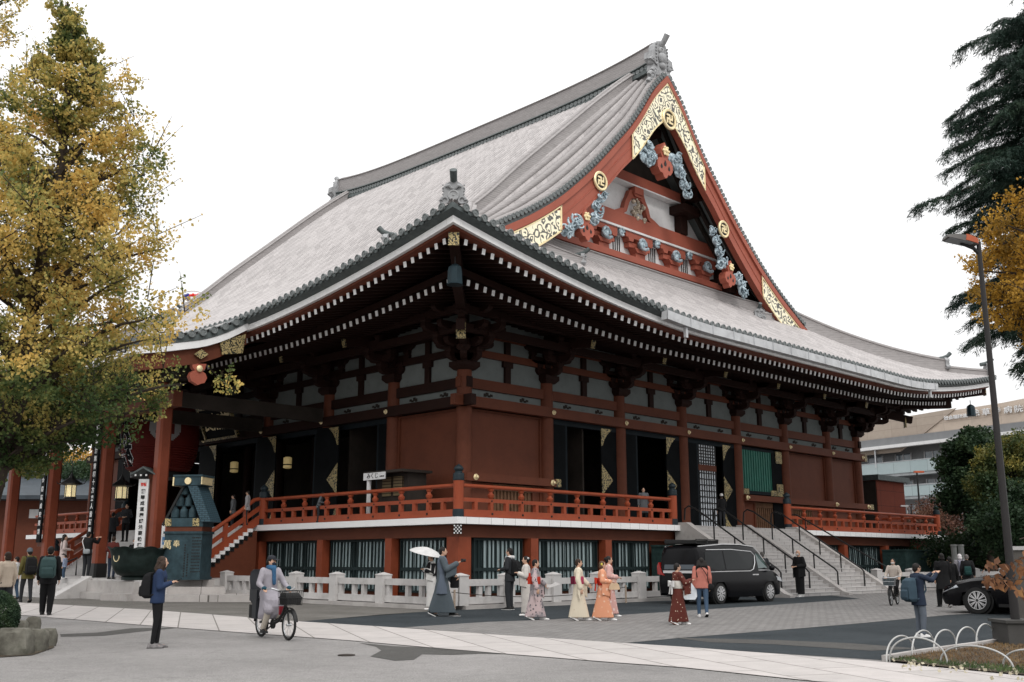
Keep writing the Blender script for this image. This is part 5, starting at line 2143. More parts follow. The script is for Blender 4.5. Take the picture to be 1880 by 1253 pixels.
for rz_ in range(12):
    x = .42
    while x < .8:
        w_ = q.uniform(.03, .07)
        mb.bx(x, x + w_, -.556, -.549, 1.75 - rz_ * .13, 1.80 - rz_ * .13, MM)
        x += w_ + .02
mb.build('engraved_lettering', MT['blackmetal'], mo)
# white notice board with its own little roof
nb = thing('notice_board', 'tall narrow white notice board with black characters beneath a small grey roof', 'notice board', W(260, 1050, 42.0), R(-48))
nb.location.z = .75
mb = MB()
mb.bx(-.02, .24, .06, .26, 0, 4.15)
mb.build('board_post', MT['redwall'], nb)
mb = MB()
mb.bx(-.36, .05, -.06, .05, 1.1, 3.95)
mb.build('white_board', MT['white'], nb)
mb = MB()
mb.prism([(-.62, 4.14), (-.1, 4.45), (.42, 4.14), (.42, 4.08), (-.1, 4.36), (-.62, 4.08)], (0, 0, 0), (1, 0, 0), (0, 0, 1), (0, -1, 0), -.4, .35)
mb.build('board_roof', MT['tiledark'], nb)
mb = MB()
for x in (-.42, -.2, .02):
    mb.bx(x, x + .06, -.38, -.32, 4.05, 4.12)
mb.build('rafter_tips', MT['white'], nb)
text('釋\n尊\n成\n道\n慶\n讃\n法\n要\n執\n行', .178, frame((-.15, -.065, 2.38), (1, 0, 0), (0, 0, 1), (0, -1, 0)) @ Matrix.Translation((0, 0, 0)), MT['blackmetal'], nb, 'board_lettering', bold=.006, spacing=1.33)
text('禱祝', .15, frame((-.155, -.065, 3.72), (1, 0, 0), (0, 0, 1), (0, -1, 0)), M_('sign_red', (.6, .04, .03), .6), nb, 'red_lettering', bold=.006, sx=.8)
# small white sign beside the vessel
ss = thing('small_sign', 'small white sign with red and blue print between vessel and monument', 'sign', W(300, 1050, 40.9), R(-45))
ss.location.z = .755
mb = MB()
mb.bx(-.1, .1, -.02, .02, 0, 1.35)
mb.build('sign_stand', MT['redwall'], ss)
MB().bx(-.16, .16, -.06, -.025, 1.2, 2.15).build('sign_face', MT['white'], ss)
MB().bx(-.11, .11, -.066, -.061, 1.32, 1.62).build('blue_picture', M_('print_blue', (.12, .25, .45), .6, var=.5, vs=9), ss)
MB().bx(-.03, .03, -.066, -.061, 1.7, 2.08).build('red_print', MT['redhi'], ss)
# green bronze water tanks
for (u0, u1, v, z1, lb) in ((8.8, 12.4, -3.1, 2.05, 'dark green bronze water tank behind the fence, left of the minivan'), (30.4, 34.0, -3.2, 2.0, 'dark green water tank against the podium, right of the staircase')):
    tk = thing('water_tank', lb, 'tank', ((u0 + u1) / 2, v, 0))
    L = (u1 - u0) / 2
    mb = MB()
    mb.bx(-L, L, -.7, .65, .15, z1)
    mb.bx(-L - .05, L + .05, -.75, .65, z1, z1 + .08)
    mb.bx(-L - .05, L + .05, -.75, .65, 0, .15)
    mb.build('tank_body', MT['verdi'], tk)
    M = frame((L - 1.0 if u0 < 20 else L - .5, -.705, 1.35), (1, 0, 0), (0, 0, 1), (0, -1, 0))
    MB().lathe([(.28, 0), (.28, .02), (.23, .02), (.23, .0)], n=20, M=M).build('crest_ring', MT['gold'], tk, 40)
    text('卍', .36, M, MT['gold'], tk, 'crest_mark')
# red panelled shed beyond the far end of the hall
shd = thing('red_shed', 'dark-roofed red panelled shed on the far end of the balcony', 'shed', (38.2, 2, 3.0))
mb = MB()
mb.bx(-.5, 3.6, -1.0, 6, 0, 3.65)
mb.build('shed_wall', brickmat('red_panels', (.15, .035, .02), (.14, .032, .018), (.04, .012, .01), 1, 2.0, 1.0, .012, rot=(R(90), 0, 0), off=0, noise_amt=.3), shd)
mb = MB()
mb.bx(-.8, 3.9, -1.3, 6.3, 3.651, 4.0)
mb.build('shed_roof', MT['tiledark'], shd)
MB().bx(-.56, -.51, -.95, 5.9, 0, 3.6).build('shaded_side_face', MT['dark'], shd)  # dark sheet that paints the shade on the shed's left wall
# ================================================================ VEHICLES
paint = M_('black_car_paint', (.005, .005, .006), .2, 0, var=.1, spec=.12)
carglass = M_('tinted_glass', (.006, .008, .009), .06, 0, var=.1, spec=.18)
chrome = M_('chrome', (.62, .62, .63), .3, .5, var=.05)
taillamp = M_('red_tail_lamp', (.30, .015, .012), .2, 0, coat=.5)


def wheel_obj(parent, x, y, r, w, sgn, spokes=10):
    t = MB()
    M = frame((x, y, r), (1, 0, 0), (0, 0, 1), (0, sgn, 0))
    t.lathe([(r * .66, -w), (r * .95, -w), (r, -w * .85), (r, -w * .15), (r * .95, 0), (r * .68, .01)], n=28, M=M)
    o = t.build('tyre', MT['rubber'], parent, 40)
    rm = MB()
    rm.lathe([(r * .68, -.06), (r * .68, .012), (r * .64, .012), (r * .62, -.05)], n=28, M=M)
    rm.lathe([(r * .12, -.05), (r * .12, .0), (.02, .01)], n=12, M=M)
    for k in range(spokes):
        a = 2 * PI * k / spokes
        for da in (-.10, .10):
            p = M @ Vector((r * .10 * math.cos(a), r * .10 * math.sin(a), .005))
            q = M @ Vector((r * .66 * math.cos(a + da), r * .66 * math.sin(a + da), .0))
            rm.bar(p, q, .02, .045, up=(0, 1, 0))
    rm.mi = 1
    rm.lathe([(r * .63, -.07), (.01, -.07)], n=20, M=M)
    rm.build('rim', [chrome, MT['blackmetal']], o, 40)
    return o


def car(name, label, cat, loc, rz, st, wheels, wr, glass, extras, sc=1.0):
    """st: stations (x, zbot, zbelt, zroof, wbelt, wroof)"""
    root = thing(name, label, cat, loc, rz, sc=sc)

    def sec(x):
        for i in range(len(st) - 1):
            if st[i][0] <= x <= st[i + 1][0]:
                t = (x - st[i][0]) / (st[i + 1][0] - st[i][0])
                return [st[i][k] * (1 - t) + st[i + 1][k] * t for k in range(1, 6)]
        return list((st[0] if x < st[0][0] else st[-1])[1:])

    def side(x, z):
        zb, zl, zr, wb, wr_ = sec(x)
        if z <= zl:
            t = (z - zb) / (zl - zb)
            return wb * (.93 + .07 * math.sin(min(1, max(0, t)) * PI * .75 + .25))
        t = min(1, (z - zl) / max(.01, zr - zl))
        return wb * (.93 + .07 * math.sin(PI * .75 + .25)) * (1 - t) + wr_ * t
    xs = []
    for i in range(len(st) - 1):
        m = max(1, int((st[i + 1][0] - st[i][0]) / .12))
        xs += [st[i][0] + (st[i + 1][0] - st[i][0]) * k / m for k in range(m)]
    xs.append(st[-1][0])
    rings = []
    for x in xs:
        zb, zl, zr, wb, wr_ = sec(x)
        half = []
        for k in range(6):
            z = zb + (zl - zb) * k / 5
            zz = z
            # wheel arches
            for wx in wheels:
                d = (wr * 1.16) ** 2 - (x - wx) ** 2
                if d > 0:
                    zz = max(zz, wr + math.sqrt(d)) if k < 3 else zz
            half.append((side(x, z), min(zz, zl)))
        for k in range(1, 5):
            t = k / 5
            z = zl + (zr - zl) * t
            half.append((side(x, z), z))
        half.append((wr_ * .93, zr - .015))
        half.append((wr_ * .75, zr + .012))
        half.append((wr_ * .3, zr + .03))
        ring = [(x, w_, z) for w_, z in half] + [(x, -w_, z) for w_, z in half[::-1]]
        rings.append(ring)
    MB().loft(rings).build('body', paint, root, 35)
    for i, wx in enumerate(wheels):
        for sg in (-1, 1):
            wheel_obj(root, wx, sg * (st[len(st) // 2][4] - .02), wr, .22, sg)
            # dark arch lining
            MB().lathe([(wr * 1.12, -.35), (wr * 1.14, -.02)], n=24, M=frame((wx, sg * (st[len(st) // 2][4] - .05), wr), (1, 0, 0), (0, 0, 1), (0, sg, 0))).build('arch_lining', MT['rubber'], root)
    for gname, gm, quads, sides in glass:
        for sg in sides:
            mb = MB()
            pts = quads
            n = len(pts)
            vs = [Vector((x, sg * (side(x, z) + .008), z)) for x, z in pts]
            # subdivided fan keeps the pane on the curved side
            c = Vector((sum(p[0] for p in pts) / n, 0, sum(p[1] for p in pts) / n))
            c.y = sg * (side(c.x, c.z) + .010)
            mb.add(vs + [c], [(i, (i + 1) % n, n) for i in range(n)])
            mb.build(gname, gm, root)
    extras(root, side, sec)
    return root


# ---- minivan
vst = [(-2.45, .34, .95, 1.70, .80, .62), (-2.38, .26, .98, 1.80, .88, .68), (-2.1, .24, 1.0, 1.86, .92, .70), (-1.4, .22, 1.02, 1.90, .925, .72), (0, .20, 1.02, 1.90, .925, .73), (.9, .20, 1.01, 1.84, .92, .70), (1.35, .20, 1.0, 1.62, .92, .66), (1.75, .22, .99, 1.28, .91, .66), (2.05, .22, .93, 1.07, .88, .66), (2.35, .24, .80, .92, .80, .62), (2.46, .32, .66, .78, .68, .5)]


def van_x(root, side, sec):
    mb = MB()
    mb.add([(-2.46, -.60, 1.10), (-2.46, .60, 1.10), (-2.425, .55, 1.62), (-2.425, -.55, 1.62)], [(0, 1, 2, 3)])
    rg = mb.build('rear_window', M_('rear_glass', (.05, .065, .08), .15, 0, spec=.5), root)
    mb = MB()
    mb.bx(-2.49, -2.44, -.62, .62, .98, 1.06)
    mb.build('chrome_garnish', chrome, root)
    for sg in (-1, 1):
        mb = MB()
        mb.prism([(sg * .58, .90), (sg * .85, .94), (sg * .87, 1.2), (sg * .80, 1.32), (sg * .74, 1.15), (sg * .70, 1.02)], (-2.47, 0, 0), (0, 1, 0), (0, 0, 1), (1, 0, 0), -.02, .22)
        mb.build('tail_lamp', taillamp, root)
        mb = MB()
        mb.ell((1.52, sg * 1.0, 1.13), (.09, .11, .09), 10, 6)
        mb.build('door_mirror', paint, root, 40)
        mb = MB()
        mb.prism([(2.05, .72), (2.36, .66), (2.30, .80), (1.98, .86)], (0, sg * .82, 0), (1, 0, 0), (0, 0, 1), (0, sg, 0), -.12, .05)
        mb.build('headlight', M_('clear_lamp', (.5, .52, .54), .15, .3), root)
    for x in (.52, .72):
        mb = MB()
        for sg in (-1, 1):
            mb.bx(x - .08, x + .08, sg * (side(x, .92) + .0) - .02, sg * (side(x, .92)) + .02, .90, .935)
        mb.build('door_handle', chrome, root)
    mb = MB()
    mb.bx(-2.50, -2.45, -.18, .18, .72, .88)
    pl = mb.build('number_plate', MT['white'], root)
    text('･･-02', .13, frame((-2.503, 0, .79), (0, -1, 0), (0, 0, 1), (-1, 0, 0)), M_('plate_green', (.02, .12, .06), .6), pl, 'plate_lettering')
    # chrome line under the windows and roof box
    for sg in (-1, 1):
        mb = MB()
        mb.tube([(x, sg * (side(x, z) + .01), z) for x, z in ((-2.3, 1.02), (-1.2, 1.03), (.35, 1.04), (.55, 1.10), (.72, 1.3), (.80, 1.55), (.60, 1.68), (-.6, 1.74), (-2.0, 1.72))], .014, 5)
        mb.tube([(x, sg * (side(x, z) + .01), z) for x, z in ((.85, 1.06), (1.3, 1.06), (1.85, 1.04))], .014, 5)
        mb.tube([(x, sg * (sec(x)[4] - .04), sec(x)[2] + .01) for x in (-2.3, -1, 0, .9, 1.3, 1.7)], .02, 5)
        mb.build('chrome_trim', chrome, root)
    mb = MB()
    mb.bx(-2.35, -1.1, -.62, .62, 1.915, 1.935)
    for x in (-2.35, -1.72, -1.1):
        mb.bx(x - .02, x + .02, -.62, .62, 1.936, 2.03)
    mb.bx(-2.35, -1.1, .60, .63, 2.03, 2.06)
    mb.bx(-2.35, -1.1, -.63, -.60, 2.03, 2.06)
    mb.build('roof_rack', MT['blackmetal'], root)


vp = [Vector((3.33, -9.6, 0)), Vector((6.6, -9.6, 0))]
car('minivan', 'black minivan with roof rack parked behind the two women, before the staircase', 'van', (4.92, -8.62, 0), 0, vst, (-1.48, 1.50), .34,
    [('rear_quarter_glass', carglass, [(-2.2, 1.08), (-1.15, 1.09), (-1.15, 1.70), (-2.1, 1.66)], (-1, 1)),
     ('sliding_door_glass', carglass, [(-1.08, 1.09), (-.2, 1.10), (.30, 1.11), (.52, 1.22), (.66, 1.45), (.70, 1.62), (.55, 1.66), (-.3, 1.70), (-1.08, 1.70)], (-1, 1)),
     ('front_door_glass', M_('door_glass', (.04, .07, .07), .1, 0, spec=.8), [(.86, 1.12), (1.52, 1.13), (1.42, 1.35), (1.15, 1.58), (.88, 1.64)], (-1, 1))], van_x, 1.07)

sst = [(-2.5, .45, .80, .95, .80, .7), (-2.3, .25, .86, 1.02, .90, .72), (-1.9, .22, .90, 1.12, .93, .66), (-1.2, .20, .92, 1.42, .94, .58), (-.4, .18, .92, 1.46, .94, .60), (.3, .18, .92, 1.36, .94, .62), (.95, .19, .92, 1.02, .93, .76), (1.6, .20, .86, .94, .92, .74), (2.1, .20, .74, .84, .88, .70), (2.4, .24, .62, .72, .78, .6), (2.5, .34, .52, .60, .66, .5)]


def sed_x(root, side, sec):
    for sg in (-1, 1):
        mb = MB()
        vs = [Vector((x, sg * (side(x, z) + .012), z)) for x, z in ((1.95, .70), (2.2, .64), (2.42, .55), (2.44, .60), (2.25, .70), (2.0, .76))]
        mb.add(vs, [tuple(range(6))])
        mb.tube(vs[:3], .012, 5)
        mb.build('headlight', M_('lamp_lens', (.45, .47, .5), .1, .5), root)
        mb = MB()
        mb.ell((.72, sg * 1.02, 1.0), (.10, .10, .08), 10, 6)
        mb.build('door_mirror', paint, root, 40)
        mb = MB()
        mb.bx(1.02, 1.28, sg * (side(1.1, .72) + .0) - .012, sg * side(1.1, .72) + .012, .705, .725)
        mb.build('side_emblem', chrome, root)
        mb = MB()
        mb.bx(-.9, .9, sg * side(0, .25) - .02, sg * side(0, .25) + .02, .20, .28)
        mb.build('sill', M_('dark_plastic', (.02, .02, .02), .6), root)
    MB().add([(.98, -.66, 1.0), (.98, .66, 1.0), (.33, .56, 1.37), (.33, -.56, 1.37)], [(0, 1, 2, 3)]).build('windscreen', carglass, root)


c_ = Vector((2.95, -18.5, 0))
car('black_car', 'glossy black car with multi-spoke wheel entering at the right edge', 'car', (2.95 + .94, -18.5 - 1.45, 0), R(90), sst, (-1.5, 1.45), .36,
    [('side_glass', carglass, [(-1.6, .98), (.55, .97), (.2, 1.22), (-.3, 1.36), (-1.1, 1.34)], (-1, 1))], sed_x, 1.05)


# ================================================================ BICYCLES
def bicycle(label, pr, pf, childseat=False, basket=True, group=None):
    """pr / pf: ground contacts of rear and front wheel"""
    d = pf - pr
    wb = d.length
    root = thing('bicycle', label, 'bicycle', pr, math.atan2(d.y, d.x), group)
    r = .285 if wb > 1 else .27
    for nm, x in (('rear_wheel', 0), ('front_wheel', wb)):
        M = frame((x, 0, r), (1, 0, 0), (0, 0, 1), (0, -1, 0))
        mb = MB()
        mb.tube([M @ Vector(((r - .025) * math.cos(a), (r - .025) * math.sin(a), 0)) for a in np.linspace(0, 2 * PI, 29)], .026, 7, cap=False)
        w_ = mb.build(nm, MT['rubber'], root, 60)
        mb = MB()
        mb.tube([M @ Vector(((r - .06) * math.cos(a), (r - .06) * math.sin(a), 0)) for a in np.linspace(0, 2 * PI, 25)], .010, 5, cap=False)
        for k in range(14):
            a = 2 * PI * k / 14
            mb.tube([M @ Vector((.02 * math.cos(a + .6), .02 * math.sin(a + .6), .02 * (-1) ** k)), M @ Vector(((r - .06) * math.cos(a), (r - .06) * math.sin(a), 0))], .003, 3)
        mb.tube([M @ Vector((0, 0, -.05)), M @ Vector((0, 0, .05))], .022, 8)
        mb.build('spokes_and_rim', MT['steel'], w_)
        mb = MB()
        rings = []
        for a in np.linspace(.2 if x else .5, PI * (.75 if x else 1.0), 12):
            c = (x + (r + .03) * math.cos(a), (r) + (r + .03) * math.sin(a))
            rings.append([(c[0], -.035, c[1]), (c[0], .035, c[1]), (c[0] * 1.0 + .006 * math.cos(a), .0, c[1] + .008)])
        mb.loft(rings)
        mb.build('mudguard', MT['blackmetal'], root)
    fm = MT['blackmetal']
    mb = MB()
    bb = (wb * .42, 0, .27)
    head = (wb * .83, 0, .72)
    mb.tube([(wb, 0, r), (wb * .93, 0, r + .30), (wb * .87, 0, .62), (wb * .81, 0, .85)], .02, 8)
    mb.tube([bb, (wb * .62, 0, .34), (wb * .78, 0, .50), (wb * .86, 0, .66)], .03, 8)
    mb.tube([bb, (wb * .30, 0, .78)], .024, 8)
    mb.tube([(0, .04, r), bb], .014, 6)
    mb.tube([(0, -.04, r), bb], .014, 6)
    mb.tube([(0, 0, r + .02), (wb * .33, 0, .60)], .014, 6)
    mb.tube([(-.15, 0, r * 2 + .10), (wb * .3, 0, r * 2 + .10)], .04, 6)
    mb.lathe([(.09, -.02), (.09, .02)], n=16, M=frame(bb, (1, 0, 0), (0, 0, 1), (0, -1, 0)))
    mb.tube([(bb[0] - .1, -.09, bb[2] - .12), (bb[0] + .1, .09, bb[2] + .12)], .014, 6)
    mb.bx(bb[0] - .16, bb[0] - .04, -.17, -.09, bb[2] - .14, bb[2] - .11)
    mb.bx(bb[0] + .05, bb[0] + .17, .09, .17, bb[2] + .11, bb[2] + .14)
    mb.build('bicycle_frame', fm, root, 50)
    mb = MB()
    mb.tube([(wb * .62, -.27, .95), (wb * .74, -.24, .96), (wb * .80, -.08, .90), (wb * .80, .08, .90), (wb * .74, .24, .96), (wb * .62, .27, .95)], .016, 7)
    mb.build('handlebar', MT['steel'], root, 50)
    mb = MB()
    mb.ell((wb * .28, 0, .82), (.14, .09, .045), 12, 6)
    mb.build('saddle', MT['rubber'], root, 50)
    if basket:
        mb = MB()
        bx0, bx1, z0, z1 = wb * .88, wb * .88 + .34, .66, .92
        for z, s_ in ((z0, .85), ((z0 + z1) / 2, .93), (z1, 1.0)):
            hw = .19 * s_
            mb.tube([(bx0, -hw, z), (bx1, -hw, z), (bx1, hw, z), (bx0, hw, z), (bx0, -hw, z)], .006, 4)
        for k in range(9):
            t = k / 8
            for y in (-1, 1):
                mb.tube([(bx0 + (bx1 - bx0) * t, y * .16, z0), (bx0 + (bx1 - bx0) * t, y * .19, z1)], .004, 4)
            for x in (bx0, bx1):
                mb.tube([(x, -.16 + .32 * t, z0), (x, -.19 + .38 * t, z1)], .004, 4)
        b_ = mb.build('basket', MT['steel'] if not childseat else fm, root)
        if childseat:
            MB().loft([[(bx0 + .02 + dx * a, y * hw, z) for dx, y in ((0, -1), (1, -1), (1, 1), (0, 1))] for a, hw, z in ((.28, .15, .67), (.30, .165, .80), (.22, .13, .88))]).build('black_bag', MT['rubber'], root, 60)
        else:
            MB().bx(bx0 + .01, bx1 - .01, -.16, .16, z0, z0 + .22).build('basket_liner', M_('grey_liner', (.06, .08, .09), .8), root)
    if childseat:
        sp = M_('black_plastic', (.022, .024, .028), .45, var=.2)
        mb = MB()
        mb.loft([[(x0, -w_, z), (x0 - .07, -w_ * .8, z), (x0 - .10, 0, z), (x0 - .07, w_ * .8, z), (x0, w_, z), (x0 - .03, 0, z)] for x0, w_, z in ((-.12, .17, .68), (-.16, .20, .80), (-.20, .20, 1.0), (-.24, .20, 1.15), (-.26, .17, 1.26), (-.26, .10, 1.31))])
        mb.loft([[(x0, -w_, z), (x0 + .32, -w_ * .9, z), (x0 + .32, w_ * .9, z), (x0, w_, z)] for x0, w_, z in ((-.18, .15, .64), (-.18, .19, .70), (-.18, .19, .76))])
        for s_ in (-1, 1):
            mb.bx(-.18, .16, s_ * .19 - .02, s_ * .19 + .02, .70, .92)
            mb.bx(-.02, .16, s_ * .18 - .035, s_ * .18 + .035, .36, .72)
        mb.build('child_seat', sp, root, 45)
        MB().bx(-.26, -.10, -.17, .17, .36, .62).build('rear_bag', MT['rubber'], root)
        MB().ell((-.27, .05, .50), (.015, .03, .05), 8, 6).build('reflector', M_('amber', (.8, .15, .02), .3), root)
        MB().bx(wb * .70, wb * .73, -.05, .05, .46, .62).build('red_tag', M_('dark_red_tag', (.25, .02, .03), .5), root)
    return root


def contacts(a, b, wb):
    p, q = G(*a), G(*b)
    m_ = (p + q) / 2
    d = (q - p).normalized()
    return m_ - d * wb / 2, m_ + d * wb / 2


r1, f1 = contacts((471.5, 1168.4), (538, 1177.5), 1.22)
bk1 = bicycle('black electric bicycle with rear child seat and loaded front basket', r1, f1, True)
r2, f2 = contacts((1651, 1110), (1633, 1113.5), 1.1)
bk2 = bicycle('small dark bicycle with a grey front basket near the staircase', r2, f2, False)
# ================================================================ PEOPLE (local: x forward, y left, z up; built for 1.70 m)
SKIN = M_('skin', (.50, .31, .22), .6, var=.06)
HAIRB = M_('black_hair', (.012, .010, .009), .55, var=.3, vs=20, bmp=.4, bs=90)


def cl(name, col, var=.12, vs=6, **k):
    col = tuple(c * .82 for c in col)
    return M_(name, col, .85, 0, var=var, vs=vs, bmp=.25, bs=22, **k)


def patterned(name, base, motif, scale=9, amt=(.40, .5), second=None):
    m, nt, b = nodes(name)
    tc = nt.nodes.new('ShaderNodeTexCoord')
    v = N(nt, 'ShaderNodeTexVoronoi', Scale=scale)
    nt.links.new(tc.outputs['Object'], v.inputs['Vector'])
    n_ = noise_tex(nt, scale * .7, 3, .6)
    ad = N(nt, 'ShaderNodeMath', operation='ADD')
    nt.links.new(v.outputs['Distance'], ad.inputs[0])
    mu = N(nt, 'ShaderNodeMath', operation='MULTIPLY')
    mu.inputs[1].default_value = .25
    nt.links.new(n_, mu.inputs[0])
    nt.links.new(mu.outputs[0], ad.inputs[1])
    f = ramp(nt, ad.outputs[0], [(amt[0], 1.0), (amt[1], 0.0)])
    bc = base
    if second:
        bc = mixc(nt, ramp(nt, noise_tex(nt, 2.5, 3, .6), [(.45, 0.0), (.55, 1.0)]), base, second)
    cc = mixc(nt, f, bc, motif)
    nt.links.new(cc, b.inputs['Base Color'])
    b.inputs['Roughness'].default_value = .75
    b.inputs['Specular IOR Level'].default_value = .25
    bump(nt, b, noise_tex(nt, 14, 3, .6, stretch=(1, 1, .3)), .35, .02)
    return m


def vox(mb, name, m, parent, size=.012, sm=2):
    o = mb.build(name, m, parent)
    r_ = o.modifiers.new('union', 'REMESH')
    r_.mode = 'VOXEL'
    r_.voxel_size = size
    r_.use_smooth_shade = True
    s_ = o.modifiers.new('smooth', 'SMOOTH')
    s_.factor = .5
    s_.iterations = sm
    return o


def cap(mb, a, b, ra, rb, sq=1.0):
    a = Vector(a)
    b = Vector(b)
    mb.tube([a, a.lerp(b, .5), b], [ra, (ra + rb) / 2, rb], 10, sq=sq)
    mb.ell(a, ra, 8, 6)
    mb.ell(b, rb, 8, 6)


def ering(c, rx, ry, n=16, tilt=0):
    return [(c[0] + rx * math.cos(2 * PI * k / n), c[1] + ry * math.sin(2 * PI * k / n), c[2] + tilt * rx * math.cos(2 * PI * k / n)) for k in range(n)]


def hand(mb, w, d, palm=(0, 0, -1), side=1, curl=.5):
    """palm and five bent fingers starting at the wrist w, pointing along d"""
    d = Vector(d).normalized()
    pn = Vector(palm)
    pn = (pn - d * pn.dot(d)).normalized()
    sd = d.cross(pn) * side
    w = Vector(w)
    mb.loft([[w + d * t + sd * (a * wd) + pn * (b * .014) for a, b in ((-1, -1), (1, -1), (1, 1), (-1, 1))] for t, wd in ((0, .024), (.04, .038), (.085, .040))])
    for k, L in enumerate((.070, .080, .074, .058)):
        b0 = w + d * .085 + sd * ((k - 1.5) * .0215)
        b1 = b0 + (d + pn * curl * .6).normalized() * L * .5
        b2 = b1 + (d + pn * curl * 1.8).normalized() * L * .5
        mb.tube([b0 - d * .01, b1, b2], [.0100, .0095, .0085], 6)
    t0 = w + d * .025 - sd * .035
    mb.tube([t0, t0 + (d * .6 - sd * .7 + pn * .4).normalized() * .035, t0 + (d * 1.0 - sd * .35 + pn * .5).normalized() * .065], [.013, .0115, .010], 6)


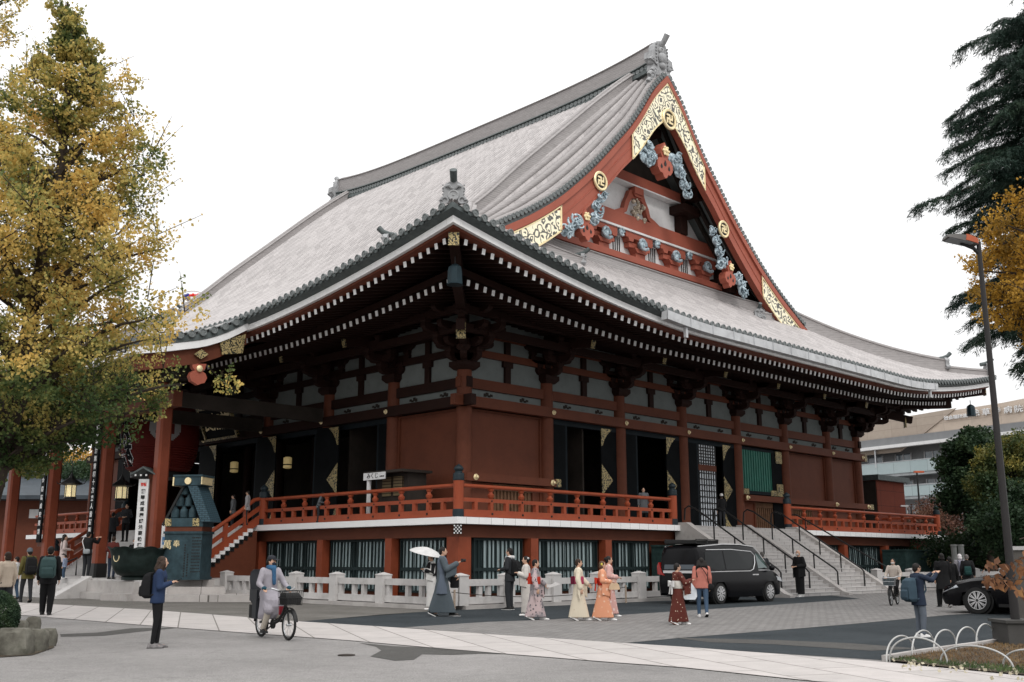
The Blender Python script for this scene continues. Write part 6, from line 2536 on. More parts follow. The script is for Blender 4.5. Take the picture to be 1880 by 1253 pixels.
def person(label, loc, yaw, H, arms=None, step=.0, lean=0.0, head_turn=0.0, hair='short', hairm=None, top=None, bottom=None, shoes=None, kimono=None,
           coat=.0, sit=None, skin=None, hat=None, mask=None, group=None, extra=None, wide=1.0, bag=None):
    s = H / 1.70
    root = thing('person', label, 'person', loc, yaw, group, s)
    sk = skin or SKIN
    lx = lambda z: lean * (z - .9)      # forward lean
    hipz = .92
    if sit:
        hipz = sit['hip'][2]
    ox = sit['hip'][0] if sit else 0
    P = lambda x, y, z: Vector((x + lx(z) + ox, y, z + (hipz - .92)))
    sh = {1: P(0, .175 * wide, 1.40), -1: P(0, -.175 * wide, 1.40)}
    A = arms or {}
    el, wr = {}, {}
    for sg in (1, -1):
        a = A.get(sg, 'down')
        if a == 'down':
            el[sg] = P(-.03, .235 * sg, 1.12)
            wr[sg] = P(.04, .245 * sg, .87)
        elif a == 'front':      # forearms forward, hands together at the belly
            el[sg] = P(-.02, .24 * sg, 1.13)
            wr[sg] = P(.24, .09 * sg, 1.10)
        elif a == 'phone':
            el[sg] = P(.03, .22 * sg, 1.12)
            wr[sg] = P(.22, .07 * sg, 1.20)
        elif a == 'raise':
            el[sg] = P(.26, .20 * sg, 1.30)
            wr[sg] = P(.47, .10 * sg, 1.46)
        elif a == 'swing':
            el[sg] = P(.12, .22 * sg, 1.13)
            wr[sg] = P(.28, .20 * sg, .98)
        elif a == 'back':
            el[sg] = P(-.16, .22 * sg, 1.14)
            wr[sg] = P(-.20, .22 * sg, .90)
        else:
            el[sg], wr[sg] = Vector(a[0]), Vector(a[1])
    kn, an = {}, {}
    for sg in (1, -1):
        if sit:
            kn[sg], an[sg] = Vector(sit['knee'][sg]), Vector(sit['ankle'][sg])
        else:
            st_ = step * sg
            kn[sg] = Vector((st_ * .55 + .03, (.06 if kimono else .095) * sg, .50))
            an[sg] = Vector((st_, (.055 if kimono else .09) * sg, .09 + (.05 if st_ < -.1 else 0)))
    hp = {sg: P(0, .09 * sg, .92) for sg in (1, -1)}
    # ---- body
    mb = MB()
    hc = P(.015, 0, 1.58)
    mb.ell(hc, (.088, .072, .108), 14, 10)
    f = Vector((math.cos(head_turn), math.sin(head_turn), 0))
    sdv = Vector((-f.y, f.x, 0))
    mb.ell(hc + f * .022 + Vector((0, 0, -.055)), (.062, .055, .055), 10, 8)
    mb.tube([hc + f * .082 + Vector((0, 0, .012)), hc + f * .100 + Vector((0, 0, -.022)), hc + f * .085 + Vector((0, 0, -.030))], [.010, .016, .012], 6)
    mb.ell(hc + f * .078 + Vector((0, 0, -.052)), (.014, .022, .008), 8, 5)
    for sg in (1, -1):
        mb.ell(hc + sdv * (.074 * sg) - f * .008 + Vector((0, 0, -.006)), (.018, .010, .03), 8, 6)
        mb.ell(hc + f * .072 + sdv * (.03 * sg) + Vector((0, 0, .012)), .014, 8, 6)
    cap(mb, P(-.01, 0, 1.38), P(.0, 0, 1.50), .058, .052)
    rr = [ering(P(0, 0, z), rx, ry * wide) for z, rx, ry in ((.86, .10, .15), (.95, .11, .165), (1.08, .095, .135), (1.20, .10, .145), (1.32, .11, .165), (1.40, .09, .15), (1.44, .055, .07))]
    mb.loft(rr)
    for sg in (1, -1):
        cap(mb, sh[sg], el[sg], .048, .038)
        cap(mb, el[sg], wr[sg], .037, .026)
        cap(mb, hp[sg], kn[sg], .082, .052)
        cap(mb, kn[sg], an[sg], .052, .036)
        ft = an[sg]
        mb.ell(ft + Vector((.055, 0, -.055)), (.12, .04, .032), 10, 6)
        hand(mb, wr[sg], (wr[sg] - el[sg]), palm=(0, -sg, 0) if A.get(sg, 'down') in ('down', 'back', 'swing') else (0, 0, -1), side=sg, curl=.6)
    vox(mb, 'body', sk, root, .0095, 1)
    eyes = MB()
    for sg in (1, -1):
        eyes.ell(hc + f * .083 + sdv * (.030 * sg) + Vector((0, 0, .012)), (.006, .010, .006), 8, 6)
        eyes.ell(hc + f * .082 + sdv * (.030 * sg) + Vector((0, 0, .030)), (.006, .016, .004), 8, 4)
    eyes.build('eyes_and_brows', HAIRB, root, 60)
    # ---- hair
    hm = hairm or HAIRB
    if hair != 'bald':
        mb = MB()
        hcc = hc - f * .018 + Vector((0, 0, .020))
        mb.ell(hcc, (.094, .083, .100), 14, 10)
        mb.ell(hc - f * .055 + Vector((0, 0, -.02)), (.055, .072, .075), 10, 8)
        if hair in ('long', 'wavy'):
            rng = random.Random(int(H * 1000))
            for k in range(9):
                y = (k - 4) * .026
                L = .30 if hair == 'wavy' else .42
                wv = .02 if hair == 'wavy' else .004
                mb.tube([hc - f * .05 + sdv * y + Vector((0, 0, .02)), hc - f * (.085 + wv) + sdv * y * 1.25 + Vector((0, 0, -.12)), hc - f * (.07 - wv) + sdv * y * 1.5 + Vector((0, 0, -.22)), hc - f * .10 + sdv * y * 1.4 + Vector((0, 0, -.05 - L + rng.uniform(0, .05)))], [.04, .04, .036, .018], 7)
            if hair == 'wavy':
                for sg in (1, -1):
                    mb.tube([hc + sdv * .06 * sg + f * .02 + Vector((0, 0, .06)), hc + sdv * .105 * sg + f * .035 + Vector((0, 0, -.04)), hc + sdv * .10 * sg + f * .01 + Vector((0, 0, -.13)), hc + sdv * .115 * sg + f * .03 + Vector((0, 0, -.24))], [.035, .045, .045, .02], 7)
                    mb.tube([hc + sdv * .07 * sg, hc + sdv * .13 * sg - f * .04 + Vector((0, 0, -.12)), hc + sdv * .10 * sg - f * .05 + Vector((0, 0, -.26))], [.05, .055, .03], 7)
        if hair == 'bun':
            mb.ell(hc - f * .10 + Vector((0, 0, .03)), (.05, .055, .05), 10, 8)
        if hair == 'bob':
            mb.ell(hc - f * .04 + Vector((0, 0, -.05)), (.075, .09, .07), 10, 8)
        o = vox(mb, 'hair', hm, root, .010, 1)
        # keep the face clear
    if hat:
        mb = MB()
        if hat[0] == 'cap':
            mb.loft([ering(hc + Vector((0, 0, z)), r_, r_ * .88) for r_, z in ((.098, .045), (.097, .08), (.075, .115), (.03, .13))])
            mb.loft([[hc + f * a + sdv * (b * w_) + Vector((0, 0, z)) for b in (-1, -.4, .4, 1)] + [hc + f * a + sdv * (b * w_) + Vector((0, 0, z - .012)) for b in (1, .4, -.4, -1)] for a, w_, z in ((.07, .075, .055), (.13, .07, .045), (.17, .04, .035))])
        else:
            mb.loft([ering(hc + Vector((0, 0, z)) - f * .01, r_, r_ * .9) for r_, z in ((.100, .01), (.103, .03), (.102, .045), (.097, .06), (.088, .10), (.055, .13), (.02, .142))])
        mb.build('hat', hat[1], root, 50)
    if mask:
        mb = MB()
        mb.ell(hc + f * .050 + Vector((0, 0, -.040)), (.056, .062, .045), 12, 8)
        mb.build('face_mask', mask, root, 60)
    # ---- clothes
    if top:
        mb = MB()
        lo = .82 - coat
        zs = [(lo, .135 + coat * .16, .19 + coat * .14), (.88, .135, .19), (1.02, .125, .168), (1.18, .13, .175), (1.32, .135, .19), (1.41, .105, .165), (1.46, .065, .085)]
        if sit:
            zs = zs[1:]
        mb.loft([ering(P(0 if z > .8 else .0, 0, z), rx, ry * wide) for z, rx, ry in zs])
        for sg in (1, -1):
            cap(mb, sh[sg] + Vector((0, -.01 * sg, -.01)), el[sg], .072, .062)
            cap(mb, el[sg], el[sg].lerp(wr[sg], .93), .060, .045)
        if sit and coat > .2:
            for sg in (1, -1):
                cap(mb, hp[sg], kn[sg], .125, .11)
            mb.loft([ering(P(x, 0, z), rx, ry) for x, z, rx, ry in ((.02, 1.02, .135, .17), (.04, .92, .18, .20), (.12, .80, .27, .22), (.14, .66, .29, .23), (.10, .50, .25, .235), (.06, .40, .20, .22))])
        mb.ell(P(-.01, 0, 1.45), (.078, .082, .035), 12, 6)
        vox(mb, 'jacket' if coat < .2 else 'coat', top, root, .013, 2)
    if bottom:
        mb = MB()
        mb.loft([ering(P(0, 0, z), rx, ry) for z, rx, ry in ((.84, .12, .165), (.92, .125, .17), (1.0, .11, .15))])
        wl = bottom[1] if isinstance(bottom, tuple) else 1.0
        bm2 = bottom[0] if isinstance(bottom, tuple) else bottom
        for sg in (1, -1):
            cap(mb, hp[sg], kn[sg], .10, .070 * wl)
            cap(mb, kn[sg], an[sg] + Vector((0, 0, .00)), .068 * wl, .050 * wl)
        vox(mb, 'trousers', bm2, root, .012, 2)
    if kimono:
        km, obi, bow, sleeve = kimono[:4]
        mb = MB()
        q = abs(step)
        mb.loft([ering((x, 0, z), rx, ry, 20) for x, z, rx, ry in ((.0, .09, .15 + q * .8, .155), (.0, .35, .14 + q * .55, .17), (.0, .62, .145 + q * .2, .18), (lx(.9), .86, .15, .185), (lx(1.0), 1.02, .135, .165), (lx(1.2), 1.20, .13, .17), (lx(1.33), 1.33, .13, .185), (lx(1.41), 1.41, .10, .155), (lx(1.45), 1.45, .07, .08))])
        for sg in (1, -1):
            cap(mb, sh[sg] + Vector((0, -.01 * sg, -.01)), el[sg], .078, .078)
            cap(mb, el[sg], el[sg].lerp(wr[sg], .85), .078, .072)
            d = (wr[sg] - el[sg])
            a = el[sg] + Vector((0, 0, .03))
            b = el[sg].lerp(wr[sg], .88)
            drop = Vector((0, 0, -sleeve))
            mb.loft([[a + Vector((0, .028, 0)), b + Vector((0, .028, 0)), b + Vector((0, -.028, 0)), a + Vector((0, -.028, 0))], [a + drop + Vector((-.02, .022, 0)), b + drop + Vector((0, .022, 0)), b + drop + Vector((0, -.022, 0)), a + drop + Vector((-.02, -.022, 0))]])
        vox(mb, 'kimono', km, root, .012, 2)
        if obi:
            mb = MB()
            mb.loft([ering((lx(z), 0, z), rx, ry, 20) for z, rx, ry in ((1.0, .142, .172), (1.03, .150, .180), (1.18, .150, .183), (1.21, .140, .175))])
            oo = mb.build('obi', obi, root, 50)
            mb = MB()
            if bow == 'bow':
                for sg in (1, -1):
                    mb.loft([[(-.16, sg * a, 1.13 + b) for b in (-w_, w_)] + [(-.22, sg * a, 1.13 + b) for b in (w_, -w_)] for a, w_ in ((0, .03), (.08, .07), (.16, .085))])
                    mb.loft([[(-.17 - t * .03, sg * (.02 + a), 1.10 - z), (-.17 - t * .03, sg * (.07 + a), 1.10 - z), (-.20 - t * .03, sg * (.07 + a), 1.10 - z), (-.20 - t * .03, sg * (.02 + a), 1.10 - z)] for t, a, z in ((0, 0, 0), (.5, .02, .14), (1, .035, .26))])
                mb.ell((-.18, 0, 1.13), (.05, .045, .045), 8, 6)
            else:
                mb.loft([[(-.13, y, z) for y, z in ((-.11, 1.0), (.11, 1.0), (.11, 1.22), (-.11, 1.22))], [(-.22, y, z) for y, z in ((-.11, 1.0), (.11, 1.0), (.11, 1.20), (-.11, 1.20))]])
            mb.build('obi_knot', bow and kimono[4] if len(kimono) > 4 else obi, oo, 50)
    # ---- shoes
    if shoes:
        sm = shoes[0] if isinstance(shoes, tuple) else shoes
        for sg in (1, -1):
            mb = MB()
            a = an[sg]
            tl = R(25) if (a.z > .12 and not sit) else 0
            Ms = Matrix.Translation(a + Vector((0, 0, -.09))) @ Matrix.Rotation(tl, 4, 'Y')
            mb.loft([[Ms @ Vector((x, y * w_, z)) for y, z in ((-1, .012), (1, .012), (1, h * .6), (.55, h), (-.55, h), (-1, h * .6))] for x, w_, h in ((-.085, .028, .06), (-.07, .036, .09), (0, .040, .105), (.06, .044, .075), (.13, .046, .055), (.18, .035, .045), (.20, .015, .03))])
            mb.mi = 1
            mb.loft([[Ms @ Vector((x, y * w_, z)) for y, z in ((-1, -.004), (1, -.004), (1, .014), (-1, .014))] for x, w_ in ((-.092, .030), (-.07, .041), (.06, .048), (.14, .050), (.21, .018))])
            mb.build('shoe', [sm, shoes[1] if isinstance(shoes, tuple) else MT['rubber']], root, 50)
    if extra:
        extra(root, P, sh, el, wr, hc, f, sdv)
    root['_s'] = s
    return root


def wpt(root, p):
    s = root.scale[0]
    c, q = math.cos(root.rotation_euler[2]), math.sin(root.rotation_euler[2])
    return Vector((root.location.x + s * (p[0] * c - p[1] * q), root.location.y + s * (p[0] * q + p[1] * c), root.location.z + s * p[2]))


def backpack(root, label, m, z=1.18, h=.46, w=.30, d=.17, name='backpack', x=-.13):
    t = thing(name, label, 'backpack', wpt(root, (x, 0, z - h / 2)), root.rotation_euler[2], sc=root.scale[0])
    mb = MB()
    mb.loft([[(-a, -b, zz), (-a - .0, b, zz), (0, b, zz), (0, -b, zz)] for a, b, zz in ((d * .6, w * .38, 0), (d, w * .5, h * .12), (d, w * .5, h * .6), (d * .8, w * .46, h * .88), (d * .4, w * .34, h))])
    o = vox(mb, 'pack_body', m, t, .012, 5)
    mb = MB()
    mb.loft([[(-a - d, -b, zz), (-a - d, b, zz), (-d * .8, b, zz), (-d * .8, -b, zz)] for a, b, zz in ((.02, w * .36, h * .08), (.045, w * .4, h * .2), (.035, w * .38, h * .45), (0, w * .3, h * .52))])
    vox(mb, 'front_pocket', m, t, .012, 3)
    mb = MB()
    for sg in (1, -1):
        mb.tube([(.0, .10 * sg, h * .95), (.10, .11 * sg, h + .02), (.24, .12 * sg, h - .06), (.26, .13 * sg, h * .5), (.12, .16 * sg, h * .2), (0, .13 * sg, h * .1)], .018, 6)
    mb.build('strap', m, t, 50)
    return t


ON = lambda x, y, z=0.0: G(x, y, z)


def hgt(p, ytop):
    """metres from the ground point p up to picture row ytop"""
    lo, hi = 0.3, 3.0
    for _ in range(30):
        m_ = (lo + hi) / 2
        if proj((p.x, p.y, p.z + m_)).y > ytop:
            lo = m_
        else:
            hi = m_
    return lo


AWAY, RIGHT, LEFT, TOWARD = R(45), R(-45), R(135), R(-135)
black = cl('black_cloth', (.012, .012, .013))
dark = cl('charcoal_cloth', (.03, .032, .036))
navy = cl('navy_cloth', (.022, .032, .055))
grey = cl('grey_cloth', (.13, .14, .15))
whitec = cl('white_cloth', (.66, .65, .64))
denim = cl('blue_denim', (.06, .10, .16))
whiteshoe = M_('white_shoe', (.62, .61, .60), .6)
greyshoe = M_('grey_sneaker', (.17, .16, .16), .7, var=.4, vs=25)
zori = M_('white_tabi', (.72, .71, .70), .8)
blackshoe = M_('black_shoe', (.015, .015, .015), .5)
brownhair = M_('dark_brown_hair', (.030, .018, .012), .6, var=.5, vs=15, bmp=.6, bs=60)


def place(x, yf, yt, z=0.0, D=None):
    p = G(x, yf, z) if D is None else W(x, yf, D)
    if D is not None:
        p.z = z
    return p, hgt(p, yt)


# -- foreground woman with phone
p, h = place(283, 1190, 1021)
w1 = person('person with long wavy hair, blue puffer jacket and black leggings looking at phone', p, RIGHT + R(12), h, {1: 'phone', -1: 'phone'}, step=.03, lean=.05, wide=1.12, hair='wavy', hairm=brownhair, top=cl('blue_puffer', (.024, .042, .095), vs=3), bottom=(black, .82), shoes=greyshoe)
backpack(w1, 'black backpack worn over the blue puffer jacket', black, z=1.15, h=.48)
t = thing('smartphone', 'black smartphone held by the woman in the blue jacket', 'phone', wpt(w1, (.35, 0, 1.23)), w1.rotation_euler[2], sc=w1.scale[0])
MB().box((0, 0, 0), (.012, .075, .155), Matrix.Rotation(R(55), 4, 'Y')).build('phone_body', MT['black'], t)
# -- cyclist in pale coat
d_ = (f1 - r1)
yaw1 = math.atan2(d_.y, d_.x)
cyc = person('person in dark cap, blue scarf and long pale coat riding the child-seat bicycle', r1, yaw1, 1.60,
             {1: ((.40, .27, 1.12), (.62, .27, 1.02)), -1: ((.36, -.27, 1.10), (.58, -.27, 1.02))}, lean=.06, head_turn=R(32), hair='short', mask=cl('dark_mask', (.03, .035, .05)),
             hat=('cap', cl('dark_cap', (.03, .032, .04))), top=cl('lavender_coat', (.34, .32, .355)), coat=.45, bottom=(cl('cream_trousers', (.50, .45, .38)), 1.15), shoes=(blackshoe),
             sit={'hip': (.28, 0, .90), 'knee': {1: (.62, .12, .70), -1: (.58, -.12, .58)}, 'ankle': {1: (.50, .13, .42), -1: (.36, -.13, .20)}},
             extra=lambda root, P, sh, el, wr, hc, f, sdv: (
                 vox((lambda m: (m.loft([ering(hc + Vector((0, 0, z)), r_, r_) for z, r_ in ((-.17, .10), (-.14, .115), (-.09, .105), (-.07, .08))]), cap(m, hc + Vector((.09, .02, -.14)), hc + Vector((.12, .03, -.45)), .05, .04), m)[-1])(MB()), 'scarf', cl('blue_scarf', (.035, .10, .19), var=.4), root, .014, 1),
                 [MB().ell(wr[sg] + Vector((.05, 0, -.005)), (.075, .05, .045), 10, 7).build('glove', cl('teal_glove', (.02, .07, .10)), root, 60) for sg in (1, -1)]))
# -- second cyclist
d_ = (f2 - r2)
person('person with white mask and cream jumper riding toward us on the small bicycle', r2, math.atan2(d_.y, d_.x), 1.58,
       {1: ((.36, .26, 1.10), (.55, .25, 1.00)), -1: ((.36, -.26, 1.10), (.55, -.25, 1.00))}, lean=.05, mask=whitec, top=cl('cream_jumper', (.55, .48, .42)), bottom=black, shoes=blackshoe,
       sit={'hip': (.26, 0, .88), 'knee': {1: (.58, .12, .64), -1: (.55, -.12, .56)}, 'ankle': {1: (.52, .13, .40), -1: (.36, -.13, .18)}})
# -- left group
p, h = place(83, 1130, 1003)
m1 = person('person in black walking away across the path with a dark green backpack', p, AWAY + R(15), h, {1: 'down', -1: 'down'}, step=.06, hair='short', top=black, bottom=(black, 1.35), shoes=blackshoe, wide=1.08, coat=.06)
backpack(m1, 'big dark green backpack on the person in black at the left', cl('dark_green_nylon', (.05, .09, .09)), z=1.17, h=.52, w=.36, d=.2)
p, h = place(46, 1107, 1007)
m2 = person('person in grey beanie and olive jacket walking toward the platform steps', p, AWAY + R(45), h, step=.16, hat=('beanie', cl('grey_knit', (.12, .14, .16))), top=cl('olive_jacket', (.11, .095, .03)), bottom=dark, shoes=blackshoe, coat=.08)
backpack(m2, 'black backpack on the person with the beanie', black, z=1.15, h=.55, w=.32)
p, h = place(3, 1140, 1013)
person('person in beige quilted jacket at the left edge, behind the clipped bush', p, AWAY + R(60), h, step=.18, hairm=brownhair, hair='bob', top=cl('beige_puffer', (.60, .50, .40), vs=2), bottom=(dark, 1.3), shoes=blackshoe, coat=.0)
p, h = place(24, 1103, 1022)
person('person in white jacket and blue jeans between the bush and the beanie wearer', p, LEFT, h, {1: 'front', -1: 'front'}, step=.12, top=whitec, bottom=denim, shoes=blackshoe)
p, h = place(112, 1062, 981, .75, 43.5)
person('person in pale pink coat standing on the platform left of the porch pillars', p, RIGHT + R(30), h, {1: 'front', -1: 'front'}, hair='long', top=cl('pale_pink_coat', (.55, .46, .44)), coat=.2, bottom=black, shoes=whiteshoe)
p, h = place(117, 1057, 1019, .75, 42.5)
person('small child in light blue jacket standing on the platform', p, LEFT, h, hair='short', top=cl('light_blue_jacket', (.32, .38, .52)), bottom=denim, shoes=whiteshoe, wide=1.35)
p, h = place(157, 1056, 976, .75, 43.0)
m3 = person('person in black with a pale shoulder bag, arms raised to take a photo', p, AWAY - R(20), h, {1: 'raise', -1: 'raise'}, top=black, bottom=dark, shoes=whiteshoe)
t = thing('shoulder_bag', 'pale grey shoulder bag on the person in black by the porch', 'bag', wpt(m3, (-.16, -.10, .98)), m3.rotation_euler[2])
MB().loft([ering((0, 0, z), rx, ry) for z, rx, ry in ((-.10, .05, .12), (-.06, .07, .17), (.05, .07, .17), (.09, .04, .13))]).build('bag_body', cl('pale_bag', (.30, .32, .33)), t, 50)
MB().tube([(0, .12, .08), (-.01, .25, .4), (.1, .28, .55)], .02, 6).build('bag_strap', whitec, t)
p, h = place(204, 1054, 985, .75, 42.2)
person('person in dark red jacket standing beside the bronze vessel', p, AWAY, h, {1: 'front', -1: 'front'}, hairm=brownhair, top=cl('dark_red_jacket', (.10, .022, .018)), bottom=navy, shoes=blackshoe)
p, h = place(243, 1052, 990, .75, 44.5)
person('person in black with white mask behind the bronze vessel', p, TOWARD, h, {1: 'front', -1: 'front'}, mask=whitec, top=black, bottom=black, shoes=blackshoe)
for x, zf, D, lb in ((212, 1.9, 46.5, 'dark clad person on the front steps, left of the notice board'), (236, 2.3, 47.0, 'dark clad person on the front steps, just left of the notice board')):
    p = W(x, 900, D)
    p.z = zf
    person(lb, p, AWAY if x < 220 else TOWARD, 1.68, {1: 'front', -1: 'front'}, top=dark, bottom=black, shoes=blackshoe)
for x, zf, D, m_, lb in ((456, 3.0, 46.0, cl('pale_jacket', (.36, .35, .36)), 'person in pale jacket at the top of the front steps'), (430, 2.9, 47.0, grey, 'person in grey at the top of the front steps, beside the pale jacket')):
    p = W(x, 900, D)
    p.z = zf
    person(lb, p, LEFT, 1.5, top=m_, bottom=dark, shoes=blackshoe, coat=.1)
p = W(586, 900, 43.4)
p.z = 3.02
person('person in grey coat bending behind the front balcony railing', p, RIGHT, 1.25, {1: 'front', -1: 'front'}, top=grey, bottom=dark, shoes=blackshoe, lean=.3)
p = W(1181, 900, 46.0)
p.z = 3.02
person('person in dark patterned coat standing in the second side doorway', p, TOWARD, 1.62, top=grey, bottom=dark, shoes=blackshoe, coat=.3)
p = W(1324, 900, 50.8)
p.z = 3.0
person('person in white cap and black jacket at the top of the staircase', p, AWAY, 1.66, {1: 'down', -1: 'swing'}, hat=('beanie', whitec), top=black, bottom=dark, shoes=whiteshoe)
# -- couple in traditional dress
p, h = place(791, 1120, 1016)
k1 = person('person in white kimono skirt and dark wrap carrying a white parasol', p, LEFT + R(20), h, {1: 'phone', -1: 'phone'}, hair='bun', kimono=(cl('white_kimono', (.70, .69, .67), vs=3), None, None, .3), top=None, shoes=(zori, blackshoe))
MB().loft([ering((0, 0, z), rx, ry) for z, rx, ry in ((1.02, .165, .20), (1.1, .17, .21), (1.25, .165, .21), (1.38, .13, .19), (1.43, .09, .12))]).build('dark_wrap', black, k1, 50)
for sg in (1, -1):
    MB().tube([(0, .18 * sg, 1.38), (.03, .23 * sg, 1.12), (.22, .1 * sg, 1.18)], [.08, .09, .07], 8).build('dark_sleeve', black, k1, 50)
t = thing('parasol', 'open white parasol held above the woman in white', 'parasol', wpt(k1, (.28, 0, 1.30)), k1.rotation_euler[2])
Mp = Matrix.Rotation(R(-14), 4, Vector((S2, S2, 0))) @ Matrix.Rotation(R(0), 4, 'Z')
mb = MB()
mb.lathe([(.52, .40), (.47, .45), (.34, .52), (.18, .57), (.02, .60), (.02, .58), (.18, .55), (.34, .50), (.47, .43)], n=16, M=Mp)
mb.build('canopy', whitec, t, 60)
mb = MB()
mb.tube([Mp @ Vector((0, 0, -.12)), Mp @ Vector((0, 0, .68))], .010, 6)
mb.build('shaft', MT['blackmetal'], t)
p, h = place(811, 1132, 1004)
k2 = person('person in grey-blue haori and kimono striding right with arms out, before the fence', p, RIGHT, h, {1: 'swing', -1: ((.12, -.22, 1.14), (.40, -.14, 1.30))}, step=.26, hair='short', kimono=(cl('slate_kimono', (.085, .105, .12), vs=2), None, None, .26), top=cl('grey_blue_haori', (.115, .14, .18), vs=2), coat=.28, shoes=(blackshoe, whiteshoe))
t = thing('camera', 'black camera held out by the man in the haori', 'camera', wpt(k2, (.50, -.14, 1.36)), k2.rotation_euler[2])
MB().box((0, 0, 0), (.06, .14, .09)).lathe([(.04, 0), (.04, .07)], (0, 0, 0), 10, M=frame((.03, 0, 0), (0, 1, 0), (0, 0, 1), (1, 0, 0))).build('camera_body', MT['blackmetal'], t)
t = thing('drawstring_bag', 'square black drawstring bag hanging from the haori wearer', 'bag', wpt(k2, (.30, .22, .68)), k2.rotation_euler[2])
MB().loft([[(-a, -.06, z), (a, -.06, z), (a, .06, z), (-a, .06, z)] for a, z in ((.10, 0), (.12, .03), (.115, .25), (.09, .29))]).build('bag_body', black, t)
MB().tube([(-.05, 0, .28), (0, 0, .42), (.05, 0, .28)], .008, 5).build('bag_cord', black, t)
# -- man with white scarf and pair in kimono
p, h = place(936, 1120, 1006)
m4 = person('person in charcoal suit with white hood, standing with back turned by the fence', p, LEFT - R(25), h, {1: 'front', -1: 'front'}, top=dark, coat=.05, bottom=(dark, 1.15), shoes=(blackshoe, whiteshoe),
            extra=lambda root, P, sh, el, wr, hc, f, sdv: vox((lambda m: (m.tube([P(.13, .05, 1.05), P(.14, .06, 1.25), P(.06, .09, 1.42), P(-.08, .05, 1.44), P(-.09, -.05, 1.44), P(.06, -.09, 1.42), P(.13, -.06, 1.3)], [.03, .04, .05, .055, .055, .05, .03], 8), m)[-1])(MB()), 'white_scarf', whitec, root, .014, 1))
backpack(m4, 'black backpack on the man with the white hood', black, z=1.14, h=.44)
p, h = place(966, 1131, 1021)
k3 = person('person in pale kimono and red obi with white flowers in dark hair', p, LEFT + R(5), h, {1: 'phone', -1: 'phone'}, hair='bun', kimono=(cl('ivory_kimono', (.62, .58, .54)), cl('red_obi', (.50, .03, .015)), 'bow', .35, cl('red_obi2', (.55, .03, .015))), shoes=(zori, blackshoe),
            extra=lambda root, P, sh, el, wr, hc, f, sdv: [MB().ell(hc + Vector((-.07, .05 - k * .05, .05)), .035, 8, 6).build('hair_flower', whitec, root, 60) for k in range(3)])
p, h = place(983, 1139, 1027)
k4 = person('person in grey floral kimono striding right, holding something white', p, RIGHT, h, {1: 'swing', -1: 'down'}, step=.20, hair='short', kimono=(patterned('grey_floral_kimono', (.46, .36, .36), (.07, .07, .08), 11, (.34, .46), (.22, .20, .21)), cl('red_obi3', (.45, .04, .02)), 'box', .42), shoes=(zori, blackshoe))
t = thing('folded_paper', 'white crumpled paper in the hand of the grey floral kimono wearer', 'paper', wpt(k4, (.42, .2, .92)), k4.rotation_euler[2])
MB().loft([[(x, -.05, z), (x, .05, z), (x, .05, z + w_), (x, -.05, z + w_)] for x, z, w_ in ((-.08, -.02, .08), (.05, -.01, .07), (.16, .03, .09), (.26, .06, .02))]).build('paper', whitec, t, 60)
# -- three women in kimono
p, h = place(1063, 1140, 1026)
k5 = person('person in cream kimono with pink obi walking right, leftmost of the kimono trio', p, RIGHT, h, {1: 'swing', -1: 'down'}, step=.19, hair='short', hairm=brownhair, kimono=(patterned('cream_kimono', (.60, .535, .42), (.42, .32, .22), 10, (.20, .28)), cl('pink_obi', (.42, .06, .12)), 'box', .40, cl('wine_obi', (.12, .01, .03))), shoes=(zori, blackshoe))
p, h = place(1119, 1133, 1021)
k6 = person('person in pink kimono half hidden behind the orange kimono', p, RIGHT, h, {1: 'front', -1: 'front'}, step=.15, hair='bun', kimono=(patterned('pink_kimono', (.52, .30, .27), (.6, .5, .46), 9, (.3, .4)), cl('white_obi', (.6, .55, .5)), 'box', .36), shoes=(zori, blackshoe))
p, h = place(1107, 1140, 1030)
k7 = person('person in bright orange kimono with red bow, carrying a cream handbag', p, RIGHT, h, {1: 'swing', -1: 'front'}, step=.22, hair='bob', hairm=M_('brown_hair', (.09, .05, .03), .6, var=.4, vs=15), kimono=(patterned('orange_kimono', (.62, .28, .165), (.68, .46, .34), 7, (.34, .44)), cl('red_obi4', (.5, .035, .02)), 'bow', .42, cl('red_bow', (.55, .04, .02))), shoes=(zori, blackshoe),
            extra=lambda root, P, sh, el, wr, hc, f, sdv: MB().ell(hc + Vector((-.03, -.08, .02)), (.03, .02, .04), 8, 6).build('yellow_hair_ornament', cl('yellow_flower', (.7, .6, .1)), root, 60))


def handbag(root, at, label, m, sc=1.0):
    t = thing('handbag', label, 'bag', wpt(root, at), root.rotation_euler[2], sc=sc)
    MB().loft([[(-a, -.05, z), (a, -.05, z), (a, .05, z), (-a, .05, z)] for a, z in ((.12, 0), (.14, .02), (.12, .12), (.08, .16))]).build('bag_body', m, t, 50)
    MB().tube([(-.07, 0, .15), (-.03, 0, .24), (.03, 0, .24), (.07, 0, .15)], .008, 5).build('bag_handle', m, t)
    return t


handbag(k7, (.33, -.16, .88), 'cream handbag held by the orange kimono wearer', cl('cream_leather', (.62, .45, .30)))
p, h = place(1246, 1148, 1034)
k8 = person('person in dark red dotted kimono with white bow, walking toward the minivan', p, RIGHT + R(15), h, {1: 'swing', -1: ((.12, -.24, 1.15), (.36, -.16, 1.22))}, step=.2, hair='short', kimono=(patterned('dotted_maroon_kimono', (.085, .018, .012), (.60, .50, .38), 12, (.26, .32)), cl('white_obi2', (.6, .57, .52)), 'bow', .36, whitec), shoes=(zori, MT['redwall']))
handbag(k8, (.20, .26, .78), 'white handbag on the arm of the dark red kimono wearer', whitec, 1.2)
p, h = place(1291, 1134, 1024)
m5 = person('person with long black hair in salmon jacket and jeans, back turned by the minivan', p, AWAY, h, {1: 'down', -1: 'down'}, step=.12, hair='long', top=cl('salmon_fleece', (.50, .18, .14), vs=3), bottom=denim, shoes=whiteshoe, wide=1.15)
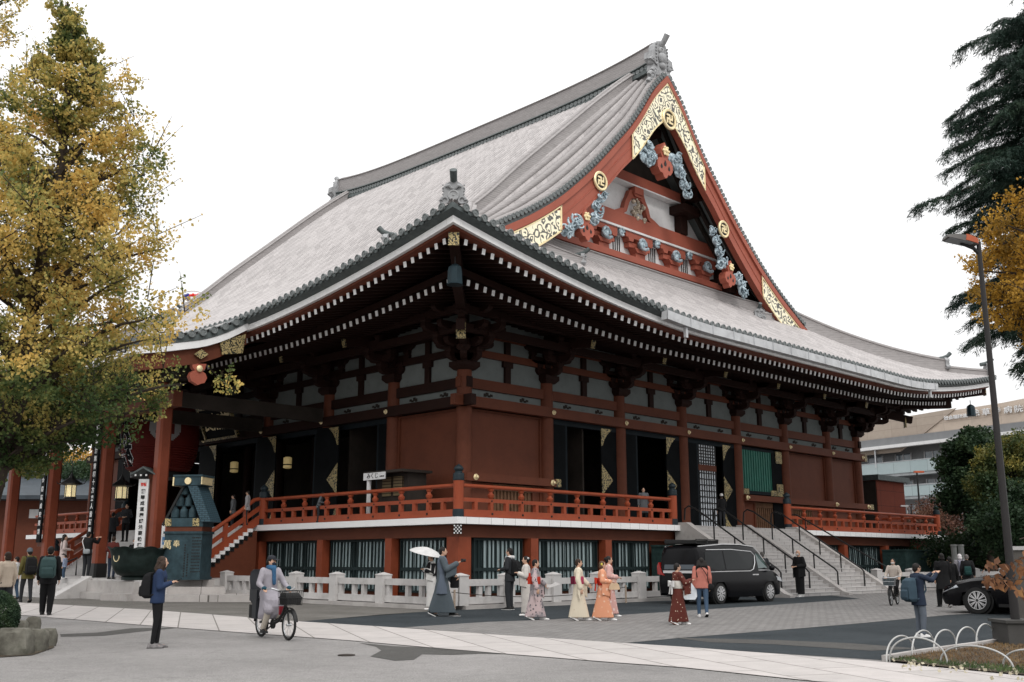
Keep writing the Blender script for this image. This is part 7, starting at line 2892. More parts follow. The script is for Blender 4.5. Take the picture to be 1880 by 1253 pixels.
t = thing('shopping_bag', 'white plastic shopping bag in the left hand of the salmon jacket wearer', 'bag', wpt(m5, (.06, .36, .50)), m5.rotation_euler[2] - R(90))
MB().loft([[(-a, -.05, z), (a, -.07, z), (a, .06, z), (-a, .05, z)] for a, z in ((.13, 0), (.19, .08), (.18, .26), (.10, .36), (.05, .44))]).build('bag_body', cl('white_plastic', (.62, .66, .70), var=.2), t, 60)
t = thing('crossbody_bag', 'small black crossbody bag at the hip of the salmon jacket wearer', 'bag', wpt(m5, (-.05, -.24, .86)), m5.rotation_euler[2])
MB().ell((0, 0, 0), (.06, .11, .09), 10, 8).build('bag_body', black, t, 60)
MB().tube([(0, .05, .08), (-.13, .10, .28), (-.13, .2, .45), (-.05, .3, .58)], .012, 5).build('bag_strap', black, t)
# -- monk and man by the van
p, h = place(1470, 1093, 1010, 0, 43.8)
person('shaven-headed person in black monk robe and white mask at the staircase foot', p, LEFT - R(0) + R(35), h, {1: 'front', -1: 'front'}, hair='bald', mask=whitec, kimono=(black, None, None, .42), shoes=(zori, whiteshoe),
       extra=lambda root, P, sh, el, wr, hc, f, sdv: (MB().loft([ering((0, 0, z), rx, ry) for z, rx, ry in ((.06, .15, .15), (.2, .145, .155), (.3, .13, .15))]).build('white_underskirt', whitec, root, 50)))
p, h = place(1403, 1098, 1013)
person('person in dark suit standing between the minivan and the staircase', p, AWAY, h, top=dark, bottom=dark, shoes=blackshoe, hairm=M_('grey_hair', (.08, .075, .07), .6))
p = W(1328, 1010, 46.5)
p.z = 0
person('person behind the minivan with only dark hair showing above the roof', p, AWAY, hgt(p, 999), top=dark, bottom=dark, shoes=blackshoe)
# -- right group
p, h = place(1692, 1170, 1034)
m6 = person('person in navy jacket with glasses raising a phone, grey trousers', p, RIGHT + R(12), h, {1: 'raise', -1: 'raise'}, top=navy, coat=.10, bottom=(cl('grey_trousers', (.13, .15, .18)), 1.15), shoes=(whiteshoe, whiteshoe), wide=1.05,
            extra=lambda root, P, sh, el, wr, hc, f, sdv: MB().tube([hc + f * .02 + sdv * .08 + Vector((0, 0, .012)), hc + f * .098 + sdv * .05 + Vector((0, 0, .012)), hc + f * .104 + Vector((0, 0, .014)), hc + f * .098 - sdv * .05 + Vector((0, 0, .012)), hc + f * .02 - sdv * .08 + Vector((0, 0, .012))], .006, 5).build('glasses', MT['blackmetal'], root))
backpack(m6, 'large slate blue backpack on the person raising a phone', cl('slate_blue_nylon', (.045, .075, .10)), z=1.08, h=.56, w=.34, d=.22)
t = thing('smartphone', 'phone held up by the person in the navy jacket', 'phone', wpt(m6, (.58, 0, 1.56)), m6.rotation_euler[2])
MB().box((0, 0, 0), (.012, .15, .075)).build('phone_body', MT['black'], t)
p, h = place(1736, 1116, 1016)
person('person in black coat and wide trousers walking away, left one of the dark pair', p, AWAY, h, step=.2, hair='bob', top=black, coat=.25, bottom=(black, 1.5), shoes=(blackshoe, whiteshoe), wide=1.1)
p, h = place(1750, 1113, 1022)
person('person in black walking away, right one of the dark pair', p, AWAY, h, step=-.12, hair='short', top=black, coat=.1, bottom=(black, 1.3), shoes=blackshoe)
p, h = place(1768, 1096, 1017)
m7 = person('white-haired person with lavender grey backpack beyond the black car', p, AWAY, h, hair='bob', hairm=M_('white_hair', (.55, .53, .53), .7), top=cl('grey_fleece', (.25, .24, .26)), bottom=black, shoes=blackshoe)
backpack(m7, 'lavender grey backpack on the white-haired person', cl('lavender_grey_nylon', (.19, .19, .24)), z=1.2, h=.45)
p, h = place(1781, 1098, 1018)
m8 = person('dark clad person with small green backpack beyond the black car', p, AWAY - R(20), h, hair='short', hairm=M_('grey_hair2', (.10, .09, .085), .6), top=black, bottom=black, shoes=blackshoe, coat=.1)
backpack(m8, 'small dark green backpack with pale straps beyond the black car', cl('deep_green_nylon', (.012, .045, .042)), z=1.05, h=.36, w=.26)
# ================================================================ VEGETATION
npr = np.random.default_rng(5)


def quads_mesh(name, V, m, parent=None):
    """V: (n,4,3) array of quads"""
    n = len(V)
    me = bpy.data.meshes.new(name)
    me.vertices.add(n * 4)
    me.vertices.foreach_set('co', V.reshape(-1).astype(np.float32))
    me.loops.add(n * 4)
    me.loops.foreach_set('vertex_index', np.arange(n * 4, dtype=np.int32))
    me.polygons.add(n)
    me.polygons.foreach_set('loop_start', np.arange(0, n * 4, 4, dtype=np.int32))
    me.polygons.foreach_set('loop_total', np.full(n, 4, dtype=np.int32))
    me.update(calc_edges=True)
    me.materials.append(m)
    o = bpy.data.objects.new(name, me)
    COL.objects.link(o)
    o.parent = parent
    return o


def leaf_quads(P, size, aspect=.8, up=.0, axis=None):
    n = len(P)
    a = npr.normal(size=(n, 3))
    if axis is not None:
        a = a * .45 + axis
    a /= np.linalg.norm(a, axis=1)[:, None]
    b = npr.normal(size=(n, 3))
    b[:, 2] += up
    b -= (b * a).sum(1)[:, None] * a
    b /= np.linalg.norm(b, axis=1)[:, None]
    s = (size * npr.uniform(.6, 1.3, n))[:, None]
    w_ = s * aspect * .5
    return np.stack([P - a * s * .5, P - a * s * .05 + b * w_, P + a * s * .5, P - a * s * .05 - b * w_], axis=1)


def leafmat(name, stops, big=.9, transl=.35, rough=.6, zg=None):
    m, nt, b = nodes(name)
    geo = nt.nodes.new('ShaderNodeNewGeometry')
    f = noise_tex(nt, big, 3, .6)
    ad = N(nt, 'ShaderNodeMath', operation='MULTIPLY_ADD')
    nt.links.new(geo.outputs['Random Per Island'], ad.inputs[0])
    ad.inputs[1].default_value = .20
    s2 = N(nt, 'ShaderNodeMath', operation='MULTIPLY_ADD')
    nt.links.new(f, s2.inputs[0])
    s2.inputs[1].default_value = 1.9
    s2.inputs[2].default_value = -.55
    base_ = s2.outputs[0]
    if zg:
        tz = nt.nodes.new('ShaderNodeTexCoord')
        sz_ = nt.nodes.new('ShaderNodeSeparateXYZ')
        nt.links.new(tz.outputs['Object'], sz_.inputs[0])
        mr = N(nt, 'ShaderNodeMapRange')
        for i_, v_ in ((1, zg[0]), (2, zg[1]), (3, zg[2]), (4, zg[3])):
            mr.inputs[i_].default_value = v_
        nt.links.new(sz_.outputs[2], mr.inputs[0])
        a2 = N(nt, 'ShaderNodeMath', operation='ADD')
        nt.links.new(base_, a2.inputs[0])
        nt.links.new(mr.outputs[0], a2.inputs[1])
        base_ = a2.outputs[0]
    nt.links.new(base_, ad.inputs[2])
    cc = ramp(nt, ad.outputs[0], stops)
    nt.links.new(cc, b.inputs['Base Color'])
    b.inputs['Roughness'].default_value = rough
    b.inputs['Specular IOR Level'].default_value = .25
    t = nt.nodes.new('ShaderNodeBsdfTranslucent')
    nt.links.new(cc, t.inputs[0])
    mx = nt.nodes.new('ShaderNodeMixShader')
    mx.inputs[0].default_value = transl
    nt.links.new(b.outputs[0], mx.inputs[1])
    nt.links.new(t.outputs[0], mx.inputs[2])
    nt.links.new(mx.outputs[0], nt.nodes['Material Output'].inputs[0])
    return m


bark = M_('dark_bark', (.045, .035, .028), .9, var=.4, vs=6, bmp=.6, bs=20)
LM = {
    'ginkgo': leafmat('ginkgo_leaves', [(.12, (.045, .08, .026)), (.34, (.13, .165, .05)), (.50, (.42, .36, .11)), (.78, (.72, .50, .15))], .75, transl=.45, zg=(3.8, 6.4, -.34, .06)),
    'gold': leafmat('golden_ginkgo_leaves', [(.15, (.20, .12, .02)), (.5, (.46, .26, .035)), (.85, (.60, .36, .06))]),
    'cedar': leafmat('cedar_needles', [(.2, (.008, .022, .016)), (.55, (.020, .045, .030)), (.9, (.045, .075, .045))], .8, .12),
    'dark': leafmat('evergreen_leaves', [(.2, (.012, .028, .013)), (.55, (.026, .052, .022)), (.9, (.055, .09, .032))], .6, .25),
    'mixed': leafmat('turning_leaves', [(.15, (.02, .045, .016)), (.5, (.055, .075, .022)), (.74, (.20, .18, .04)), (.95, (.36, .27, .06))], .5, .3),
    'rust': leafmat('rusty_leaves', [(.2, (.05, .03, .02)), (.6, (.14, .06, .04)), (.9, (.20, .12, .07))], .7, .2),
    'bush': leafmat('azalea_leaves', [(.2, (.012, .028, .014)), (.6, (.028, .055, .025)), (.9, (.06, .09, .04))], 3, .1),
    'brownleaf': leafmat('cherry_leaves', [(.2, (.12, .055, .03)), (.6, (.26, .12, .05)), (.9, (.36, .2, .07))], 5, .3),
}


def limb_pts(a, b, sag=.0, n=8, wob=.12):
    a, b = Vector(a), Vector(b)
    L = (b - a).length
    out = []
    for i in range(n + 1):
        t = i / n
        p = a.lerp(b, t) + Vector((0, 0, sag * 4 * t * (1 - t)))
        if 0 < i < n:
            p += Vector(npr.normal(size=3)) * wob * L * .06
        out.append(p)
    return out


def broadleaf(label, trunk, radfn, zlo, zhi, nl, per, size, lm, group=None, spread=.30, rise=.35, name='ginkgo_tree', tr=.28, twig=.5, asp=.85, cat='tree', start=.25, upb=0.4, flat=.6):
    """trunk: list of (point) from the base up; radfn(z) -> crown radius; limbs leave the trunk at random azimuths"""
    base = trunk[0]
    root = thing(name, label, cat, base, 0, group)
    T = [p - base for p in trunk]
    zz = [p.z for p in T]

    def axis(z):
        for i in range(len(T) - 1):
            if z <= zz[i + 1]:
                return T[i].lerp(T[i + 1], (z - zz[i]) / (zz[i + 1] - zz[i]))
        return T[-1]
    mb = MB()
    mb.tube([axis(z) for z in np.linspace(0, zz[-1], 14)], list(np.linspace(tr, .03, 14)), 9)
    P = []
    for i in range(nl):
        z = zlo + (zhi - zlo) * ((i + npr.uniform()) / nl)
        r_ = radfn(z) * npr.uniform(.70, 1.06)
        a = i * 2.399 + npr.uniform(-.4, .4)
        s = axis(max(.3, z - r_ * rise))
        e = axis(z) + Vector((r_ * math.cos(a), r_ * math.sin(a), 0))
        pts = limb_pts(s, e, .08 * r_, 8)
        mb.tube(pts, list(np.linspace(max(.02, .028 * r_ + .02), .008, 9)), 5, cap=False)
        k = int(per * (.4 + .6 * r_ / max(.1, radfn((zlo + zhi) / 2))))
        spr_ = min(spread, .22 * r_ + .15)
        ncl = max(2, int(2.6 * r_ * twig) + 1)
        for j in range(ncl):
            t = start + (1.04 - start) * (j + npr.uniform(.1, .9)) / ncl
            tt = min(t, .999)
            c = np.array(pts[int(tt * 8)].lerp(pts[int(tt * 8) + 1], (tt * 8) % 1)) + npr.normal(size=3) * spr_ * np.array([.9, .9, .6])
            sz = spr_ * npr.uniform(.8, 1.6)
            m_ = k // ncl
            u_ = npr.normal(size=(m_, 3))
            u_ /= np.linalg.norm(u_, axis=1)[:, None]
            P.append(c + u_ * sz * npr.uniform(.35, 1.0, (m_, 1)) ** .6 * np.array([1, 1, flat + .1]))
            for q in range(3):      # free twigs poking out of the clump
                d = npr.normal(size=3)
                d[2] = abs(d[2]) * .8 + upb
                d /= np.linalg.norm(d)
                L = sz * npr.uniform(1.3, 2.4)
                mb.tube([c, c + d * L], [.012, .004], 4, cap=False)
                P.append(c + d * L * npr.uniform(.3, 1.0, (12, 1)) + npr.normal(size=(12, 3)) * .05)
    mb.build('trunk', bark, root, 60)
    P = np.concatenate(P)
    V = leaf_quads(P, size, asp, up=.6)
    quads_mesh('crown', V, lm, root)
    return root


# -- the big ginkgo on the left
DL = 22.0
ax = [(-75, 1150), (-45, 1000), (5, 830), (45, 650), (78, 480), (112, 320), (124, 180), (126, 60), (124, 5)]
tk_ = [W(x, y, DL) for x, y in ax]
tk_[0].z = 0
edge = [(5, 134), (60, 155), (100, 190), (150, 212), (170, 228), (200, 205), (230, 215), (260, 270), (300, 300), (340, 275), (380, 235), (420, 300), (440, 322), (480, 290), (510, 240), (540, 300), (560, 362), (600, 352), (640, 340), (700, 335), (740, 298), (775, 220), (800, 150), (840, 80)]


def rad_left(zrel):
    best = 0
    for (y0, e0), (y1, e1) in zip(edge[:-1], edge[1:]):
        z0, z1 = W(0, y0, DL).z, W(0, y1, DL).z
        if z1 <= zrel <= z0:
            t = (zrel - z0) / (z1 - z0)
            y = y0 + (y1 - y0) * t
            e = e0 + (e1 - e0) * t
            xa = np.interp(y, [5, 60, 180, 320, 480, 650, 830, 1000], [124, 126, 124, 112, 78, 45, 5, -45])
            best = max(.10, (e - xa - 18) / 80)
    return best


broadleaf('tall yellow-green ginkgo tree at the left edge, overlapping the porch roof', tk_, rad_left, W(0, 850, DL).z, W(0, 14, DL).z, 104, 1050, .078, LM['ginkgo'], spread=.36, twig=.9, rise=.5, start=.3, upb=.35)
tk2 = [W(x, y, 27) for x, y in ((-190, 1130), (-130, 800), (-90, 400), (-60, 100), (-50, -150))]
tk2[0].z = 0
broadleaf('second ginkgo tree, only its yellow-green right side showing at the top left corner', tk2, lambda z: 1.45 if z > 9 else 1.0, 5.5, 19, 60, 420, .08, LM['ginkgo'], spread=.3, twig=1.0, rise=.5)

# -- golden ginkgo branch mass at the right
tk3 = [W(x, y, 25) for x, y in ((1985, 1140), (1975, 900), (1960, 700), (1945, 520), (1935, 400), (1925, 310))]
tk3[0].z = 0
broadleaf('golden ginkgo crown at the right edge behind the lamp post', tk3, lambda z: 2.05 * max(.15, 1 - ((z - W(0, 500, 25).z) / 1.9) ** 2) ** .5 if abs(z - W(0, 500, 25).z) < 1.9 else .3, W(0, 640, 25).z, W(0, 350, 25).z, 70, 620, .075, LM['gold'], spread=.24, twig=1.3, rise=.3, tr=.16)


# -- cedar with drooping sprays
def cedar(label, trunk, levels, lm):
    base = trunk[0]
    root = thing('cedar_tree', label, 'tree', base)
    T = [p - base for p in trunk]
    mb = MB()
    mb.tube(T, list(np.linspace(.38, .10, len(T))), 9)
    P, A = [], []
    i = 0
    H = T[-1].z
    for z, r_ in levels:
        for k in range(13):
            a = i * 2.399 + npr.uniform(-.3, .3)
            i += 1
            rr_ = r_ * npr.uniform(.6, 1.07)
            s = T[0].lerp(T[-1], (z + npr.uniform(-.85, .85)) / H)
            e = s + Vector((rr_ * math.cos(a), rr_ * math.sin(a), -.05 * rr_ + npr.uniform(-.2, .25)))
            pts = limb_pts(s, e, .10 * rr_, 8)
            mb.tube(pts, list(np.linspace(.06, .012, 9)), 5, cap=False)
            nt_ = int(20 * rr_)
            for j in range(nt_):
                t = .12 + .88 * (j + npr.uniform()) / nt_
                c = np.array(pts[min(8, int(t * 8))].lerp(pts[min(8, int(t * 8) + 1)], (t * 8) % 1))
                sgn = npr.choice([-1, 1])
                d = np.array([math.cos(a) * .8 - math.sin(a) * sgn * .8, math.sin(a) * .8 + math.cos(a) * sgn * .8, -.28 + npr.normal() * .15])
                d /= np.linalg.norm(d)
                L = npr.uniform(.35, .95) * (1.1 - .55 * t)
                q = npr.uniform(0, 1, (50, 1))
                droop = np.concatenate([np.zeros((50, 2)), -.55 * L * q ** 2], axis=1)
                P.append(c + d * L * q + droop + npr.normal(size=(50, 3)) * np.array([.05, .05, .035]))
                A.append(np.tile(d * .9 + np.array([0, 0, -.45]), (50, 1)))
    mb.build('trunk', bark, root, 60)
    P = np.concatenate(P)
    A = np.concatenate(A)
    quads_mesh('crown', leaf_quads(P, .15, .14, axis=A), lm, root)
    return root


DC = 30.0
tc_ = [W(1965, 1100, DC), W(1958, 600, DC), W(1945, -350, DC)]
tc_[0].z = 0
lv = []
for y, x in ((640, 1862), (610, 1835), (575, 1780), (535, 1722), (500, 1790), (460, 1795), (430, 1790), (395, 1765), (360, 1742), (328, 1698), (300, 1745), (270, 1752), (235, 1745), (205, 1770), (165, 1728), (130, 1790), (95, 1790), (60, 1805), (25, 1828), (-15, 1835), (-60, 1840), (-110, 1850), (-170, 1860)):
    lv.append((W(0, y, DC).z, (1965 - x) / 60.0))
cedar('tall dark cedar tree with drooping branches at the right edge', tc_, lv, LM['cedar'])


# -- trees behind, each a crown of leaf clumps
def clump_tree(label, x, ybase, ytop, D, r_, lm, name='round_tree', n=16000, size=.16, group=None, seed=1, squash=1.0, cat='tree', ylow=None):
    base = W(x, ybase, D)
    base.z = 0
    top = W(x, ytop, D).z
    zl = W(x, ylow, D).z if ylow else top - 2 * r_ * squash
    root = thing(name, label, cat, base, 0, group)
    mb = MB()
    mb.tube([(0, 0, 0), (.1, .05, zl * .6), (0, 0, max(zl + .5, (top + zl) / 2))], [.25, .2, .1], 8)
    c = np.array([0, 0, (top + zl) / 2])
    hz = (top - zl) / 2
    P = []
    q = np.random.default_rng(seed)
    K = 130
    for i in range(K):
        d = q.normal(size=3)
        d /= np.linalg.norm(d)
        rr_ = q.uniform(.2, 1.0) ** .5
        cc = c + d * np.array([r_, r_, hz]) * rr_ * .88
        s_ = q.uniform(.15, .30) * r_
        pp = q.normal(size=(n // K, 3))
        pp /= np.linalg.norm(pp, axis=1)[:, None]
        P.append(cc + pp * s_ * q.uniform(.4, 1.25, (n // K, 1)) * np.array([1, 1, .75]))
        if i % 5 == 0:
            mb.tube([(0, 0, max(.3, zl * .8)), tuple(cc * np.array([.5, .5, 1]) - np.array([0, 0, .3])), tuple(cc)], [.08, .05, .02], 5, cap=False)
    mb.build('trunk', bark, root, 60)
    quads_mesh('crown', leaf_quads(np.concatenate(P), size, .7), lm, root)
    return root


clump_tree('big round dark evergreen tree behind the right end of the temple', 1822, 1050, 775, 58, 2.6, LM['dark'], n=62000, size=.17, seed=3, ylow=1010)
clump_tree('yellow-green tree turning colour, behind the lamp post', 1876, 1055, 785, 52, 2.2, LM['mixed'], n=36000, size=.14, seed=4, ylow=985)
clump_tree('dark evergreen tree half hidden behind the lamp post base', 1905, 1060, 880, 50, 2.9, LM['dark'], n=30000, size=.15, seed=5, ylow=1030)
for i, (x, yt, D, r_, k, lb) in enumerate(((1700, 925, 76, 2.9, 'rust', 'thin reddish-brown tree seen above the far balcony end'), (1735, 905, 72, 2.4, 'rust', 'leggy rust coloured tree left of the round evergreen'), (1660, 938, 80, 2.4, 'rust', 'low brownish tree right of the red shed'), (1722, 925, 85, 1.8, 'dark', 'small green tree before the hospital balconies'))):
    clump_tree(lb, x, 1050, yt, D, r_, LM[k], n=5200 if k == 'rust' else 9000, size=.16, seed=10 + i, ylow=1020)
for i, (x, D, r_, yt) in enumerate(((1770, 62, 3.2, 975), (1850, 64, 3.4, 960), (1940, 60, 3.4, 950), (2020, 58, 3.6, 900), (1690, 70, 3.0, 985))):
    clump_tree('dense dark shrub thicket under the trees beyond the far granite fence', x, 1060, yt, D, r_, LM['dark'], n=9000, size=.17, seed=30 + i, group='shrubs beyond the far fence', name='shrub', cat='shrub', ylow=1054)
for i, (x, yt, D, r_, k, lb) in enumerate(((120, 812, 95, 3.6, 'gold', 'orange autumn tree seen through the porch beside the second pillar'), (60, 838, 90, 4.2, 'dark', 'dark green trees seen through the porch over the grey roof'), (148, 848, 88, 3.0, 'dark', 'green tree right of the orange autumn tree'), (-60, 850, 92, 5.0, 'dark', 'dark tree beyond the left edge'))):
    clump_tree(lb, x, 1040, yt, D, r_, LM[k], n=7000 if k == 'dark' else 4200, size=.22, seed=50 + i, ylow=900)

# -- clipped bush and rocks bottom left
bs_ = thing('clipped_bush', 'round clipped dark green bush behind the rocks at the left edge', 'bush', G(-22, 1186))
P = npr.normal(size=(26000, 3))
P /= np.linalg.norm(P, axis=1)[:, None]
P = P * np.array([.47, .47, .46]) * npr.uniform(.86, 1.04, (26000, 1)) + np.array([0, 0, .50])
quads_mesh('foliage', leaf_quads(P, .035, .6), LM['bush'], bs_)
MB().tube([(0, 0, 0), (0, 0, .3)], .06, 6).build('stem', bark, bs_)
rock = M_('mossy_rock', (.085, .078, .062), .9, var=.45, vs=3, col2=(.13, .125, .105), bmp=.7, bs=9, dirt=((.04, .045, .03), 4, .6))
for i, (x, y, w_, hgt_, d_, lb) in enumerate(((2, 1206, .62, .42, .5, 'biggest broad grey rock at the front of the bush'), (44, 1199, .42, .36, .4, 'tall blocky rock between the big rock and the outer one'), (70, 1190, .28, .31, .34, 'outermost rounded rock of the planter edge'), (-50, 1208, .5, .30, .5, 'low rock cut by the left edge of the view'), (44, 1168, .30, .36, .25, 'small upright rock at the back of the planter'), (12, 1180, .42, .38, .30, 'flat-topped rock directly under the bush'))):
    p = G(x, y)
    p.z = 0
    o = MB()
    n_ = 14
    rg = []
    q = random.Random(i + 40)
    jit = [[q.uniform(.86, 1.1) for _ in range(n_)] for _ in range(6)]
    for k, (s_, z) in enumerate(((.96, -.05), (1.0, .25), (.97, .6), (.90, .85), (.70, .98), (.10, 1.0))):
        rg.append([(w_ / 2 * s_ * jit[k][a] * (abs(math.cos(2 * PI * a / n_)) ** .6) * (1 if math.cos(2 * PI * a / n_) > 0 else -1), d_ / 2 * s_ * jit[k][a] * (abs(math.sin(2 * PI * a / n_)) ** .6) * (1 if math.sin(2 * PI * a / n_) > 0 else -1), hgt_ * z * (1 + .08 * (jit[k][a] - 1))) for a in range(n_)])
    o.loft(rg)
    oo = o.build('rock', rock, smooth=38)
    oo.location = p + Vector((.25, .25, 0))
    oo.rotation_euler = (0, 0, R(-45) + q.uniform(-.3, .3))
    tag(oo, lb, 'rock', 'rocks edging the planter')
sheet('planter_soil', [(-300, 1215), (-60, 1212), (60, 1204), (100, 1190), (80, 1170), (20, 1160), (-300, 1160)], .012, MT['soil'])

# ---------------------------------------------------------------- right foreground bed
BED = [(1625, 1215), (1700, 1202), (1800, 1188), (1846, 1180), (1930, 1168), (2200, 1130), (2400, 1330), (1880, 1243), (1750, 1230)]
sheet('planting_bed', BED, .03, MT['soil'])
pts = [G(x, y) for x, y in BED]
mn = np.array([min(p.x for p in pts), min(p.y for p in pts)])
mx_ = np.array([max(p.x for p in pts), max(p.y for p in pts)])


def inside(P, poly):
    c = np.zeros(len(P), bool)
    n = len(poly)
    for i in range(n):
        x0, y0 = poly[i].x, poly[i].y
        x1, y1 = poly[(i + 1) % n].x, poly[(i + 1) % n].y
        cond = ((y0 > P[:, 1]) != (y1 > P[:, 1])) & (P[:, 0] < (x1 - x0) * (P[:, 1] - y0) / (y1 - y0 + 1e-9) + x0)
        c ^= cond
    return c


Q = npr.uniform(mn, mx_, (90000, 2))
Q = Q[inside(Q, pts)]
dpt = ((Q[:, 0] - CX) + (Q[:, 1] - CY)) * S2
Q = Q[dpt < 22][:42000]
e0, e1 = G(1640, 1222), G(1880, 1243)
nrm = np.array([-(e1.y - e0.y), e1.x - e0.x])
nrm = nrm / np.linalg.norm(nrm)
dist = np.abs((Q - np.array([e0.x, e0.y])) @ nrm)
green = (dist + npr.normal(size=len(Q)) * .16) < .75
for nm, sel, m_, hh in (('green_grass', green, leafmat('green_grass', [(.2, (.03, .06, .018)), (.6, (.06, .105, .035)), (.9, (.12, .15, .05))], 3, .2), .065), ('dry_grass', ~green, leafmat('dry_brown_grass', [(.2, (.10, .06, .03)), (.6, (.20, .125, .06)), (.9, (.30, .20, .09))], 2, .2), .05)):
    q_ = Q[sel]
    P = np.concatenate([q_, np.full((len(q_), 1), .03 + hh * .4)], axis=1)
    o = quads_mesh(nm, leaf_quads(P, hh, .16, axis=np.tile([0, 0, .9], (len(P), 1))), m_)
    tag(o, 'short %s around the white hoops' % ('green grass along the bed edge' if nm[0] == 'g' else 'dry brown grass in the middle of the bed'), 'grass', kind='stuff')
ks = MB()
for a, b in zip(BED[:4], BED[1:5]):
    p, q_ = G(*a), G(*b)
    ks.bar(p + Vector((0, 0, .04)), q_ + Vector((0, 0, .04)), .10, .10)
tag(ks.build('kerb_stone', MT['granite2']), 'low pale kerb stones edging the planting bed', 'kerb')
# fallen leaves
P = []
for k in range(70):
    x, y = npr.uniform(1640, 1880), 0
    y = 1222 + (x - 1640) * .095 + npr.normal() * 6
    p = G(x, y)
    P.append((p.x, p.y, .05))
o = quads_mesh('fallen_leaves', leaf_quads(np.array(P), .06, .8), leafmat('fallen_ginkgo', [(.2, (.4, .36, .25)), (.9, (.6, .55, .42))]))
tag(o, 'scattered pale fallen leaves along the edge of the grass bed', 'fallen leaves', kind='stuff')
hoopm = M_('white_hoop_paint', (.40, .40, .39), .45, var=.15)
hps = [((1628, 1217), (1679, 1203), 1168, 'leftmost tall white hoop at the corner of the grass bed'), ((1675, 1208), (1717, 1197), 1158, 'second white hoop from the left, in front of the photographer'), ((1715, 1201), (1757, 1192), 1157, 'third white hoop from the left along the bed edge'), ((1756, 1198), (1796, 1187), 1152, 'fourth white hoop from the left along the bed edge'), ((1793, 1189), (1828, 1182), 1146, 'white hoop nearest the lamp post plinth'),
       ((1634, 1216), (1740, 1222), 1171, 'long low hoop crossing behind the two leftmost hoops'), ((1727, 1220), (1862, 1234), 1187, 'widest low hoop in the front row of the bed'), ((1842, 1228), (1960, 1245), 1197, 'low front hoop cut by the right edge of the view')]
for a, b, yt, lb in hps:
    p, q_ = G(*a), G(*b)
    c = (p + q_) / 2
    hh = hgt(c, yt)
    mb = MB()
    mb.tube([p.lerp(q_, (1 - math.cos(t)) / 2) + Vector((0, 0, hh * math.sin(t) ** .8)) for t in np.linspace(0, PI, 22)], .0135, 8)
    o = mb.build('white_hoop', hoopm, smooth=60)
    tag(o, lb, 'hoop', 'white hoops around the grass bed')
# sprig of brown leaves near the camera, on a thin young stem outside the frame
D0 = 7.0
spr = thing('young_tree', 'thin young tree whose sprig of orange-brown leaves hangs in at the right edge', 'tree', W(1960, 1130, D0))
b0_ = Vector((spr.location.x, spr.location.y, 0))
spr.location = b0_
mb = MB()
loc = lambda x, y, D=D0: W(x, y, D) - b0_
mb.tube([(0, 0, 0), loc(1955, 1150), loc(1930, 980), loc(1935, 850)], [.03, .025, .016, .008], 7)
tw = [[loc(1935, 1010), loc(1900, 1015), loc(1868, 1028), loc(1850, 1040)], [loc(1942, 1070), loc(1900, 1062), (loc(1860, 1066)), loc(1815, 1060)], [loc(1930, 1000), loc(1895, 985), loc(1872, 990)]]
P = []
for t_ in tw:
    mb.tube(t_, [.007, .006, .004, .003][:len(t_)], 5)
mb.build('trunk', bark, spr, 60)
for x, y in ((1812, 1041), (1826, 1036), (1838, 1045), (1850, 1042), (1866, 1036), (1878, 1030), (1804, 1066), (1815, 1072), (1829, 1070), (1840, 1078), (1850, 1074), (1862, 1070), (1876, 1050), (1880, 1064), (1874, 1088), (1892, 1020), (1896, 1050), (1888, 1080), (1868, 1056), (1900, 1070), (1910, 1030)):
    for k in range(5):
        P.append(np.array(loc(x + npr.normal() * 5, y + npr.normal() * 5, D0 + npr.normal() * .08)))
quads_mesh('crown', leaf_quads(np.array(P), .062, .6, axis=np.tile([0, 0, -.9], (len(P), 1))), LM['brownleaf'], spr)

# ================================================================ LAMP POSTS, FAR BUILDINGS
lp = W(1868, 1175, 19.2)
lp.z = 0
lamp = thing('lamp_post', 'tall dark lamp post with orange-topped flat head at the right edge', 'lamp post', lp, R(-45))
mb = MB()
mb.tube([(0, 0, .42), (0, 0, 3), (0, 0, 7.55)], [.078, .064, .042], 16)
mb.build('pole', M_('grey_brown_metal', (.028, .026, .026), .45, .1, var=.12), lamp, 60)
mb = MB()
mb.bx(-.30, .50, -.32, .32, 0, .40)
mb.bx(-.34, .54, -.36, .36, .40, .45)
mb.build('plinth', M_('dark_stone_plinth', (.06, .058, .055), .8, var=.2), lamp)
mb = MB()
mb.tube([(0, 0, 7.30), (-.10, 0, 7.42), (-.35, 0, 7.53)], .035, 8)
mb.build('bracket_arm', MT['blackmetal'], lamp, 60)
mb = MB()
Mh = Matrix.Translation((-.18, 0, 7.50)) @ Matrix.Rotation(R(14), 4, 'Y')
mb.loft([[Mh @ Vector((x, y * w_, z)) for y, z in ((-1, 0), (1, 0), (.85, h), (-.85, h))] for x, w_, h in ((.12, .10, .10), (-.05, .14, .14), (-.30, .16, .11), (-.48, .15, .05))])
lh = mb.build('lamp_head', M_('dark_grey_head', (.10, .095, .09), .5, var=.1), lamp)
mb = MB()
mb.loft([[Mh @ Vector((x, y * w_, z)) for y, z in ((-1, .02), (1, .02), (.85, h), (-.85, h))] for x, w_, h in ((.135, .09, .09), (.10, .125, .125), (-.05, .15, .152), (-.13, .155, .150))])
mb.build('orange_cap', M_('orange_cap', (.34, .08, .035), .5, var=.1), lh)
mb = MB()
mb.loft([[Mh @ Vector((x, y * w_, z)) for y, z in ((-1, -.012), (1, -.012), (1, -.001), (-1, -.001))] for x, w_ in ((.02, .12), (-.44, .14))])
mb.build('lens', M_('lamp_lens_grey', (.22, .23, .24), .3), lh)
far = thing('lamp_post', 'distant thin lamp post with orange head in front of the hospital', 'lamp post', W(1694, 1000, 78), R(-45))
far.location.z = 0
zt = W(1694, 868, 78).z
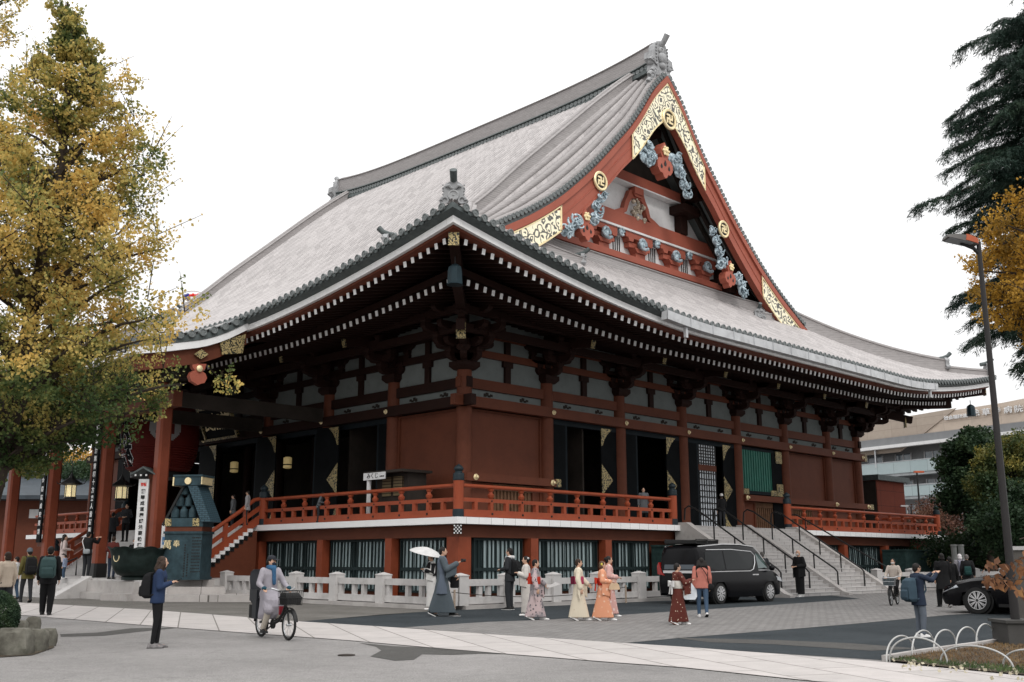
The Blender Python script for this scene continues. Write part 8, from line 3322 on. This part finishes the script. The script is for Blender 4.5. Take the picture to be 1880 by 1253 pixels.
MB().tube([(0, 0, 0), (0, 0, zt)], [.10, .06], 8).build('pole', MT['blackmetal'], far, 60)
MB().box((.15, 0, zt + .05), (.7, .3, .14)).build('lamp_head', M_('orange_head2', (.42, .10, .045), .5), far)
far = thing('lamp_post', 'small pale-headed lamp behind the far balcony rail', 'lamp post', W(1678, 1000, 70), R(-45))
far.location.z = 0
zt = W(1678, 931, 70).z
MB().tube([(0, 0, 0), (0, 0, zt), (-.3, 0, zt + .05)], .05, 8).build('pole', MT['blackmetal'], far, 60)
MB().box((-.45, 0, zt + .06), (.5, .2, .1)).build('lamp_head', MT['white'], far)
# stone posts and pale wall at the right
for x, lb in ((1754, 'left one of two grey stone posts beyond the walkers'), (1767, 'right one of two grey stone posts beyond the walkers')):
    p = W(x, 1040, 56)
    p.z = 0
    h_ = hgt(p, 1000)
    o = MB().lathe([(.16, 0), (.15, h_ - .1), (.18, h_ - .08), (.17, h_)], n=14).build('stone_post', M_('grey_post_stone', (.26, .27, .26), .85, var=.2), smooth=40)
    o.location = p
    tag(o, lb, 'post', 'stone posts by the far fence')
p = G(1872, 1136)
swl = thing('stone_wall', 'pale stacked stone wall at the extreme right behind the lamp post', 'wall', p)
mb = MB()
mb.bx(0, 2.5, -6, 0, 0, 1.75)
mb.build('wall_body', brickmat('stacked_stone', (.50, .48, .45), (.40, .385, .36), (.12, .11, .10), 1, .55, .13, .012, rot=(R(90), 0, R(90)), noise_amt=.4), swl)
mb = MB()
mb.bx(-.04, 2.5, -6, .04, 1.751, 1.85)
mb.build('coping', MT['granite'], swl)

# ---- hospital
O = W(1880, 1000, 100)
O.z = 0
th = R(-31)
E_ = Vector(((math.cos(th) + math.sin(th)) * S2, (math.cos(th) - math.sin(th)) * S2, 0))     # toward the far left
Nn = Vector((E_.y, -E_.x, 0))
if Nn.dot(Vector((CX, CY, 0)) - O) < 0:
    Nn = -Nn


def hp_(x, y):
    """picture point on the facade plane -> (distance along, height)"""
    d, a, q = _ray(x, y)
    dirv = Vector(((d + a) * S2, (d - a) * S2, q))
    c = Vector((CX, CY, CH))
    t = (O - c).dot(Nn) / dirv.dot(Nn)
    p = c + dirv * t
    return (p - O).dot(E_), p.z


hos = thing('hospital_building', 'pale tiled hospital building with glass balconies and name lettering behind the trees', 'building', O, math.atan2(E_.y, E_.x))
sgn_n = 1 if Vector((-E_.y, E_.x, 0)).dot(Nn) > 0 else -1     # local +y or -y faces the viewer


def fb(mb, e0, e1, d0, d1, z0, z1):
    a, b = sorted((sgn_n * d0, sgn_n * d1))
    return mb.bx(e0, e1, a, b, z0, z1)


z_par0 = hp_(1657, 806)[1]
z_top = hp_(1860, 742)[1]
zA = hp_(1657, 820)[1]
zb0, zb1 = hp_(1729, 866)[1], hp_(1729, 843)[1]
zc0, zc1 = hp_(1729, 910)[1], hp_(1729, 889)[1]
e_l, e_r = 62.0, -22.0
mb = MB()
fb(mb, e_r, e_l, -14, 0, 0, zA)
mb.build('wall', M_('hospital_grey_wall', (.26, .265, .27), .8, var=.1), hos)
mb = MB()
# parapet rising toward the right
hh0 = hp_(1600, 790)[1]
poly = [(e_l, z_par0), (e_r, z_par0), (e_r, z_top + 1.2), (hp_(1860, 742)[0], z_top), (hp_(1700, 766)[0], hp_(1700, 766)[1]), (hp_(1580, 788)[0], hp_(1580, 788)[1]), (e_l, hp_(1580, 788)[1] + .2)]
mb.prism(poly, (0, 0, 0), (1, 0, 0), (0, 0, 1), (0, sgn_n, 0), -12, 1.6)
mb.build('tiled_parapet', brickmat('beige_tile_cladding', (.62, .52, .43), (.58, .485, .40), (.36, .30, .25), 1, 3.2, .8, .012, rot=(R(90), 0, 0), off=0, noise_amt=.25, bmp=0), hos)
mb = MB()
a0, a1 = hp_(1590, 840), hp_(1775, 752)
mb.prism([(a0[0], a0[1]), (a0[0] - 6, a0[1] + .0), (a1[0] - .0, a1[1]), (a1[0] + 8, a1[1] - .2), (a0[0] + 18, a0[1] + 3.4), (a0[0] + 18, a0[1])], (0, 0, 0), (1, 0, 0), (0, 0, 1), (0, sgn_n, 0), 1.602, 1.72)
mb.build('angled_cladding', brickmat('darker_tile_cladding', (.46, .39, .325), (.43, .36, .30), (.27, .22, .185), 1, 3.2, .8, .012, rot=(R(90), 0, 0), off=0, noise_amt=.25, bmp=0), hos)
mb = MB()
fb(mb, e_r, e_l, 0, 2.2, zA, z_par0 - .02)
mb.build('grey_band', M_('grey_band', (.20, .205, .21), .8, var=.08), hos)
mb = MB()
fb(mb, e_r, e_l, 2.0, 2.6, zA - .35, zA - .02)
mb.build('white_ledge', MT['white'], hos)
gl = M_('hospital_window', (.10, .14, .17), .12, 0, var=.3, spec=.9)
fz = [(zb1 + .0, zA - .5), (zc1 + .0, zb0 - .35), (.8, zc0 - .4)]
for r_, (z0, z1) in enumerate(fz):
    for k in range(17):
        e = -14 + k * 3.7
        mb = MB()
        fb(mb, e, e + 1.9, .01, .06, z0 - .6, z1 - .35)
        wo = mb.build('window', gl, hos)
        mb = MB()
        fb(mb, e + .9, e + 1.0, .07, .12, z0 - .6, z1 - .35)
        fb(mb, e - .1, e, .01, .14, z0 - .6, z1 - .3)
        fb(mb, e + 1.9, e + 2.0, .01, .14, z0 - .6, z1 - .3)
        mb.build('window_frame', MT['white'], wo)
        if k % 3 == 1:
            mb = MB()
            fb(mb, e + 2.9, e + 3.05, 1.9, 2.1, z0 - .5, z1 + .2)
            mb.build('balcony_column', MT['steel'], hos)
for z0, z1 in ((zb0, zb1), (zc0, zc1)):
    mb = MB()
    fb(mb, e_r, e_l, 2.0, 2.08, z0, z1 - .1)
    mb.build('glass_balustrade', brickmat('frosted_glass_panels', (.42, .50, .51), (.38, .47, .48), (.18, .22, .23), 1, 2.1, 9, .02, rough=.35, rot=(R(90), 0, 0), off=0, noise_amt=.15, bmp=0), hos)
    mb = MB()
    fb(mb, e_r, e_l, 1.98, 2.1, z1 - .1, z1)
    fb(mb, e_r, e_l, 0, 1.98, z0 - .3, z0)
    mb.build('balcony_slab', M_('pale_slab', (.35, .37, .38), .7), hos)
lx_, lz_ = hp_(1792, 764)
sx = -1 if sgn_n > 0 else 1
FM = lambda e, z: frame((e, sgn_n * 1.78, z), (sx, 0, 0), (0, 0, 1), (0, sgn_n, 0))
for tx, x, y, sz in (('社会福祉法人', 1779, 768, .42), ('浅', 1811, 762, .72), ('草', 1831, 760, .72), ('寺', 1850, 758, .72), ('病', 1871, 756, .72), ('院', 1891, 754, .72)):
    e, z = hp_(x, y)
    o = text(tx, sz, FM(e, z), MT['white'], hos, 'name_lettering', ext=.05, bold=.012)
    xs_ = [v.co.x for v in o.data.vertices]
    x0_, x1_ = min(xs_), max(xs_)
    hw_ = 26 if len(tx) > 1 else 7.5
    want = abs(hp_(x - hw_, y)[0] - hp_(x + hw_, y)[0])
    for v in o.data.vertices:
        v.co.x = e + (v.co.x - (x0_ + x1_) / 2) * want / (x1_ - x0_)
# ---- dark-roofed red building seen through the porch
O2 = W(90, 1000, 84)
O2.z = 0
rb = thing('side_hall', 'low red building with a dark tiled roof seen through the porch pillars', 'building', O2, 0)
zr0, zr1 = W(90, 908, 84).z, W(90, 868, 84).z
Mx = Matrix.Rotation(R(-45), 4, 'Z')
mb = MB()
mb.bx(-9, 9, 0, 8, 0, zr0, Mx)
mb.build('wall', MT['redwall'], rb)
mb = MB()
for x in (-7, -1.8, 3.5):
    mb.bx(x, x + 1.2, -.06, -.01, zr0 - 1.9, zr0 - 1.2, Mx)
mb.build('plaster_panel', MT['white'], rb)
mb = MB()
mb.loft([[Mx @ Vector((x, y, z)) for y, z in ((-2.2, zr0 - .2), (4, zr1 + .3), (10, zr0 - .2), (10, zr0 - .5), (-2.2, zr0 - .5))] for x in (-11, 11)])
mb.build('roof', M_('blue_grey_roof', (.045, .055, .065), .6, var=.2), rb)
pb = thing('pale_building', 'pale city building far beyond the side hall', 'building', W(146, 1000, 150), R(-45))
pb.location.z = 0
zt = W(146, 840, 150).z
MB().bx(-3.2, 3.2, 0, 8, 0, zt).build('wall', M_('pale_concrete', (.45, .46, .47), .8), pb)
for k in range(3):
    MB().bx(-2.6 + k * 1.9, -1.5 + k * 1.9, -.05, -.01, zt - 2.6, zt - 1.2).build('window', gl, pb)
# far amusement ride crown just over the roof line
rd = thing('ride_tower', 'tiny red and blue flower-topped ride tower peeping over the roof slope', 'tower', W(352, 560, 170))
rd.location.z = 0
zt = W(352, 546, 170).z
mb = MB()
mb.lathe([(.5, 0), (.4, zt)], n=10)
mb.build('mast', MT['white'], rd, 40)
ez = Vector((-S2, -S2, 0))
mb = MB()
Mr = frame((0, 0, zt), (S2, -S2, 0), (0, 0, 1), ez)
mb.tube([Mr @ Vector((2.2 * math.cos(a), 1.1 * math.sin(a), 0)) for a in np.linspace(0, 2 * PI, 25)], .12, 6, cap=False)
mb.build('white_ring', MT['white'], rd, 60)
for k, (x, c) in enumerate(((-.9, (.05, .06, .25)), (.0, (.6, .04, .03)), (.9, (.55, .05, .06)))):
    mb = MB()
    for j in range(5):
        a = j * 2 * PI / 5
        mb.ell(Mr @ Vector((x + .38 * math.cos(a), .38 * math.sin(a), 0)), .32, 8, 6)
    mb.build('flower', M_('flower_paint', c, .6), rd, 60)

# ---- metal gutter along part of the side eave
fn, L, out = SIDES['side']
g0, g1 = 4.4 + 6.6, 29.6 + 6.6
mb = MB()
band(mb, fn, L, [(-.06, -.20), (-.34, -.16), (-.34, -.52), (-.02, -.52)], g0, g1, 1.0, mitre=False)
gu = mb.build('gutter', MT['gutter'], hall)
k = g0
mb = MB()
while k < g1:
    z = eave_z(min(k, L - k))
    x, y = fn(k, .345)
    mb.bx(x - .02, x + .02, y - .012, y + .02, z - .53, z - .12)
    k += 1.55
mb.build('gutter_straps', MT['steel'], gu)
for k in (g0 + 1.4, g1 - .8):
    z = eave_z(min(k, L - k))
    x, y = fn(k, .18)
    MB().bx(x - .07, x + .07, y - .06, y + .06, z - .95, z - .53).build('gutter_outlet', MT['gutter'], gu)
